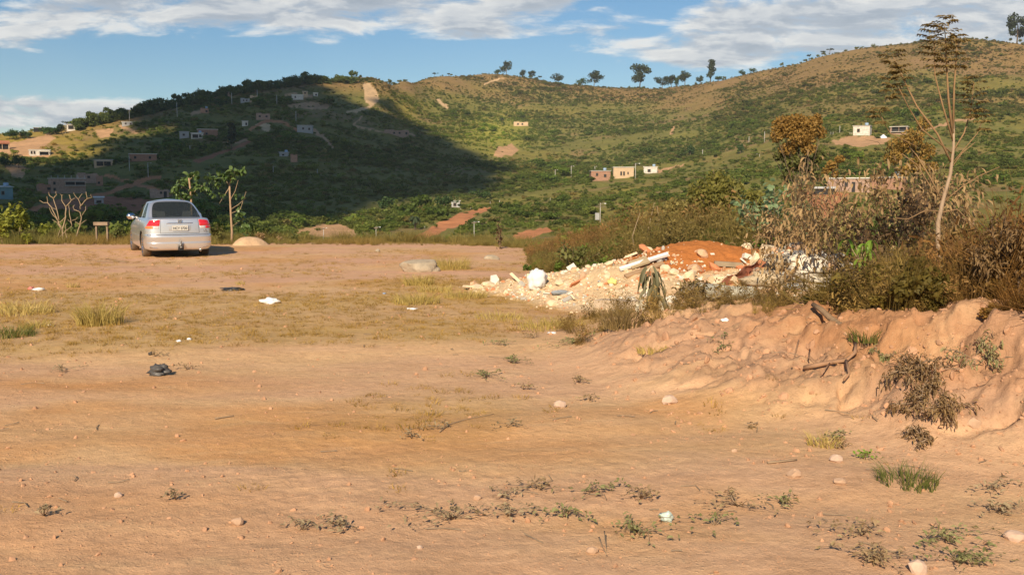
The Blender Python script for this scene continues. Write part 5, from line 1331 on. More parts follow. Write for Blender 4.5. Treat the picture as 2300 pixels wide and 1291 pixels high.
    pr = .03 + .16 * cl + .60 * bankm + .15 * sstep(.5, 2.0, X) * (Y < 8) * cl + .35 * np.exp(-((Y - np.interp(X, BX, BYB)) / .35)**2) * (X > .8) ; k = rnd.random(n) < pr * .75
    X, Y, bankm = X[k], Y[k], bankm[k]; n = len(X)
    s = (.004 + .012 * rnd.random(n)**3) * (1 + 1.7 * bankm * rnd.random(n)**3) * np.interp(Y, [3, 8, 24], [1, 1.4, 2.5])
    s3 = np.stack([s * rnd.uniform(.8, 1.5, n), s * rnd.uniform(.8, 1.4, n), s * rnd.uniform(.6, 1, n)], 1)
    put('clods_and_pebbles', X, Y, s3, rnd.integers(0, 5, n), np.ones((n, 3)), 'small earth clods and pebbles over the lot and the bank', CLODS, 0, 1.5)
    # straw, fallen stalks
    V, F = [], []
    for i in range(420):
        y = math.exp(rnd.uniform(math.log(3.3), math.log(20))); x = rnd.uniform(-.58, .55) * y
        onb = x > .8 and y > np.interp(x, BX, BYB) - .8 and y < np.interp(x, BX, BYC) + .3
        if not onb and (rnd.random() < .6 or vnoise(np.array([x / 1.1]), np.array([y / .8]), 23)[0] < .5): continue
        L = rnd.uniform(.03, .16) * (1 + y / 15); a = rnd.uniform(0, math.pi); w = .0022 * (1 + y / 8)
        c, s_ = math.cos(a), math.sin(a); z = gz(x, y) + .006
        b0 = len(V) ; bend = rnd.normal(0, .2) * L
        for u in (-.5, 0, .5):
            px, py = x + c * L * u - s_ * bend * (1 - 4 * u * u), y + s_ * L * u + c * bend * (1 - 4 * u * u)
            V += [(px - s_ * w, py + c * w, z + .004 * (u == 0)), (px + s_ * w, py - c * w, z + .004 * (u == 0)), (px, py, z + .006)]
        for q in (0, 3): F += [(b0 + q, b0 + q + 3, b0 + q + 5, b0 + q + 2), (b0 + q + 1, b0 + q + 2, b0 + q + 5, b0 + q + 4)]
    o = link('fallen_stalks', np_mesh('fallen_stalks', np.array(V), np.array(F), [TWIG()], None, True)); tag(o, 'thin dry stalks scattered on the earth', kind='stuff')
near_scatter()

LM = leaf_mat
L_RUST = LM('rusty_blossom', [(0.18, 0.105, 0.025), (0.30, 0.17, 0.04), (0.38, 0.24, 0.065), (0.20, 0.18, 0.055)], .3)
L_OLIVE = LM('olive_leaves', [(0.07, 0.08, 0.025), (0.14, 0.15, 0.04), (0.24, 0.23, 0.07)], .35)
L_YG = LM('yellow_green_leaves', [(0.16, 0.18, 0.03), (0.30, 0.32, 0.05), (0.50, 0.48, 0.10)], .45)
L_DEAD = LM('dead_tan_leaves', [(0.24, 0.15, 0.07), (0.42, 0.28, 0.13), (0.62, 0.45, 0.22)], .3)
L_BIG = LM('glossy_big_leaves', [(0.055, 0.095, 0.028), (0.095, 0.155, 0.042), (0.17, 0.23, 0.08)], .3, .3)
L_BRIGHT = LM('bright_hanging_leaves', [(0.13, 0.26, 0.03), (0.24, 0.40, 0.05), (0.38, 0.50, 0.09)], .5, .4)
L_DROOP = LM('grey_brown_hanging_leaves', [(0.10, 0.11, 0.05), (0.17, 0.155, 0.08), (0.26, 0.20, 0.11)], .25, .5)
L_DARKD = LM('dark_withered_leaves', [(0.07, 0.045, 0.025), (0.15, 0.09, 0.045), (0.27, 0.17, 0.08)], .25)
L_WITH = LM('withered_dark_straw', [(0.10, 0.06, 0.03), (0.20, 0.125, 0.055), (0.36, 0.24, 0.10)], .25)
L_PALE = LM('pale_green_round_leaves', [(0.13, 0.20, 0.09), (0.22, 0.31, 0.15), (0.33, 0.42, 0.22)], .35, .5)

def strip_leaf(mb, p, d, L, W, droop, rnd, segs=4, mi=0, roll=None, fold=.25):
    """one blade leaf that starts at p along d and hangs down"""
    d = Vector(d).normalized(); side = d.cross(Vector((0, 0, 1)))
    if side.length < .05: side = Vector((1, 0, 0))
    side.normalize(); ang = (rnd.uniform(-.9, .9) if roll is None else roll); V = []
    pos = Vector(p)
    for s in range(segs + 1):
        u = s / segs; ww = W * .5 * (math.sin(math.pi * min(1, u * .93 + .07)) ** .7 + (.06 if u < 1 else 0))
        q = Matrix.Rotation(ang, 3, d) @ side; nrm = q.cross(d)
        V += [tuple(pos - q * ww + nrm * fold * ww), tuple(pos), tuple(pos + q * ww + nrm * fold * ww)]
        d = (d + Vector((0, 0, -1)) * droop / segs * (1 + u)).normalized(); side = (side - d * side.dot(d)).normalized(); pos = pos + d * (L / segs)
    F = []
    for s in range(segs):
        a = s * 3; F += [(a, a + 1, a + 4, a + 3), (a + 1, a + 2, a + 5, a + 4)]
    mb.add(V, F, mi)

def branching(rnd, base, d, L, r, lev, out, tips, split=3, spread=.6, grav=0.0, shrink=.68, wig=.12, minr=.003):
    pts = [Vector(base)]; rad = [r]; dd = Vector(d).normalized()
    for s in range(4):
        dd = (dd + Vector(rnd.normal(0, wig, 3)) + Vector((0, 0, grav))).normalized(); pts.append(pts[-1] + dd * L / 4); rad.append(max(minr, r * (1 - .38 * (s + 1) / 4)))
        if lev <= 1: tips.append((pts[-1].copy(), dd.copy(), lev))
    out.tube(pts, rad, 6 if r > .015 else 4)
    if lev == 0: return
    for k in range(split):
        a = rnd.uniform(.35, 1.0) * spread; ax = Vector(rnd.normal(size=3)); ax = (ax - dd * ax.dot(dd)).normalized()
        nd = (Matrix.Rotation(a, 3, ax) @ dd); st = pts[-1] if k < 2 else pts[int(rnd.integers(2, 4))]
        branching(rnd, st, nd, L * shrink * rnd.uniform(.75, 1.2), rad[-1] * .8, lev - 1, out, tips, split, spread, grav, shrink, wig, minr)

def shrub(name, label, cat, x, y, h, seed, leafmat, nleaf, L, W, droop, lev=3, split=3, spread=.7, stems=3, r=.012, bark=None, grav=.06, z=None, group=None, lean=.35, lfold=.2, ry=1.0, fuzz=.045):
    rnd = np.random.default_rng(seed); z = gz(x, y) if z is None else z; root = thing(name, label, cat, (x, y, z), 0, group)
    m = MB(); tips = []
    for s in range(stems):
        a = rnd.uniform(0, 6.28); d = (math.cos(a) * lean, math.sin(a) * lean * ry, 1)
        branching(rnd, (rnd.normal(0, .03), rnd.normal(0, .03), -.05), d, h * .42, r, lev, m, tips, split, spread, grav)
    m.build('stems', bark or TWIG(), root)
    mb = MB(); idx = rnd.integers(0, len(tips), nleaf)
    for i in idx:
        p, dd, _ = tips[i]; a = Vector(rnd.normal(size=3)); p = p + Vector(rnd.normal(0, fuzz * h, 3)); d = (dd * .5 + a * .6 + Vector((0, 0, .1))).normalized()
        strip_leaf(mb, p, d, L * rnd.uniform(.6, 1.25), W * rnd.uniform(.7, 1.2), droop * rnd.uniform(.6, 1.3), rnd, 3, fold=lfold)
    o = mb.build('foliage', leafmat, root); o['kind'] = 'stuff'
    return root

def ground_at(px, py):
    return hit(px, py, 3.0)

# sapling with feathery tops, on the right
def sapling():
    Y = 9.6; b = at(2118, 690, Y); zb = gz(b.x, b.y); root = thing('sapling', 'tall slender sapling with bare pale trunk and feathery tufts at its tips', 'tree', (b.x, b.y, zb))
    o = Vector((b.x, b.y, zb)); W = lambda px, py, dy=0: at(px, py, Y + dy) - o
    m = MB()
    m.tube([(0, 0, -.1), W(2118, 640), W(2107, 560), W(2107, 500), W(2118, 450), W(2135, 390), W(2142, 330), W(2142, 270)], [.028, .026, .024, .022, .020, .017, .013, .009], 8)
    m.build('trunk', surf('pale_smooth_bark', (0.40, 0.29, 0.19), .7, .2, 14, col2=(.26, .17, .1)), root)
    br = MB(); tufts = []
    def limb(pts, r0, r1=.004):
        P = [W(*p) for p in pts]; n = len(P); br.tube(P, [r0 + (r1 - r0) * i / (n - 1) for i in range(n)], 5); return P
    limb([(2142, 320), (2118, 240), (2100, 170), (2098, 90)], .010); tufts.append((2098, 60, 150)); 
    limb([(2140, 300), (2130, 220), (2126, 140), (2122, 60)], .014); tufts.append((2124, 42, 165))
    limb([(2141, 290), (2143, 200), (2148, 130), (2150, 90)], .012); tufts.append((2152, 82, 150))
    limb([(2137, 365), (2105, 300), (2060, 240), (2030, 180, .2), (2005, 125, .2)], .012); tufts.append((2002, 118, 220))
    limb([(2139, 345), (2070, 290), (2040, 240), (2020, 200, -.2)], .008); tufts.append((2018, 150, 212))
    limb([(2138, 345), (2165, 300), (2180, 250, .2), (2188, 185, .2)], .009); tufts.append((2184, 178, 265))
    limb([(2136, 370), (2170, 330), (2195, 300), (2210, 262, .3)], .006); tufts.append((2208, 250, 290))
    limb([(2118, 455), (2090, 400), (2060, 350), (2042, 330, .3)], .009)
    limb([(2118, 455), (2160, 420), (2200, 395), (2245, 375)], .007)
    limb([(2113, 475), (2080, 472), (2040, 492), (2010, 490)], .006); limb([(2113, 478), (2150, 470), (2180, 500), (2220, 540, .4)], .007)
    limb([(2120, 445), (2090, 420), (2060, 370), (2025, 345)], .006); limb([(2135, 380), (2160, 345), (2190, 320)], .006); tufts.append((1972, 245, 275)); limb([(2060, 330), (2000, 300), (1985, 275), (1974, 250)], .005)
    br.build('branches', surf('brown_branch', (0.30, 0.185, 0.09), .85, .2, 14), root)
    rnd = np.random.default_rng(4); mats = LM('feathery_tuft_leaves', [(0.12, 0.085, 0.03), (0.21, 0.15, 0.05), (0.36, 0.24, 0.08)], .3)
    for (px, t0, t1) in tufts:
        mb = MB(); n = max(4, int((t1 - t0) / 11))
        for i in range(n):
            u = i / max(1, n - 1); c = W(px + rnd.normal(0, 3), t0 + (t1 - t0) * u)
            for k in range(5):
                a = rnd.uniform(0, 6.28); L = (.05 + .08 * math.sin(math.pi * (u * .8 + .15))) * (1.2 if t1 - t0 > 80 else .9)
                d = Vector((math.cos(a), math.sin(a), .75)); q = [c + d.normalized() * L * s_ + Vector((0, 0, -.05 * s_ * s_)) for s_ in (.15, .4, .65, .9)]
                for pp in q:
                    for s_ in (-1, 1): strip_leaf(mb, pp, d + Vector((-math.sin(a) * s_, math.cos(a) * s_, .1)), .06, .016, 1.0, rnd, 2)
        o_ = mb.build('leaf_tuft', mats, root); o_['kind'] = 'stuff'
sapling()

# two big-leaved young trees by the car: every palm-shaped leaf is a part
def cecropia(px_base, py_base, Y, stem, limbs, leaves, label, seed):
    b = at(px_base, py_base, Y); zb = gz(b.x, Y); root = thing('young_tree', label, 'tree', (b.x, Y, zb)); o = Vector((b.x, Y, zb)); rnd = np.random.default_rng(seed)
    W = lambda px, py, dy=0: at(px, py, Y + dy) - o
    m = MB(); P = [W(*p) for p in stem]; P = [Vector((0, 0, -.3))] + P; m.tube(P, [.042] + [.036 - .018 * i / len(P) for i in range(len(P) - 1)], 8); m.build('trunk', surf('tan_scarred_bark', (0.42, 0.28, 0.17), .85, .25, 10), root)
    br = MB()
    for l in limbs: q = [W(*p) for p in l]; br.tube(q, [.015 - .009 * i / (len(q) - 1) for i in range(len(q))], 5)
    br.build('branches', TWIGL(), root)
    base_meshes = []
    for v in range(4):
        mb = MB(); nl = 7
        for k in range(nl):
            a = -2.2 + 4.4 * k / (nl - 1) + rnd.normal(0, .08); L = (.24 if 1 < k < nl - 2 else .17) * rnd.uniform(.85, 1.1)
            strip_leaf(mb, (0, 0, 0), (math.sin(a), -.25 + .5 * rnd.random(), math.cos(a) * .5 + .1), L, .085, 1.5 + .6 * rnd.random(), rnd, 4, roll=rnd.normal(0, .3), fold=.12)
        mb.tube([(0, 0, 0), (0, .05, .03)], [.005, .004], 4); base_meshes.append(mb.mesh('leaf', [L_BIG]))
    leaves = leaves + [(a + rnd.normal(0, 5), b_ + rnd.normal(2, 4), c * .85) for a, b_, c in leaves]
    for i, (px, py, s) in enumerate(leaves):
        lf = link('leaf', base_meshes[i % 4], root); p = W(px, py, rnd.uniform(-.25, .2)); lf.location = p; lf.scale = (s * 1.2, s * 1.2, s * 1.2); lf.rotation_euler = (rnd.normal(0, .4), rnd.normal(0, .5), rnd.uniform(0, 6.28))
    return root
cecropia(520, 552, 30.3, [(521, 520), (519, 490), (517, 450), (515, 410)], [[(517, 450), (528, 430), (535, 405)], [(518, 425), (505, 400), (490, 400)], [(519, 470), (535, 460), (552, 445)], [(516, 420), (500, 445), (492, 458)], [(520, 510), (540, 495), (550, 490)], [(518, 480), (540, 470), (553, 430)], [(515, 415), (520, 395), (530, 383)]],
         [(517, 385, 1), (528, 382, 1), (540, 388, .9), (505, 392, .9), (493, 396, .9), (480, 402, .95), (472, 398, .8), (486, 410, .8), (512, 398, .8), (500, 404, .8), (545, 381, .7), (522, 400, .7), (478, 436, .6), (492, 437, .6), (533, 440, .55), (545, 442, .5), (537, 478, .8), (546, 485, .9), (534, 492, .7), (552, 505, .85), (544, 512, .8), (556, 515, .6), (530, 500, .6), (540, 468, .5)],
         'young tree with big drooping leaves standing clear beside the dirt mound', 1)
cecropia(432, 556, 31.2, [(431, 500), (430, 460), (428, 430), (424, 400)], [[(430, 440), (445, 420), (455, 417)], [(429, 430), (412, 420), (400, 424)], [(425, 405), (435, 395), (440, 392)], [(432, 460), (418, 452), (405, 445)]],
         [(424, 396, .9), (435, 390, .85), (445, 394, .8), (414, 402, .8), (405, 412, .85), (395, 420, .85), (388, 424, .7), (400, 430, .7), (418, 413, .8), (430, 410, .8), (440, 413, .7), (455, 418, .85), (465, 421, .8), (448, 424, .7), (411, 436, .7), (422, 438, .75), (436, 432, .6), (470, 428, .5), (428, 425, .6), (397, 441, .6)],
         'young tree with big glossy leaves rising behind the silver car', 2)

def bare_frangipani():
    Y = 30.6; b = at(140, 552, Y); zb = gz(b.x, Y); o = Vector((b.x, Y, zb)); root = thing('bare_shrub', 'leafless pale branching shrub with upturned antler like twigs', 'shrub', o); W = lambda p: at(p[0] / 7.42, 420 + p[1] / 7.42, Y + (p[2] if len(p) > 2 else 0)) - o
    m = MB()
    L = [([(1050, 900), (1040, 700), (1100, 500), (1100, 340)], .05), ([(1100, 340), (1030, 230), (1030, 140)], .03), ([(1100, 330), (1190, 215), (1150, 130)], .03), ([(1190, 215), (1255, 185)], .02), ([(1030, 140), (1000, 120)], .014), ([(1030, 140), (1055, 132)], .014),
         ([(1035, 690), (960, 570), (880, 370), (790, 260)], .042), ([(790, 260), (720, 265), (660, 225)], .024), ([(790, 260), (780, 160)], .022), ([(960, 570), (1000, 590), (1100, 480)], .03), ([(985, 560), (955, 400), (890, 200)], .034), ([(890, 195), (820, 130), (810, 90)], .024), ([(890, 195), (935, 130), (935, 70)], .024),
         ([(940, 380), (880, 350), (820, 310)], .02), ([(960, 560), (860, 430), (820, 340)], .024), ([(1200, 640), (1170, 480), (1150, 400), (1150, 300)], .03), ([(1190, 600), (1130, 540)], .016), ([(1200, 560), (1260, 540), (1300, 500)], .018), ([(1080, 740), (1200, 650)], .02),
         ([(1270, 830), (1330, 640), (1350, 500), (1325, 410)], .04), ([(1325, 410), (1240, 380), (1220, 330), (1240, 300)], .024), ([(1330, 370), (1345, 310), (1305, 205)], .028), ([(1305, 205), (1240, 140), (1230, 90)], .02), ([(1305, 205), (1370, 110)], .02), ([(1340, 320), (1450, 195), (1435, 80)], .026), ([(1450, 195), (1530, 175), (1515, 120)], .018),
         ([(1365, 480), (1430, 380), (1430, 320)], .02), ([(1340, 620), (1440, 550)], .02), ([(1330, 630), (1250, 575)], .02), ([(950, 870), (1085, 750), (1100, 620)], .03), ([(1120, 860), (1085, 740)], .026), ([(1020, 690), (940, 590), (870, 540)], .02), ([(970, 850), (1010, 690)], .024)]
    for pts, r in L:
        P = [W(p) for p in pts]; Q = []
        for i in range(len(P) - 1):
            for s in range(3): Q.append(P[i].lerp(P[i + 1], s / 3) + Vector((random.uniform(-.012, .012), random.uniform(-.02, .02), 0)))
        Q.append(P[-1]); m.tube(Q, [r * (1 - .45 * i / len(Q)) * .52 for i in range(len(Q))], 6)
    m.build('branches', TWIGL(), root)
bare_frangipani()

def edge_shrub(px, Y, top_py, label, mat, nleaf, seed, L=.14, W=.06, droop=.8, stems=3, r=.014, lev=2, bark=None, **kw):
    b = at(px, 540, Y); z = gz(b.x, Y); h = at(px, top_py, Y).z - z
    return shrub('shrub', label, 'shrub', b.x, Y, h * .82, seed, mat, nleaf, L, W, droop, lev=lev, stems=stems, r=r, bark=bark or TWIG(), **kw)
edge_shrub(45, 30.4, 432, 'yellow green leafy shrub next to the leafless antler branched one', L_YG, 420, 71, .16, .085, group=None)
edge_shrub(8, 30.0, 470, 'yellow green shrub cut by the frame edge at the lot rim', L_YG, 260, 72, .16, .085)
edge_shrub(64, 29.9, 512, 'low bright weedy shrub at the foot of the yellow green one', L_YG, 160, 73, .12, .05)
edge_shrub(92, 31.0, 482, 'thin yellow leafed shrub just left of the leafless shrub base', L_YG, 110, 74, .14, .08)
edge_shrub(270, 31.5, 500, 'olive weed clump behind the wooden bench', L_OLIVE, 420, 75, .10, .05)
edge_shrub(482, 30.6, 486, 'small green bush touching the right side of the car', L_OLIVE, 420, 76, .10, .05, stems=4)
edge_shrub(585, 30.6, 512, 'dry straw coloured bush behind the dirt mound', L_DEAD, 300, 77, .08, .03)
edge_shrub(626, 31.0, 520, 'wispy dry stalks to the right of the dirt mound', L_DEAD, 80, 78, .07, .03)
edge_shrub(660, 30.6, 545 - 25, 'low green weed bush at the lot rim between mound and earth cut', L_OLIVE, 300, 79, .09, .04)
edge_shrub(330, 31.2, 480, 'olive bush hidden behind the car near its left mirror', L_OLIVE, 260, 80, .10, .05)

# wooden bench, mound, rocks
def bench():
    p = at(230, 552, 30.6); z = gz(p.x, p.y); root = thing('bench', 'weathered grey brown plank on two posts in the rim grass', 'bench', (p.x, p.y, z), -.05); wd = surf('weathered_plank', (0.33, 0.24, 0.16), .9, .3, 5)
    MB().box((0, 0, .60), (.44, .16, .10)).build('seat', wd, root, False)
    for s in (-1, 1): MB().box((s * .17, .01, .20), (.045, .06, .72)).build('leg', wd, root, False)
bench()

def mound_obj(name, px, py, Y, w, d, h, mat, label, cat, seed, sink=.03):
    p = at(px, py, Y); z = gz(p.x, p.y); n = 26; V = []; F = []
    for j in range(9):
        u = j / 8
        for i in range(n):
            a = 2 * math.pi * i / n; r = (1 - u) ** .8 * (1 + .12 * math.sin(3 * a + seed) + .06 * math.sin(7 * a))
            x, y = math.cos(a) * w / 2 * r, math.sin(a) * d / 2 * r; V.append((x, y, h * (1 - (1 - u) ** 2.2) ** 1.0 + .03 * h * math.sin(9 * a + j) - sink))
    F = [(j * n + i, j * n + (i + 1) % n, (j + 1) * n + (i + 1) % n, (j + 1) * n + i) for j in range(8) for i in range(n)]; F.append(tuple(8 * n + i for i in range(n)))
    o = MB().add(V, F).build(name, mat); o.location = (p.x, p.y, z); tag(o, label, cat); return o
mound_obj('dirt_mound', 558, 551, 29.6, 1.08, .9, .27, surf('sandy_heap_soil', (0.62, 0.42, 0.25), .95, .2, 6, bump=.5), 'smooth sandy dirt mound beside the young tree', 'mound', 1)

STONE = lambda: surf('weathered_grey_tan_stone', (0.46, 0.38, 0.27), .9, .3, 5, bump=.6, bscale=14)
def rock(name, px, py, w, d, h, mat, label, cat='rock', seed=1, lev=3, rz=0, group=None):
    p = ground_at(px, py); rnd = np.random.default_rng(seed); V, F = rock_vf(1, rnd, lev, .22, (w / 2, d / 2, h * .62)); o = link(name, np_mesh(name, V, F, [mat], None, lev > 2)); o.location = (p.x, p.y + d * .3, p.z + h * .25); o.rotation_euler[2] = rz
    tag(o, label, cat, group); return o
rock('boulder', 942, 612, .80, .45, .34, STONE(), 'largest pale boulder on the lot, in front of the wide grass tuft', seed=3, lev=4)
rock('rock', 1105, 583, .40, .25, .12, STONE(), 'flat grey rock beyond the wide grass tuft', seed=4)
rock('rock', 848, 566, .13, .1, .10, STONE(), 'small tan rock on the far rim of the lot', seed=5, lev=2)
for i, (px, py, s, lab) in enumerate([(1505, 908, .13, 'orange broken stone lying on the lower bank slope'), (1787, 1072, .095, 'rounded pinkish stone at the foot of the bank'), (1882, 1038, .085, 'pale stone resting above the rounded pinkish stone'), (1888, 1088, .08, 'blocky stone at the bank foot beside dry straw'),
                                      (1258, 916, .11, 'flat pinkish stone half sunk in smooth earth'), (1330, 1243, .06, 'small brown stone near the two upright twigs'), (943, 1232, .032, 'tiny orange pebble alone on the bare foreground'), (1072, 1122, .05, 'pale stone beside the greyish weed clump'),
                                      (655 - 392, 1116, .05, 'flat pale stone on the bare left foreground'), (530, 1180, .07, 'flat reddish stone flush with the earth'), (2290, 1215, .11, 'dark stone by the frame edge under the bank'), (1468, 884, .05, 'small dark stone halfway up the bank'), (1180, 868, .03, 'small stone by the green weed line'),
                                      (2190, 960, .12, 'pale rock in the upper face of the right bank'), (2065, 1288, .10, 'flat yellowish stone at the bottom frame edge'), (1650, 1015, .04, 'little pale stone at the edge of the smooth earth')]):
    rock('stone', px, py, s, s * .8, s * .6, surf('tan_stone', (0.55, 0.36, 0.23), .9, .25, 9) if i % 2 else surf('pale_pink_stone', (0.62, 0.44, 0.32), .9, .25, 9), lab, 'stone', 20 + i, 2, group='loose stones')

# big grass tufts
def tuft(px, py, rad, h, n, label, seed, mat=None, lean=.7, w=.010):
    p = ground_at(px, py); rnd = np.random.default_rng(seed); V, F = grass_blades(n, rad, h, lean, w, rnd, 3)
    o = link('grass_tuft', np_mesh('grass_tuft', V, F, [mat or G_TUFT], None, True)); o.location = (p.x, p.y, p.z - .01); tag(o, label, 'grass tuft', 'grass tufts on the lot'); return o
for i, a in enumerate([
    (225, 728, .27, .36, 420, 'big golden grass tuft standing alone on the left of the lot'), (40, 705, .45, .22, 420, 'wide grass tuft behind the left frame edge'), (20, 755, .30, .16, 260, 'green grass tuft low at the left frame edge'), (80, 735, .2, .14, 160, 'thin grass tuft between the frame edge and the big golden tuft'),
    (1012, 604, .42, .34, 520, 'wide yellow green tuft right behind the boulder'), (940, 640, .26, .24, 300, 'tuft growing against the front of the boulder'), (935, 680, .36, .20, 340, 'low tuft in front of the boulder, above the white scrap'), (1045, 668, .34, .17, 320, 'low green tuft left of the rubble end'),
    (975, 655, .30, .16, 260, 'small tuft between the boulder tuft and the rubble'), (1120, 715, .32, .12, 260, 'low tuft below the left end of the rubble'), (1240, 735, .40, .14, 360, 'mat like tuft in front of the rubble'), (1290, 605, .35, .40, 420, 'taller tuft at the back of the rubble left end'),
    (1330, 625, .3, .36, 300, 'green tuft leaning on the back of the rubble'), (540, 645 - 6, .08, .10, 60, 'tiny tuft beside the flat black plastic'), (165, 645, .1, .12, 70, 'tiny tuft right of the white and red wrapper'), (1400, 735, .22, .30, 320, 'brownish tuft at the foot of the drooping plant'),
    (1470, 790, .16, .10, 180, 'flat grass tuft on the bank shoulder'), (2040, 1085, .17, .14, 240, 'dark green tuft at the foot of the bank'), (1850, 1000, .10, .12, 120, 'thin dark tuft on the lower bank'), (1945, 765, .14, .14, 160, 'green tuft beside the lower log end')]):
    tuft(*a, seed=100 + i, mat=G_BROWN if 'brownish' in a[5] else (leaf_mat('dark_green_grass', [(0.07, 0.10, 0.02), (0.15, 0.17, 0.04), (0.30, 0.25, 0.08)], .35) if 'green' in a[5] and a[1] > 740 else None), w=.007 if a[1] > 900 else .011)
for i, (px, py, h, n, lab) in enumerate([(2085, 850, .34, 900, 'dark withered weeds hanging over the bank crest'), (2105, 915, .30, 700, 'withered weeds spilling down the right bank'), (2070, 985, .18, 260, 'thin withered weeds lower on the right bank'),
                                       (1690, 955, .08, 120, 'dry brown litter weeds low on the bank'), (1880, 1000, .12, 220, 'dry straw weeds at the bank foot'), (2200, 800, .26, 420, 'straw coloured weeds at the crest near the frame edge'), (1990, 800, .16, 260, 'green brown weeds on the crest right of the log')]):
    p = ground_at(px, py); shrub('withered_weed', lab, 'weed', p.x, p.y, h, 140 + i, L_WITH if i not in (5, 6) else W_GREEN, n, .055, .010, 1.6, lev=2, split=3, spread=1.0, stems=12, r=.003, lean=1.1, grav=-.06, z=p.z, fuzz=.06)

# small weeds on the bare earth
def weed(px, py, r, n, label, seed, mat=None, L=.035, W=.014):
    p = ground_at(px, py); rnd = np.random.default_rng(seed); root = thing('weed', label, 'weed', p, 0, 'small weeds on bare earth'); m = MB(); lf = MB()
    for k in range(max(4, int(n * .62))):
        a = rnd.uniform(0, 6.28); LL = r * rnd.uniform(.3, 1.7) * (1.25 if abs(math.cos(a)) > .6 else .8); q = [Vector((0, 0, 0))]
        for s in range(1, 5): q.append(Vector((math.cos(a) * LL * s / 4 + rnd.normal(0, .006), math.sin(a) * LL * s / 4 + rnd.normal(0, .006), .03 * math.sin(s / 4 * 2.6) + .03 * rnd.random())))
        gz0 = p.z
        zs = ground_z(np.array([p.x + v.x for v in q]), np.array([p.y + v.y for v in q]))
        q = [Vector((v.x, v.y, v.z + float(z_) - gz0)) for v, z_ in zip(q, zs)]
        m.tube(q, [.0022, .002, .0018, .0016, .001], 4)
        for v in q[1:]:
            for _ in range(2): strip_leaf(lf, v + Vector((rnd.normal(0, .012), rnd.normal(0, .012), 0)), (rnd.normal(), rnd.normal(), .5 + rnd.random()), L * rnd.uniform(.6, 1.2), W * rnd.uniform(.7, 1.2), .9, rnd, 2)
    m.build('stems', TWIG(), root); o = lf.build('foliage', mat or W_GREEN, root); o['kind'] = 'stuff'
L_GREYG = LM('grey_green_small_leaves', [(0.25, 0.20, 0.11), (0.36, 0.28, 0.16), (0.50, 0.40, 0.24)], .25)
L_REDW = LM('reddish_weed_leaves', [(0.24, 0.16, 0.09), (0.36, 0.25, 0.13), (0.36, 0.33, 0.15)], .25)
for i, a in enumerate([
    (1020, 1165, .20, 26, 'largest greyish weed clump on the bare foreground', L_GREYG), (1140, 1160, .10, 12, 'greyish weed right of the largest clump', L_GREYG), (1215, 1100, .10, 10, 'sprawling weed above the greyish pair', L_REDW), (1130, 1115, .10, 9, 'thin weed between smooth earth and the largest clump', L_GREYG),
    (1330, 1105, .13, 12, 'long green weed runner in the foreground', W_GREEN), (1440, 1120, .11, 14, 'upright reddish weed with round leaves', L_REDW), (1270, 1160, .10, 12, 'grassy weed below the long runner', W_GREEN), (1430, 1195, .17, 20, 'green grassy weed by the crumpled wrapper', W_GREEN),
    (1605, 1180, .07, 9, 'small weed with dark shadow, right of the wrapper', W_GREEN), (1655, 1135, .12, 16, 'dark leaved weed patch on the right foreground', L_REDW), (1760, 1130, .10, 12, 'green runner weed near the bank foot', W_GREEN), (1940, 1200, .14, 16, 'dark weed strip below the right bank', L_REDW),
    (2130, 1215, .14, 18, 'weed patch by the lower right soil', W_GREEN), (765, 1182, .10, 12, 'brownish weed left of centre in the foreground', L_GREYG), (680, 1190, .08, 10, 'smaller brownish weed next to the foreground one', L_GREYG), (395, 1122, .05, 7, 'tiny dark weed on the left foreground', L_GREYG), (100, 1198 - 40, .05, 7, 'tiny weed at the far left foreground', L_GREYG),
    (1120, 775, .10, 12, 'green weed at the top of the weed line', W_GREEN), (1145, 815, .16, 18, 'bushy green weed in the weed line', W_GREEN), (1090, 848, .18, 20, 'long grassy green weed at the lower end of the weed line', W_GREEN), (1195, 760, .10, 10, 'brown weed right of the weed line', L_REDW),
    (1290, 770, .20, 26, 'bushy green weed below the mat like tuft', W_GREEN), (1175, 875, .07, 8, 'dark leaved seedling below the weed line', L_REDW), (1300, 860, .10, 10, 'thin weed at the bank toe', L_REDW), (1325, 900, .06, 7, 'small dark weed lower at the bank toe', L_REDW), (1625, 775, .09, 14, 'dark green weed on the bank shoulder', W_GREEN),
    (350, 800, .05, 6, 'dark seedling above the crumpled black bag', L_REDW), (420, 830, .12, 8, 'withered weed right of the crumpled black bag', L_REDW), (140, 835, .14, 10, 'low withered weed left of the black bag', L_GREYG), (925, 985, .05, 8, 'little grey weed alone on smooth earth', L_GREYG), (1140, 960, .08, 8, 'straw coloured weed on smooth earth', L_GREYG), (995, 965, .08, 6, 'thin weed by the curved stick', L_GREYG), (2230, 1100, .12, 10, 'straw weed under the right bank', L_GREYG), (1880, 990, .08, 10, 'green sprout clump on the lower bank', W_GREEN), (1940, 1030, .05, 8, 'small bright green sprout at the bank foot', L_BRIGHT),
    (1960, 1262, .13, 26, 'brown green weed near the bottom frame edge, beside the yellowish stone', L_REDW), (2150, 1262, .16, 30, 'dense weed patch in the bottom corner below the bank', W_GREEN), (2245, 1150, .10, 16, 'dry weed strip at the frame edge under the bank', L_GREYG)]):
    weed(a[0], a[1], a[2], a[3], a[4], 200 + i, a[5])

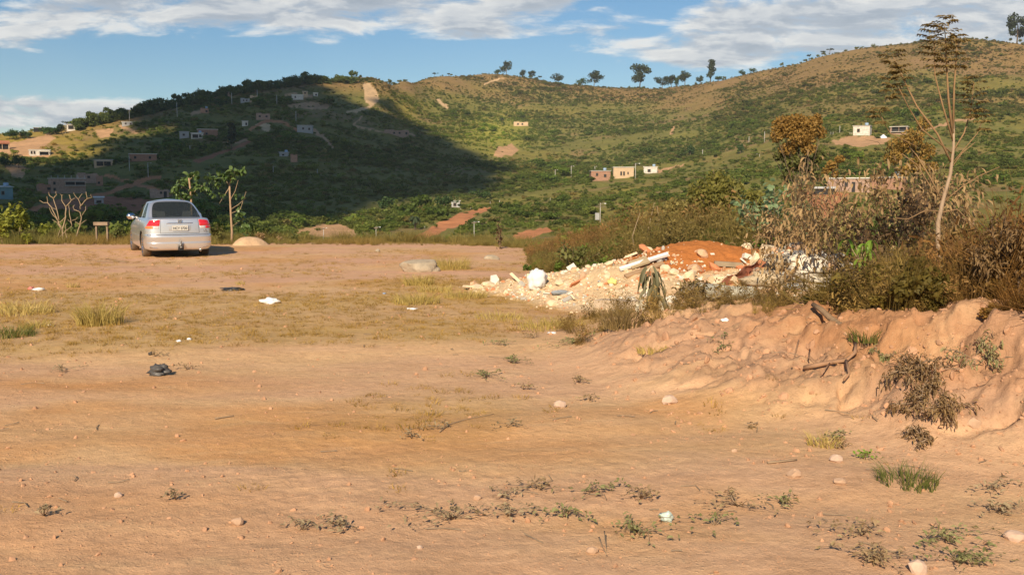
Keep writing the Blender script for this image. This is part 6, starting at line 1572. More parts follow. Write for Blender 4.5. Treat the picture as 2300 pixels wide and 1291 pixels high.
# sticks, roots and the log
def stick(name, pts, r, label, cat, lift=.01, mat=None):
    P = [ground_at(*p[:2]) + Vector((0, 0, lift + (p[2] if len(p) > 2 else 0))) for p in pts]
    o0 = P[0].copy(); Q = []
    for i in range(len(P) - 1):
        for s in range(4): Q.append(P[i].lerp(P[i + 1], s / 4) - o0 + Vector((random.uniform(-r, r) * .4, random.uniform(-r, r) * .4, 0)))
    Q.append(P[-1] - o0); o = MB().tube(Q, [r * (1 - .5 * i / len(Q)) for i in range(len(Q))], 6).build(name, mat or TWIG()); o.location = o0; tag(o, label, cat)
stick('stick', [(987, 972), (1010, 955), (1050, 943), (1110, 932)], .004, 'long curved stick on the smooth foreground earth', 'stick')
stick('stick', [(483, 942), (525, 936)], .006, 'short straight dark stick left of centre', 'stick'); stick('stick', [(1345, 1215), (1352, 1235), (1362, 1254)], .004, 'left one of two dark twigs standing in the foreground', 'stick', .02)
stick('stick', [(1357, 1210, .03), (1362, 1240)], .003, 'right one of two dark twigs standing in the foreground', 'stick', .01)
stick('stick', [(215, 588), (290, 590)], .012, 'dark stick lying on the far lot left of the car', 'stick', .02); stick('stick', [(238, 583), (286, 590)], .009, 'thinner stick crossing the dark one left of the car', 'stick', .02)
stick('stick', [(1725, 1042), (1790, 1035)], .008, 'dark flat stick at the foot of the bank', 'stick', .01)
def log():
    B = ground_at(1950, 778) + Vector((0, 0, .01)); A = at(1826, 684, B.y + .8); A.z = max(A.z, gz(A.x, A.y) + .02); o = MB()
    pts = [A.lerp(B, s / 6) - A + Vector((0, 0, .01 * math.sin(s * 2))) for s in range(7)]
    ob = o.tube(pts, [.020, .025, .027, .026, .026, .024, .02], 9).build('log', surf('grey_log_bark', (0.30, 0.20, 0.115), .9, .3, 8, bump=.4)); ob.location = A; tag(ob, 'grey log leaning over the crest of the bank', 'log')
log()
def roots():
    Y0 = 8.3; root = thing('tree_root', 'exposed curling root sticking out of the bank scarp', 'root', ground_at(1860, 830)); o = Vector(root.location)
    m = MB()
    for pts, r in [([(1802, 832), (1830, 826), (1860, 820), (1895, 814), (1915, 800), (1918, 775)], .020), ([(1895, 815), (1902, 845), (1890, 860)], .012), ([(1830, 826), (1812, 810), (1815, 790)], .008), ([(1790, 770), (1782, 800), (1775, 830)], .007), ([(1860, 820), (1840, 845)], .006)]:
        P = [ground_at(*p) + Vector((0, -.05, .03)) - o for p in pts]; m.tube(P, [r * (1 - .4 * i / len(P)) for i in range(len(P))], 7)
    m.build('roots', surf('reddish_root', (0.36, 0.21, 0.12), .9, .2, 9), root)
roots()

# plants round and behind the rubble
p = at(1468, 775, 12.2)
def droop_plant():
    Y = 12.0; b = at(1472, 768, Y); z = gz(b.x, Y); root = thing('drooping_plant', 'young plant with long grey brown leaves hanging limp, before the rubble', 'plant', (b.x, Y, z)); o = Vector((b.x, Y, z)); rnd = np.random.default_rng(7)
    W = lambda px, py, dy=0: at(px, py, Y + dy) - o
    MB().tube([(0, 0, -.05), W(1470, 700), W(1466, 650), W(1463, 612)], [.012, .012, .010, .007], 6).build('stem', TWIG(), root)
    spots = [(1463, 604, 14), (1466, 620, 13), (1468, 640, 12), (1470, 662, 9)]
    for (px, py, n) in spots:
        for k in range(n):
            a = rnd.uniform(0, 6.28); mb = MB(); c = W(px, py)
            c = c + Vector((math.cos(a) * .09 * rnd.random(), math.sin(a) * .06, rnd.uniform(-.08, .04))); strip_leaf(mb, c, (math.cos(a), math.sin(a), .1 - .9 * rnd.random()), rnd.uniform(.18, .36), rnd.uniform(.026, .042), 2.6, rnd, 6, fold=.35); mb.build('leaf', L_DROOP, root)
    for (px, py) in [(1440, 690), (1452, 700), (1490, 690), (1497, 700), (1482, 697), (1430, 700)]:
        mb = MB(); strip_leaf(mb, W(px, py - 22, -.05), (rnd.normal(0, .3), -.3, -.5), .16, .05, 1.0, rnd, 4); lf = mb.build('leaf', surf('pale_dry_leaf', (.62, .56, .42), .7, .15, 9), root); lf['label'] = 'pale dry leaf hanging at the bottom'
droop_plant()
def bright_plant():
    Y = 11.6; b = at(1930, 640, Y); z = gz(b.x, Y); root = thing('hanging_leaf_plant', 'bright green plant with hanging narrow leaves in front of the dark bush', 'plant', (b.x, Y, z)); o = Vector((b.x, Y, z)); rnd = np.random.default_rng(17)
    W = lambda px, py, dy=0: at(px, py, Y + dy) - o
    m = MB()
    for tip in [(1902, 540), (1920, 545), (1938, 550), (1955, 540), (1930, 580)]: m.tube([(0, 0, -.05), W(1932, 590), W(*tip)], [.010, .008, .004], 5)
    m.build('stems', TWIG(), root)
    for (px, py, n) in [(1902, 538, 7), (1920, 552, 6), (1940, 548, 7), (1957, 540, 8), (1930, 582, 5), (1948, 560, 5)]:
        for k in range(n):
            a = rnd.uniform(0, 6.28); mb = MB(); strip_leaf(mb, W(px, py), (math.cos(a), math.sin(a), .2), rnd.uniform(.13, .22), .032, 2.6, rnd, 5); mb.build('leaf', L_BRIGHT, root)
bright_plant()
def plant_px(name, label, cat, px, Y, base_py, top_py, seed, mat, nleaf, L, W, droop, **kw):
    b = at(px, base_py, Y); z = gz(b.x, Y); h = at(px, top_py, Y).z - z; return shrub(name, label, cat, b.x, Y, h * 1.02, seed, mat, nleaf, L, W, droop, **kw)
DB = surf('dark_branch', (0.10, 0.07, 0.045), .9, .2, 9)
plant_px('withered_bush', 'large withered bush with curled tan leaves in front of the brick house', 'bush', 1975, 13.5, 640, 335, 301, L_DEAD, 2600, .13, .028, 2.2, lev=3, stems=7, spread=.75, r=.02, bark=DB, lean=.5)
plant_px('withered_bush', 'smaller withered tan bush left of the large withered one', 'bush', 1880, 16.6, 600, 470, 302, L_DEAD, 700, .11, .028, 2.0, lev=3, stems=4, spread=.8, r=.014, bark=DB, lean=.5)
plant_px('dark_bush', 'dark branched bush with crooked bare limbs, left of the sapling trunk', 'bush', 2040, 12.3, 690, 455, 303, L_DARKD, 700, .08, .04, 1.2, lev=4, stems=4, split=3, spread=.95, r=.028, bark=DB, lean=.6)
plant_px('withered_bush', 'brown spreading bush between the rubble top and the withered bushes', 'bush', 1790, 16.5, 600, 455, 304, L_DEAD, 800, .09, .03, 1.6, lev=3, stems=6, spread=.8, r=.014, bark=DB, lean=.7)
plant_px('broadleaf_bush', 'pale green round leaved bush above the red soil heap', 'bush', 1735, 18.5, 590, 425, 305, L_PALE, 560, .11, .085, .9, lev=3, stems=4, spread=.7, r=.014, lean=.5)
plant_px('broadleaf_bush', 'tall stem with a few round pale leaves rising over the brown bushes', 'bush', 1765, 17.8, 590, 372, 306, L_PALE, 60, .12, .10, .7, lev=1, stems=2, spread=.4, r=.012, lean=.15)
plant_px('green_shrub', 'narrow bright green shrub in the dry grass behind the white gutter', 'bush', 1535, 18.6, 590, 500, 309, L_OLIVE, 420, .08, .035, .8, lev=2, stems=4, r=.009, lean=.3)
plant_px('dead_bush', 'tall dark dead bush at the right frame edge', 'bush', 2275, 7.8, 760, 500, 314, L_WITH, 2600, .07, .016, 1.8, lev=3, split=3, stems=7, spread=.55, r=.014, lean=.25, bark=DB)
plant_px('dead_bush', 'second dark dead bush cut by the right frame edge', 'bush', 2330, 8.4, 760, 520, 315, L_WITH, 2000, .07, .016, 1.8, lev=3, split=3, stems=6, spread=.5, r=.014, lean=.25, bark=DB)
plant_px('weedy_bush', 'olive weedy bush under the sapling', 'bush', 2135, 9.4, 720, 600, 316, L_OLIVE, 520, .07, .03, 1.0, lev=3, stems=5, r=.008, lean=.6)
plant_px('weedy_bush', 'yellow olive weeds behind the bank notch', 'bush', 2085, 8.7, 750, 660, 317, L_YG, 420, .07, .025, 1.0, lev=2, stems=6, r=.006, lean=.6)
plant_px('weedy_bush', 'green weeds below the right end of the rubble', 'bush', 1740, 11.8, 700, 650, 318, L_OLIVE, 420, .07, .022, 1.0, lev=2, stems=6, r=.005, lean=.8)
plant_px('weedy_bush', 'brown fern like weeds between the drooping plant and the rubble', 'bush', 1570, 12.2, 730, 620, 319, LM('brown_olive_leaves', [(0.14, 0.10, 0.04), (0.24, 0.17, 0.06), (0.36, 0.27, 0.11)], .3), 520, .07, .022, 1.2, lev=3, stems=6, r=.006, lean=.6)
plant_px('weedy_bush', 'dark weeds at the right foot of the grey rubble', 'bush', 1860, 12.6, 680, 570, 320, L_DARKD, 150, .05, .02, 1.2, lev=3, stems=5, r=.008, lean=.5)
plant_px('weedy_bush', 'green weed bush behind the left rubble lobe', 'bush', 1300, 18.6, 600, 532, 321, L_OLIVE, 420, .08, .05, .8, lev=2, stems=4, r=.009, lean=.5)
for i, (px, top, lab) in enumerate([(1120, 480, 'lone dark seedling stalk at the far rim of the lot'), (1240, 545, 'thin dry stalk at the rim behind the rubble')]):
    plant_px('stalk', lab, 'plant', px, 27.5, 565, top, 330 + i, L_DARKD, 60, .12, .05, 1.5, lev=1, stems=1, r=.012, lean=.05)
for i, (px, py, Y, top, lab) in enumerate([(1422, 590, 19.0, 478, 'pale bare stalk standing behind the white gutter'), (1488, 560, 19.5, 462, 'pale bent stalk among the dry grass'), (1455, 560, 20, 455, 'taller pale stalk left of the bent one')]):
    b = at(px, py, Y); z = gz(b.x, Y); o = MB().tube([(0, 0, -.05), (.05 * (-1) ** i, 0, .4), (-.02, 0, .8), (.12 * (-1) ** i, 0, at(px, top, Y).z - z)], [.014, .012, .010, .004], 5).build('dry_stalk', TWIGL()); o.location = (b.x, Y, z); tag(o, lab, 'stalk')

def blob_tree(name, label, px, Y, base_py, blobs, mat, n, leaf, seed, bark, r=.035):
    """crown given as blobs (pixel x, y, half width, half height); real limbs reach into each"""
    b = at(px, base_py, Y); z = gz(b.x, Y); root = thing(name, label, 'tree', (b.x, Y, z)); o = Vector((b.x, Y, z)); rnd = np.random.default_rng(seed); k = Y / FPX
    cs = []; rs = []
    for (x, y, w, h) in blobs: c = at(x, y, Y + rnd.normal(0, w * k * .5)) - o; cs.append(tuple(c)); rs.append((w * k, w * k, h * k))
    V, F = leaf_cloud(cs, rs, n, leaf, rnd, aspect=1.3, out_bias=.35); f = link('crown', np_mesh('crown', V, F, [mat], None, False), root); f['kind'] = 'stuff'
    m = MB(); top = at(px + 4, blobs[0][1] + 60, Y) - o; fork = Vector((0, 0, 0)).lerp(top, .84); m.tube([(0, 0, -.2), fork * .5 + Vector((.03, 0, 0)), fork], [r, r * .9, r * .75], 7)
    for c in cs:
        c = Vector(c); m.tube([fork, fork.lerp(c, .5) + Vector((rnd.normal(0, .06), rnd.normal(0, .06), -.08)), c], [r * .38, r * .25, r * .1], 5)
        for q in range(3): e = c + Vector(rnd.normal(0, .25, 3)); m.tube([fork.lerp(c, .6), e.lerp(c, .4), e], [r * .22, r * .16, r * .07], 4)
    m.build('trunk', bark, root); return root
PB = surf('dull_branch', (0.2, 0.145, 0.09), .9, .2, 9)
blob_tree('rusty_tree', 'tree with dense rusty orange blossom standing behind the bushes', 1797, 27.0, 560, [(1760, 285, 28, 26), (1790, 278, 30, 22), (1822, 285, 26, 24), (1745, 305, 16, 16), (1800, 310, 34, 22), (1835, 268, 12, 14), (1770, 335, 22, 16), (1815, 335, 18, 14), (1845, 300, 12, 14)], L_RUST, 6500, .036, 311, PB)
blob_tree('olive_tree', 'olive green airy growth under the dense rusty crown', 1806, 27.3, 560, [(1780, 365, 24, 20), (1812, 372, 26, 20), (1840, 350, 14, 16), (1770, 395, 16, 12), (1830, 395, 16, 12), (1750, 350, 14, 12)], L_OLIVE, 1800, .05, 321, PB)
blob_tree('rusty_tree', 'rusty blossomed tree partly behind the sapling, lower and looser', 2040, 23.0, 560, [(2020, 330, 30, 24), (2050, 310, 26, 22), (2075, 340, 26, 20), (2005, 355, 22, 16), (2060, 370, 24, 18), (2075, 280, 16, 18), (2030, 385, 16, 12), (2095, 375, 14, 12)], L_RUST, 3400, .034, 312, DB)
blob_tree('rusty_tree', 'small rusty tufted shrub between the two rusty trees', 1872, 24.0, 560, [(1868, 372, 13, 12), (1886, 358, 12, 9), (1855, 385, 10, 8), (1876, 392, 8, 8)], L_RUST, 600, .04, 313, DB, .018)

L_AIRY = LM('airy_olive_leaves', [(0.15, 0.145, 0.035), (0.26, 0.24, 0.055), (0.42, 0.36, 0.09)], .45)
L_TANV = LM('tan_olive_leaves', [(0.17, 0.145, 0.05), (0.30, 0.25, 0.08), (0.46, 0.38, 0.13)], .4)
blob_tree('olive_shrub', 'airy yellow olive shrub behind the tall dry grass, tallest of the olive shrubs', 1610, 23.5, 560, [(1610, 405, 34, 26), (1580, 430, 36, 28), (1640, 430, 34, 30), (1600, 460, 55, 34), (1560, 470, 30, 30), (1655, 470, 36, 34), (1610, 505, 60, 36), (1570, 520, 36, 30)], L_AIRY, 4200, .055, 341, TWIG(), .02)
blob_tree('olive_shrub', 'lower airy olive shrub left of the tallest one', 1520, 22.5, 560, [(1515, 470, 28, 24), (1540, 480, 24, 24), (1500, 500, 32, 26), (1530, 515, 38, 28), (1480, 525, 26, 22)], L_TANV, 2200, .05, 342, TWIG(), .014)
blob_tree('olive_shrub', 'olive shrub in the middle behind the rubble', 1690, 21.5, 560, [(1690, 450, 30, 26), (1715, 470, 30, 28), (1665, 490, 30, 26), (1700, 510, 44, 30), (1735, 500, 26, 26)], L_AIRY, 2400, .05, 343, TWIG(), .016)
blob_tree('brown_shrub', 'tan brown tangled shrub between the olive shrubs and the withered bushes', 1790, 19.0, 580, [(1780, 480, 36, 28), (1820, 500, 36, 30), (1750, 520, 36, 28), (1800, 540, 50, 30), (1850, 530, 30, 30)], L_TANV, 1500, .045, 344, DB, .016)
blob_tree('brown_shrub', 'low brown shrub behind the right end of the rubble', 1900, 16.0, 620, [(1900, 520, 34, 28), (1930, 500, 26, 26), (1880, 555, 40, 28), (1940, 560, 30, 30)], L_TANV, 700, .04, 345, DB, .014)
blob_tree('green_shrub', 'dark olive shrub behind the sapling trunk', 2160, 14.0, 640, [(2150, 520, 34, 26), (2185, 545, 30, 30), (2130, 560, 34, 30), (2170, 590, 50, 30)], L_OLIVE, 1500, .05, 346, DB, .016)
blob_tree('brown_shrub', 'straw brown shrub between the sapling and the dead bushes at the edge', 2225, 11.0, 700, [(2215, 600, 30, 30), (2240, 570, 24, 30), (2200, 650, 34, 34), (2240, 650, 34, 34)], L_TANV, 1500, .04, 347, DB, .014)
# ------------------------------------------------------------------ rubble heap
LOBES = [(.35, 16.3, .95, .7, .24), (1.1, 15.6, .9, .8, .26), (1.75, 15.0, 1.1, 1.0, .32), (3.35, 16.1, 1.35, 1.1, .70), (2.6, 15.6, .9, .9, .30), (4.35, 14.7, .8, 1.1, .62), (3.3, 14.2, 1.5, .8, .28), (4.75, 13.6, .5, .8, .30), (2.4, 13.8, 1.0, .6, .14)]
def pile_h(x, y):
    x = np.asarray(x, float); y = np.asarray(y, float); z = 0
    for cx, cy, rx, ry, h in LOBES: z = np.maximum(z, 0) + h * np.exp(-(np.abs((x - cx) / rx)**2.3 + np.abs((y - cy) / ry)**2.3)) * (1 - .25 * np.minimum(1, z))
    return z + .05 * fbm(x, y, .9, 4, 401) * sstep(.03, .2, z) - .045
def pile_z(x, y): return ground_z(np.asarray(x, float), np.asarray(y, float)) + pile_h(x, y)
def rubble():
    root = thing('rubble_pile', 'long heap of pale building rubble with red soil and grey cement', 'rubble pile', (2.5, 15, 0))
    gx = np.linspace(-1.2, 6.2, 330); gy = np.linspace(12.3, 18.4, 240); X, Y = np.meshgrid(gx, gy, indexing='ij'); Hh = pile_h(X, Y)
    Z = ground_z(X, Y) + np.maximum(Hh, -.05) + .02 * fbm(X, Y, .25, 3, 402) * (Hh > 0) + .012 * fbm(X, Y, .09, 2, 403) * (Hh > 0)
    e = lambda a: a[..., None]
    c = np.array([0.66, 0.48, 0.28]) + 0 * e(X) * np.zeros(3)
    n = fbm(X, Y, .5, 4, 404); c = c * (1 - e(sstep(0, .5, n)) * .6) + np.array([.74, .60, .42]) * e(sstep(0, .5, n)) * .6
    redm = np.clip(np.exp(-((X - 3.3) / 1.15)**2 - ((Y - 16.2) / 1.0)**2) * 2.2 + np.exp(-((X - 2.45) / .8)**2 - ((Y - 15.3) / .7)**2) * 1.3 + .4 * n, 0, 1); redm = sstep(.35, .65, redm)
    c = c * (1 - e(redm)) + np.array([.47, .175, .05]) * e(redm)
    gm = sstep(.4, .75, np.exp(-((X - 4.4) / .9)**2 - ((Y - 14.3) / 1.3)**2) * 1.5 + .35 * n); c = c * (1 - e(gm)) + np.array([.62, .55, .42]) * e(gm)
    fm = sstep(.4, .8, np.exp(-((X - 3.0) / 1.3)**2 - ((Y - 13.5) / .5)**2) + .2 * n); c = c * (1 - e(fm)) + np.array([.58, .37, .21]) * e(fm)
    low = sstep(.05, -.02, Hh); c = c * (1 - e(low)) + near_colour(X, Y, Z * 0) * e(low)
    V = np.stack([X - 2.5, Y - 15, Z], -1).reshape(-1, 3); idx = np.arange(X.size).reshape(X.shape); F = np.stack([idx[:-1, :-1], idx[1:, :-1], idx[1:, 1:], idx[:-1, 1:]], -1).reshape(-1, 4)
    hm = (Hh.reshape(-1) > -.012)[F].any(1); F = F[hm]; used, inv = np.unique(F, return_inverse=True)
    m, t, b, out = new_mat('heaped_rubble_soil'); a = t.node('ShaderNodeAttribute', attribute_name='Col'); tc = t.node('ShaderNodeTexCoord')
    n1 = t.noise(tc.outputs['Object'], 9, 6, .7); n2 = t.noise(tc.outputs['Object'], 38, 4, .7); f = t.math('ADD', t.math('MULTIPLY', n1, .5), t.math('MULTIPLY', n2, .5))
    t.l.new(t.mix(1.0, a.outputs['Color'], t.ramp(f, [(.3, (.62, .6, .56)), (.5, (1, 1, 1)), (.7, (1.25, 1.22, 1.2))]), 'MULTIPLY'), b.inputs['Base Color']); b.inputs['Roughness'].default_value = .95; b.inputs['Specular IOR Level'].default_value = .1
    bp = t.node('ShaderNodeBump'); bp.inputs['Strength'].default_value = .9; bp.inputs['Distance'].default_value = .04; t.l.new(f, bp.inputs['Height']); t.l.new(bp.outputs[0], b.inputs['Normal'])
    o = link('soil_heap', np_mesh('soil_heap', V[used], inv.reshape(-1, 4), [m], None, True, c.reshape(-1, 3)[used]), root)
    # broken pieces: the largest are parts, the crumbs one mass
    rnd = np.random.default_rng(55)
    mats = {'cream': surf('broken_plaster', (0.76, 0.61, 0.40), .9, .2, 7), 'pink': surf('broken_hollow_brick', (0.66, 0.42, 0.25), .9, .2, 7), 'white': surf('white_cement_lump', (0.74, 0.68, 0.56), .9, .15, 7), 'grey': surf('grey_cement_lump', (0.44, 0.41, 0.35), .9, .2, 7), 'orange': surf('orange_brick_shard', (0.60, 0.24, 0.11), .9, .2, 7)}
    rocks = {}
    for k in mats:
        L = []
        for q in range(4): Vr, Fr = rock_vf(1, rnd, 1 if q < 3 else 2, .3, (1, .8, .6)); L.append(np_mesh('lump', Vr, Fr, [mats[k]], None, False))
        mb = MB().box((0, 0, 0), (2.0, 1.1, .8)); L.append(mb.mesh('brick', [mats[k]], False)); mb = MB().box((0, 0, 0), (2.2, 1.5, .35), taper=.9); L.append(mb.mesh('shard', [mats[k]], False)); rocks[k] = L
    def colour_of(x, y):
        red_ = math.exp(-((x - 3.3) / 1.1)**2 - ((y - 16.2) / .9)**2); gr = math.exp(-((x - 4.4) / .9)**2 - ((y - 14.4) / 1.3)**2)
        if rnd.random() < red_ * .5: return 'orange'
        if rnd.random() < gr * .8: return 'white' if rnd.random() < .6 else 'grey'
        return rnd.choice(['cream', 'cream', 'pink', 'white', 'orange', 'grey'], p=[.3, .22, .2, .16, .08, .04])
    cnt = 0; tries = 0
    XX = rnd.uniform(-.9, 5.4, 9000); YY = rnd.uniform(12.8, 17.3, 9000); HH = pile_h(XX, YY); ZZ = ground_z(XX, YY) + HH
    while cnt < 285 and tries < 8999:
        tries += 1; x, y, h, zz = float(XX[tries]), float(YY[tries]), float(HH[tries]), float(ZZ[tries])
        if h < .02: continue
        if math.exp(-((x - 3.3) / 1.0)**2 - ((y - 16.1) / .8)**2) > .3 and rnd.random() < .96: continue
        if y > 15.8 + .35 * (x > 2) + .3 and rnd.random() < .7: continue
        s = (.03 + .13 * rnd.random()**2.2) * (1.25 if x > 3.6 else 1); k = colour_of(x, y); q = int(rnd.integers(0, 6)); me = rocks[k][q]
        o = link('brick' if q == 4 else ('shard' if q == 5 else 'lump'), me, root); o.location = (x - 2.5, y - 15, zz + s * .25); o.scale = (s * rnd.uniform(.8, 1.3), s, s * rnd.uniform(.8, 1.1)); o.rotation_euler = (rnd.normal(0, .5), rnd.normal(0, .5), rnd.uniform(0, 6.28)); cnt += 1
    mb = MB(); cols = list(mats); base = {}
    Vr0, Fr0 = rock_vf(1, rnd, 1, .3, (1, .8, .6)); n = 0
    N = 26000; Xc = rnd.uniform(-1.0, 5.6, N); Yc = rnd.uniform(12.6, 17.4, N); Hc = pile_h(Xc, Yc); Zc = ground_z(Xc, Yc) + Hc; Nc = vnoise(Xc / .4, Yc / .4, 66)
    rd = np.exp(-((Xc - 3.3) / 1.1)**2 - ((Yc - 16.1) / .9)**2)
    ok = (Hc > -.03) & ((Hc > .02) | (rnd.random(N) < .2)) & ((rd < .22) | (rnd.random(N) < .03)) & ((Nc > .45) | (rnd.random(N) < .65))
    for x, y, z in zip(Xc[ok][:4600], Yc[ok][:4600], Zc[ok][:4600]):
        s = .008 + .026 * rnd.random()**2; a = rnd.uniform(0, 6.28); ca, sa = math.cos(a), math.sin(a); Q = Vr0 * s * rnd.uniform(.7, 1.3, 3)
        Q = np.stack([Q[:, 0] * ca - Q[:, 1] * sa, Q[:, 0] * sa + Q[:, 1] * ca, Q[:, 2]], 1) + np.array([x - 2.5, y - 15, z + s * .3]); mb.addnp(Q, Fr0, cols.index(colour_of(x, y)))
    o = mb.build('crumbs', [mats[c_] for c_ in cols], root, False); o['kind'] = 'stuff'
rubble()

def pile_hit(px, py):
    a, d, e = pdir(px, py); Y = np.linspace(11, 19, 1600); g = CAMZ + e / d * Y - pile_z(a / d * Y, Y); k = int(np.argmax(g < 0)); y = Y[k]; return Vector((a / d * y, y, float(pile_z(a / d * y, y))))

def cloth_lump(name, P, w, h, d, mat, label, cat, seed, crum=.3, rz=0):
    """crumpled sheet: a folded shell with real thickness"""
    n = 22; m = 14; V = []; rnd = np.random.default_rng(seed); off = rnd.random(3) * 40
    for j in range(m + 1):
        v = j / m; ph = v * math.pi
        for i in range(n):
            a = 2 * math.pi * i / n; p0 = Vector((math.cos(a) * math.sin(ph), math.sin(a) * math.sin(ph), -math.cos(ph)))
            nn = mnoise.noise(p0 * 1.8 + Vector(off)) + .6 * abs(mnoise.noise(p0 * 4.2 + Vector(off))); r = 1 + crum * nn * 1.6
            V.append((p0.x * r * w / 2, p0.y * r * d / 2, p0.z * r * h / 2 + h * .42))
    F = [(j * n + i, j * n + (i + 1) % n, (j + 1) * n + (i + 1) % n, (j + 1) * n + i) for j in range(m) for i in range(n)]
    o = MB().add(V, F).build(name, mat); o.location = P; o.rotation_euler[2] = rz; tag(o, label, cat); return o
WP = surf('white_plastic_sheet', (0.80, 0.79, 0.76), .45, .08, 9, spec=.5); BP = surf('black_plastic_sheet', (0.035, 0.035, 0.035), .4, .1, 9, spec=.5); CL = surf('dirty_beige_cloth', (0.52, 0.42, 0.28), .85, .25, 6); GP = surf('grey_green_cloth', (0.40, 0.38, 0.30), .85, .25, 6)
cloth_lump('plastic_sack', pile_hit(1206, 648), .26, .33, .2, WP, 'white crumpled sack standing on the left rubble end', 'sack', 1)
cloth_lump('cement_bag', pile_hit(1720, 640), .5, .20, .35, CL, 'dirty beige cloth bag on the rubble, right of the red tarp', 'bag', 2, .4); cloth_lump('cement_bag', pile_hit(1590, 668), .62, .2, .4, GP, 'grey green sheet spread over rubble below the red tarp', 'sheet', 3, .35)
cloth_lump('cement_bag', pile_hit(1660, 672), .5, .18, .35, surf('pale_mint_sheet', (.56, .54, .43), .8, .2, 6), 'pale sheet beside the grey green sheet on the rubble', 'sheet', 4, .35); cloth_lump('cement_lump', pile_hit(1812, 628), .55, .42, .4, surf('white_cement_lump', (0.74, 0.68, 0.56)), 'big whitish cement block on top of the right rubble end', 'block', 5, .18)
cloth_lump('cement_bag', pile_hit(1755, 604), .42, .2, .3, CL, 'beige torn bag just left of the big cement block', 'bag', 6, .45); cloth_lump('cloth_strip', pile_hit(1900, 650), .62, .13, .25, surf('white_dust_cloth', (.66, .62, .54), .8, .15, 6), 'whitish strip sloping down the right end of the rubble', 'cloth', 7, .3, -.5)
cloth_lump('cloth_rag', pile_hit(1780, 648), .2, .07, .2, surf('grey_blue_rag', (.32, .34, .35), .8, .2, 6), 'grey rag in front of the big cement block', 'rag', 8, .4); cloth_lump('cloth_rag', pile_hit(1255, 662), .22, .07, .15, surf('grey_blue_rag', (.32, .34, .35)), 'grey stone like rag at the lower edge of the left rubble', 'rag', 9, .3)
cloth_lump('yellow_scrap', pile_hit(1375, 640), .13, .1, .1, surf('faded_yellow_plastic', (.72, .62, .22), .6, .1, 6), 'faded yellow scrap in the pale rubble', 'scrap', 10, .3)
def red_tarp():
    A = pile_hit(1625, 648); B = pile_hit(1705, 610) + Vector((0, 0, .05)); n = 12; V = []; W = .14
    for i in range(n + 1):
        c = A.lerp(B, i / n) - A
        for j in range(7):
            v = j / 6 - .5; V.append((c.x - v * .10, c.y - v * .20, c.z + v * 2 * W * .6 + .06 + .025 * math.sin(i * 1.1 + j) - .12 * v * v))
    N = 7; F = [(i * N + j, (i + 1) * N + j, (i + 1) * N + j + 1, i * N + j + 1) for i in range(n) for j in range(6)]; k = len(V); V2 = [(x, y + .03, z - .02) for x, y, z in V]; F2 = [tuple(q + k for q in f[::-1]) for f in F]
    o = MB().add(V + V2, F + F2).build('red_tarp', surf('faded_red_tarp', (0.55, 0.23, 0.15), .8, .2, 6)); o.location = A; tag(o, 'faded red tarp roll across the middle of the rubble', 'tarp')
red_tarp()
def slab_between(name, pa, pb, ya, yb, w, th, mat, label, cat, up=0.03, rollz=.0):
    A = pile_hit(*pa) + Vector((0, 0, ya)); B = pile_hit(*pb) + Vector((0, 0, yb)); d = (B - A); L = d.length; d.normalize(); side = d.cross(Vector((0, 0, 1))).normalized(); nrm = side.cross(d); nrm = (Matrix.Rotation(rollz, 3, d) @ nrm); side = d.cross(nrm)
    R = Matrix((d, side, nrm)).transposed(); m = MB().box((L / 2, 0, 0), (L, w, th)); me = m.mesh(name, [mat], False); o = link(name, me); o.matrix_world = Matrix.Translation(A) @ R.to_4x4(); tag(o, label, cat); return o
slab_between('gutter', (1392, 612), (1500, 590), .05, .13, .06, .04, surf('white_plastic_panel', (.84, .82, .78), .4, .06, 6), 'long white plastic gutter lying over the rubble', 'gutter', rollz=.5)
slab_between('wooden_board', (1405, 624), (1490, 600), .02, .06, .09, .03, surf('brown_board', (.42, .27, .15), .85, .25, 6), 'brown board directly below the long white gutter', 'board', rollz=.4)
slab_between('concrete_slab', (1345, 686), (1440, 690), .03, .03, .25, .12, surf('pale_slab', (.58, .46, .33), .9, .2, 6), 'flat pale slab at the lower edge of the rubble', 'slab')
slab_between('broken_branch', (1604, 596), (1668, 600), .03, .03, .10, .07, surf('grey_wood', (.34, .27, .18), .9, .3, 6), 'short grey wood piece lying on the red soil', 'wood')
slab_between('cardboard', (1415, 604), (1455, 596), .05, .09, .2, .03, surf('dull_cardboard', (.48, .37, .22), .9, .2, 6), 'dull cardboard sheet behind the long white gutter', 'cardboard', rollz=.4)

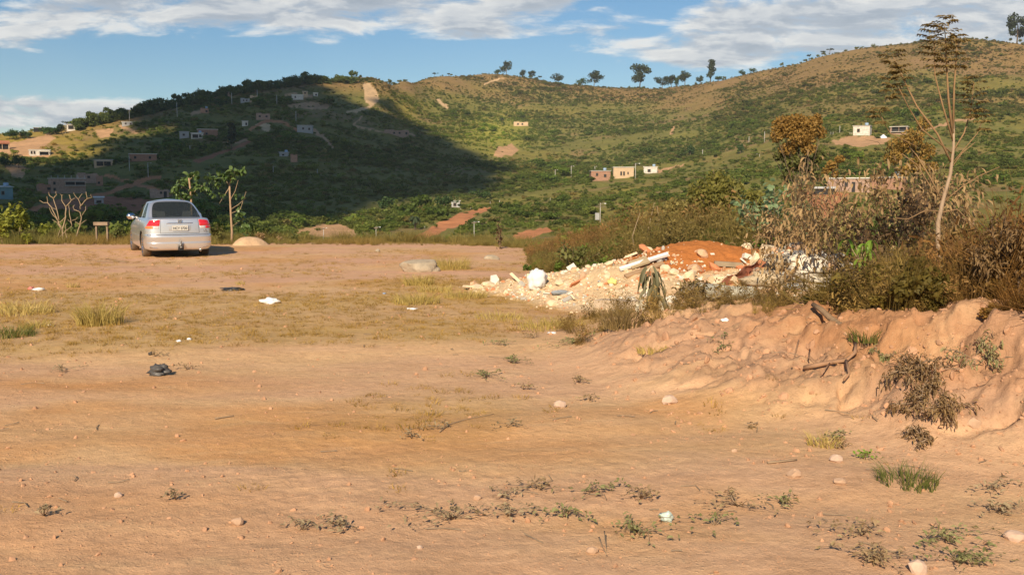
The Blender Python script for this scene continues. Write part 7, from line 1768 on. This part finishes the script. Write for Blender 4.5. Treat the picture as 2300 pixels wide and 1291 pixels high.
# litter on the open lot
def bag(px, py, w, h, d, mat, label, seed, cat='plastic bag', name='plastic_bag', crum=.45): return cloth_lump(name, ground_at(px, py), w, h, d, mat, label, cat, seed, crum)
bag(358, 842, .15, .10, .12, surf('grey_black_plastic', (.09, .085, .08), .45, .2, 9, spec=.4), 'crumpled black plastic bag on orange earth', 31, crum=.6)
bag(522, 652, .33, .05, .22, BP, 'flat black plastic lying on the far lot', 32)
bag(606, 682, .24, .08, .16, WP, 'crumpled white bag with a dark hollow', 33); bag(925, 695, .13, .025, .08, WP, 'thin white scrap in front of the boulder', 34)
o = bag(88, 653, .17, .05, .1, WP, 'white end of the wrapper near the left frame edge', 35); o2 = bag(71, 650, .11, .045, .1, surf('red_print_plastic', (.62, .22, .18), .5, .1, 9), 'red printed end of the wrapper near the left frame edge', 36)
bag(1497, 1170, .055, .05, .05, surf('teal_white_foil', (.55, .66, .58), .35, .15, 9, spec=.6), 'crumpled pale green wrapper in the grassy weed', 37, 'wrapper', 'wrapper'); bag(402, 768, .045, .025, .04, WP, 'left one of two small white scraps', 38, 'scrap', 'white_scrap'); bag(425, 764, .045, .025, .04, WP, 'right one of two small white scraps', 39, 'scrap', 'white_scrap')
bag(338, 797, .04, .03, .04, BP, 'tiny black scrap above the crumpled black bag', 40, 'scrap', 'black_scrap'); bag(1240, 749, .08, .02, .06, WP, 'small pale scrap in front of the mat like tuft', 41, 'scrap', 'white_scrap'); bag(1628, 722, .07, .03, .05, WP, 'white scrap on the crest below the rubble', 42, 'scrap', 'white_scrap')
bag(110, 732, .05, .02, .04, WP, 'tiny white scrap in the left grass', 43, 'scrap', 'white_scrap'); bag(1380, 700, .10, .03, .08, WP, 'white scrap beside the flat pale slab', 44, 'scrap', 'white_scrap'); bag(863, 640 + 40 - 20, .05, .02, .04, surf('blue_scrap', (.3, .38, .5), .5, .1, 9), 'faint bluish scrap left of the boulder tufts', 45, 'scrap', 'blue_scrap')
# ------------------------------------------------------------------ thin air haze over the valley
def haze():
    m = bpy.data.materials.new('thin_haze'); m.use_nodes = True; t = NT(m.node_tree); t.n.clear()
    out = t.node('ShaderNodeOutputMaterial'); v = t.node('ShaderNodeVolumePrincipled'); v.inputs['Density'].default_value = 0.00011
    v.inputs['Color'].default_value = (0.80, 0.86, 0.92, 1); v.inputs['Anisotropy'].default_value = 0.0
    t.l.new(v.outputs[0], out.inputs['Volume'])
    o = MB().box((0, 735, 80), (4200, 1670, 260)).build('haze', m, None, False); tag(o, 'thin pale haze over the valley', kind='stuff')
haze()
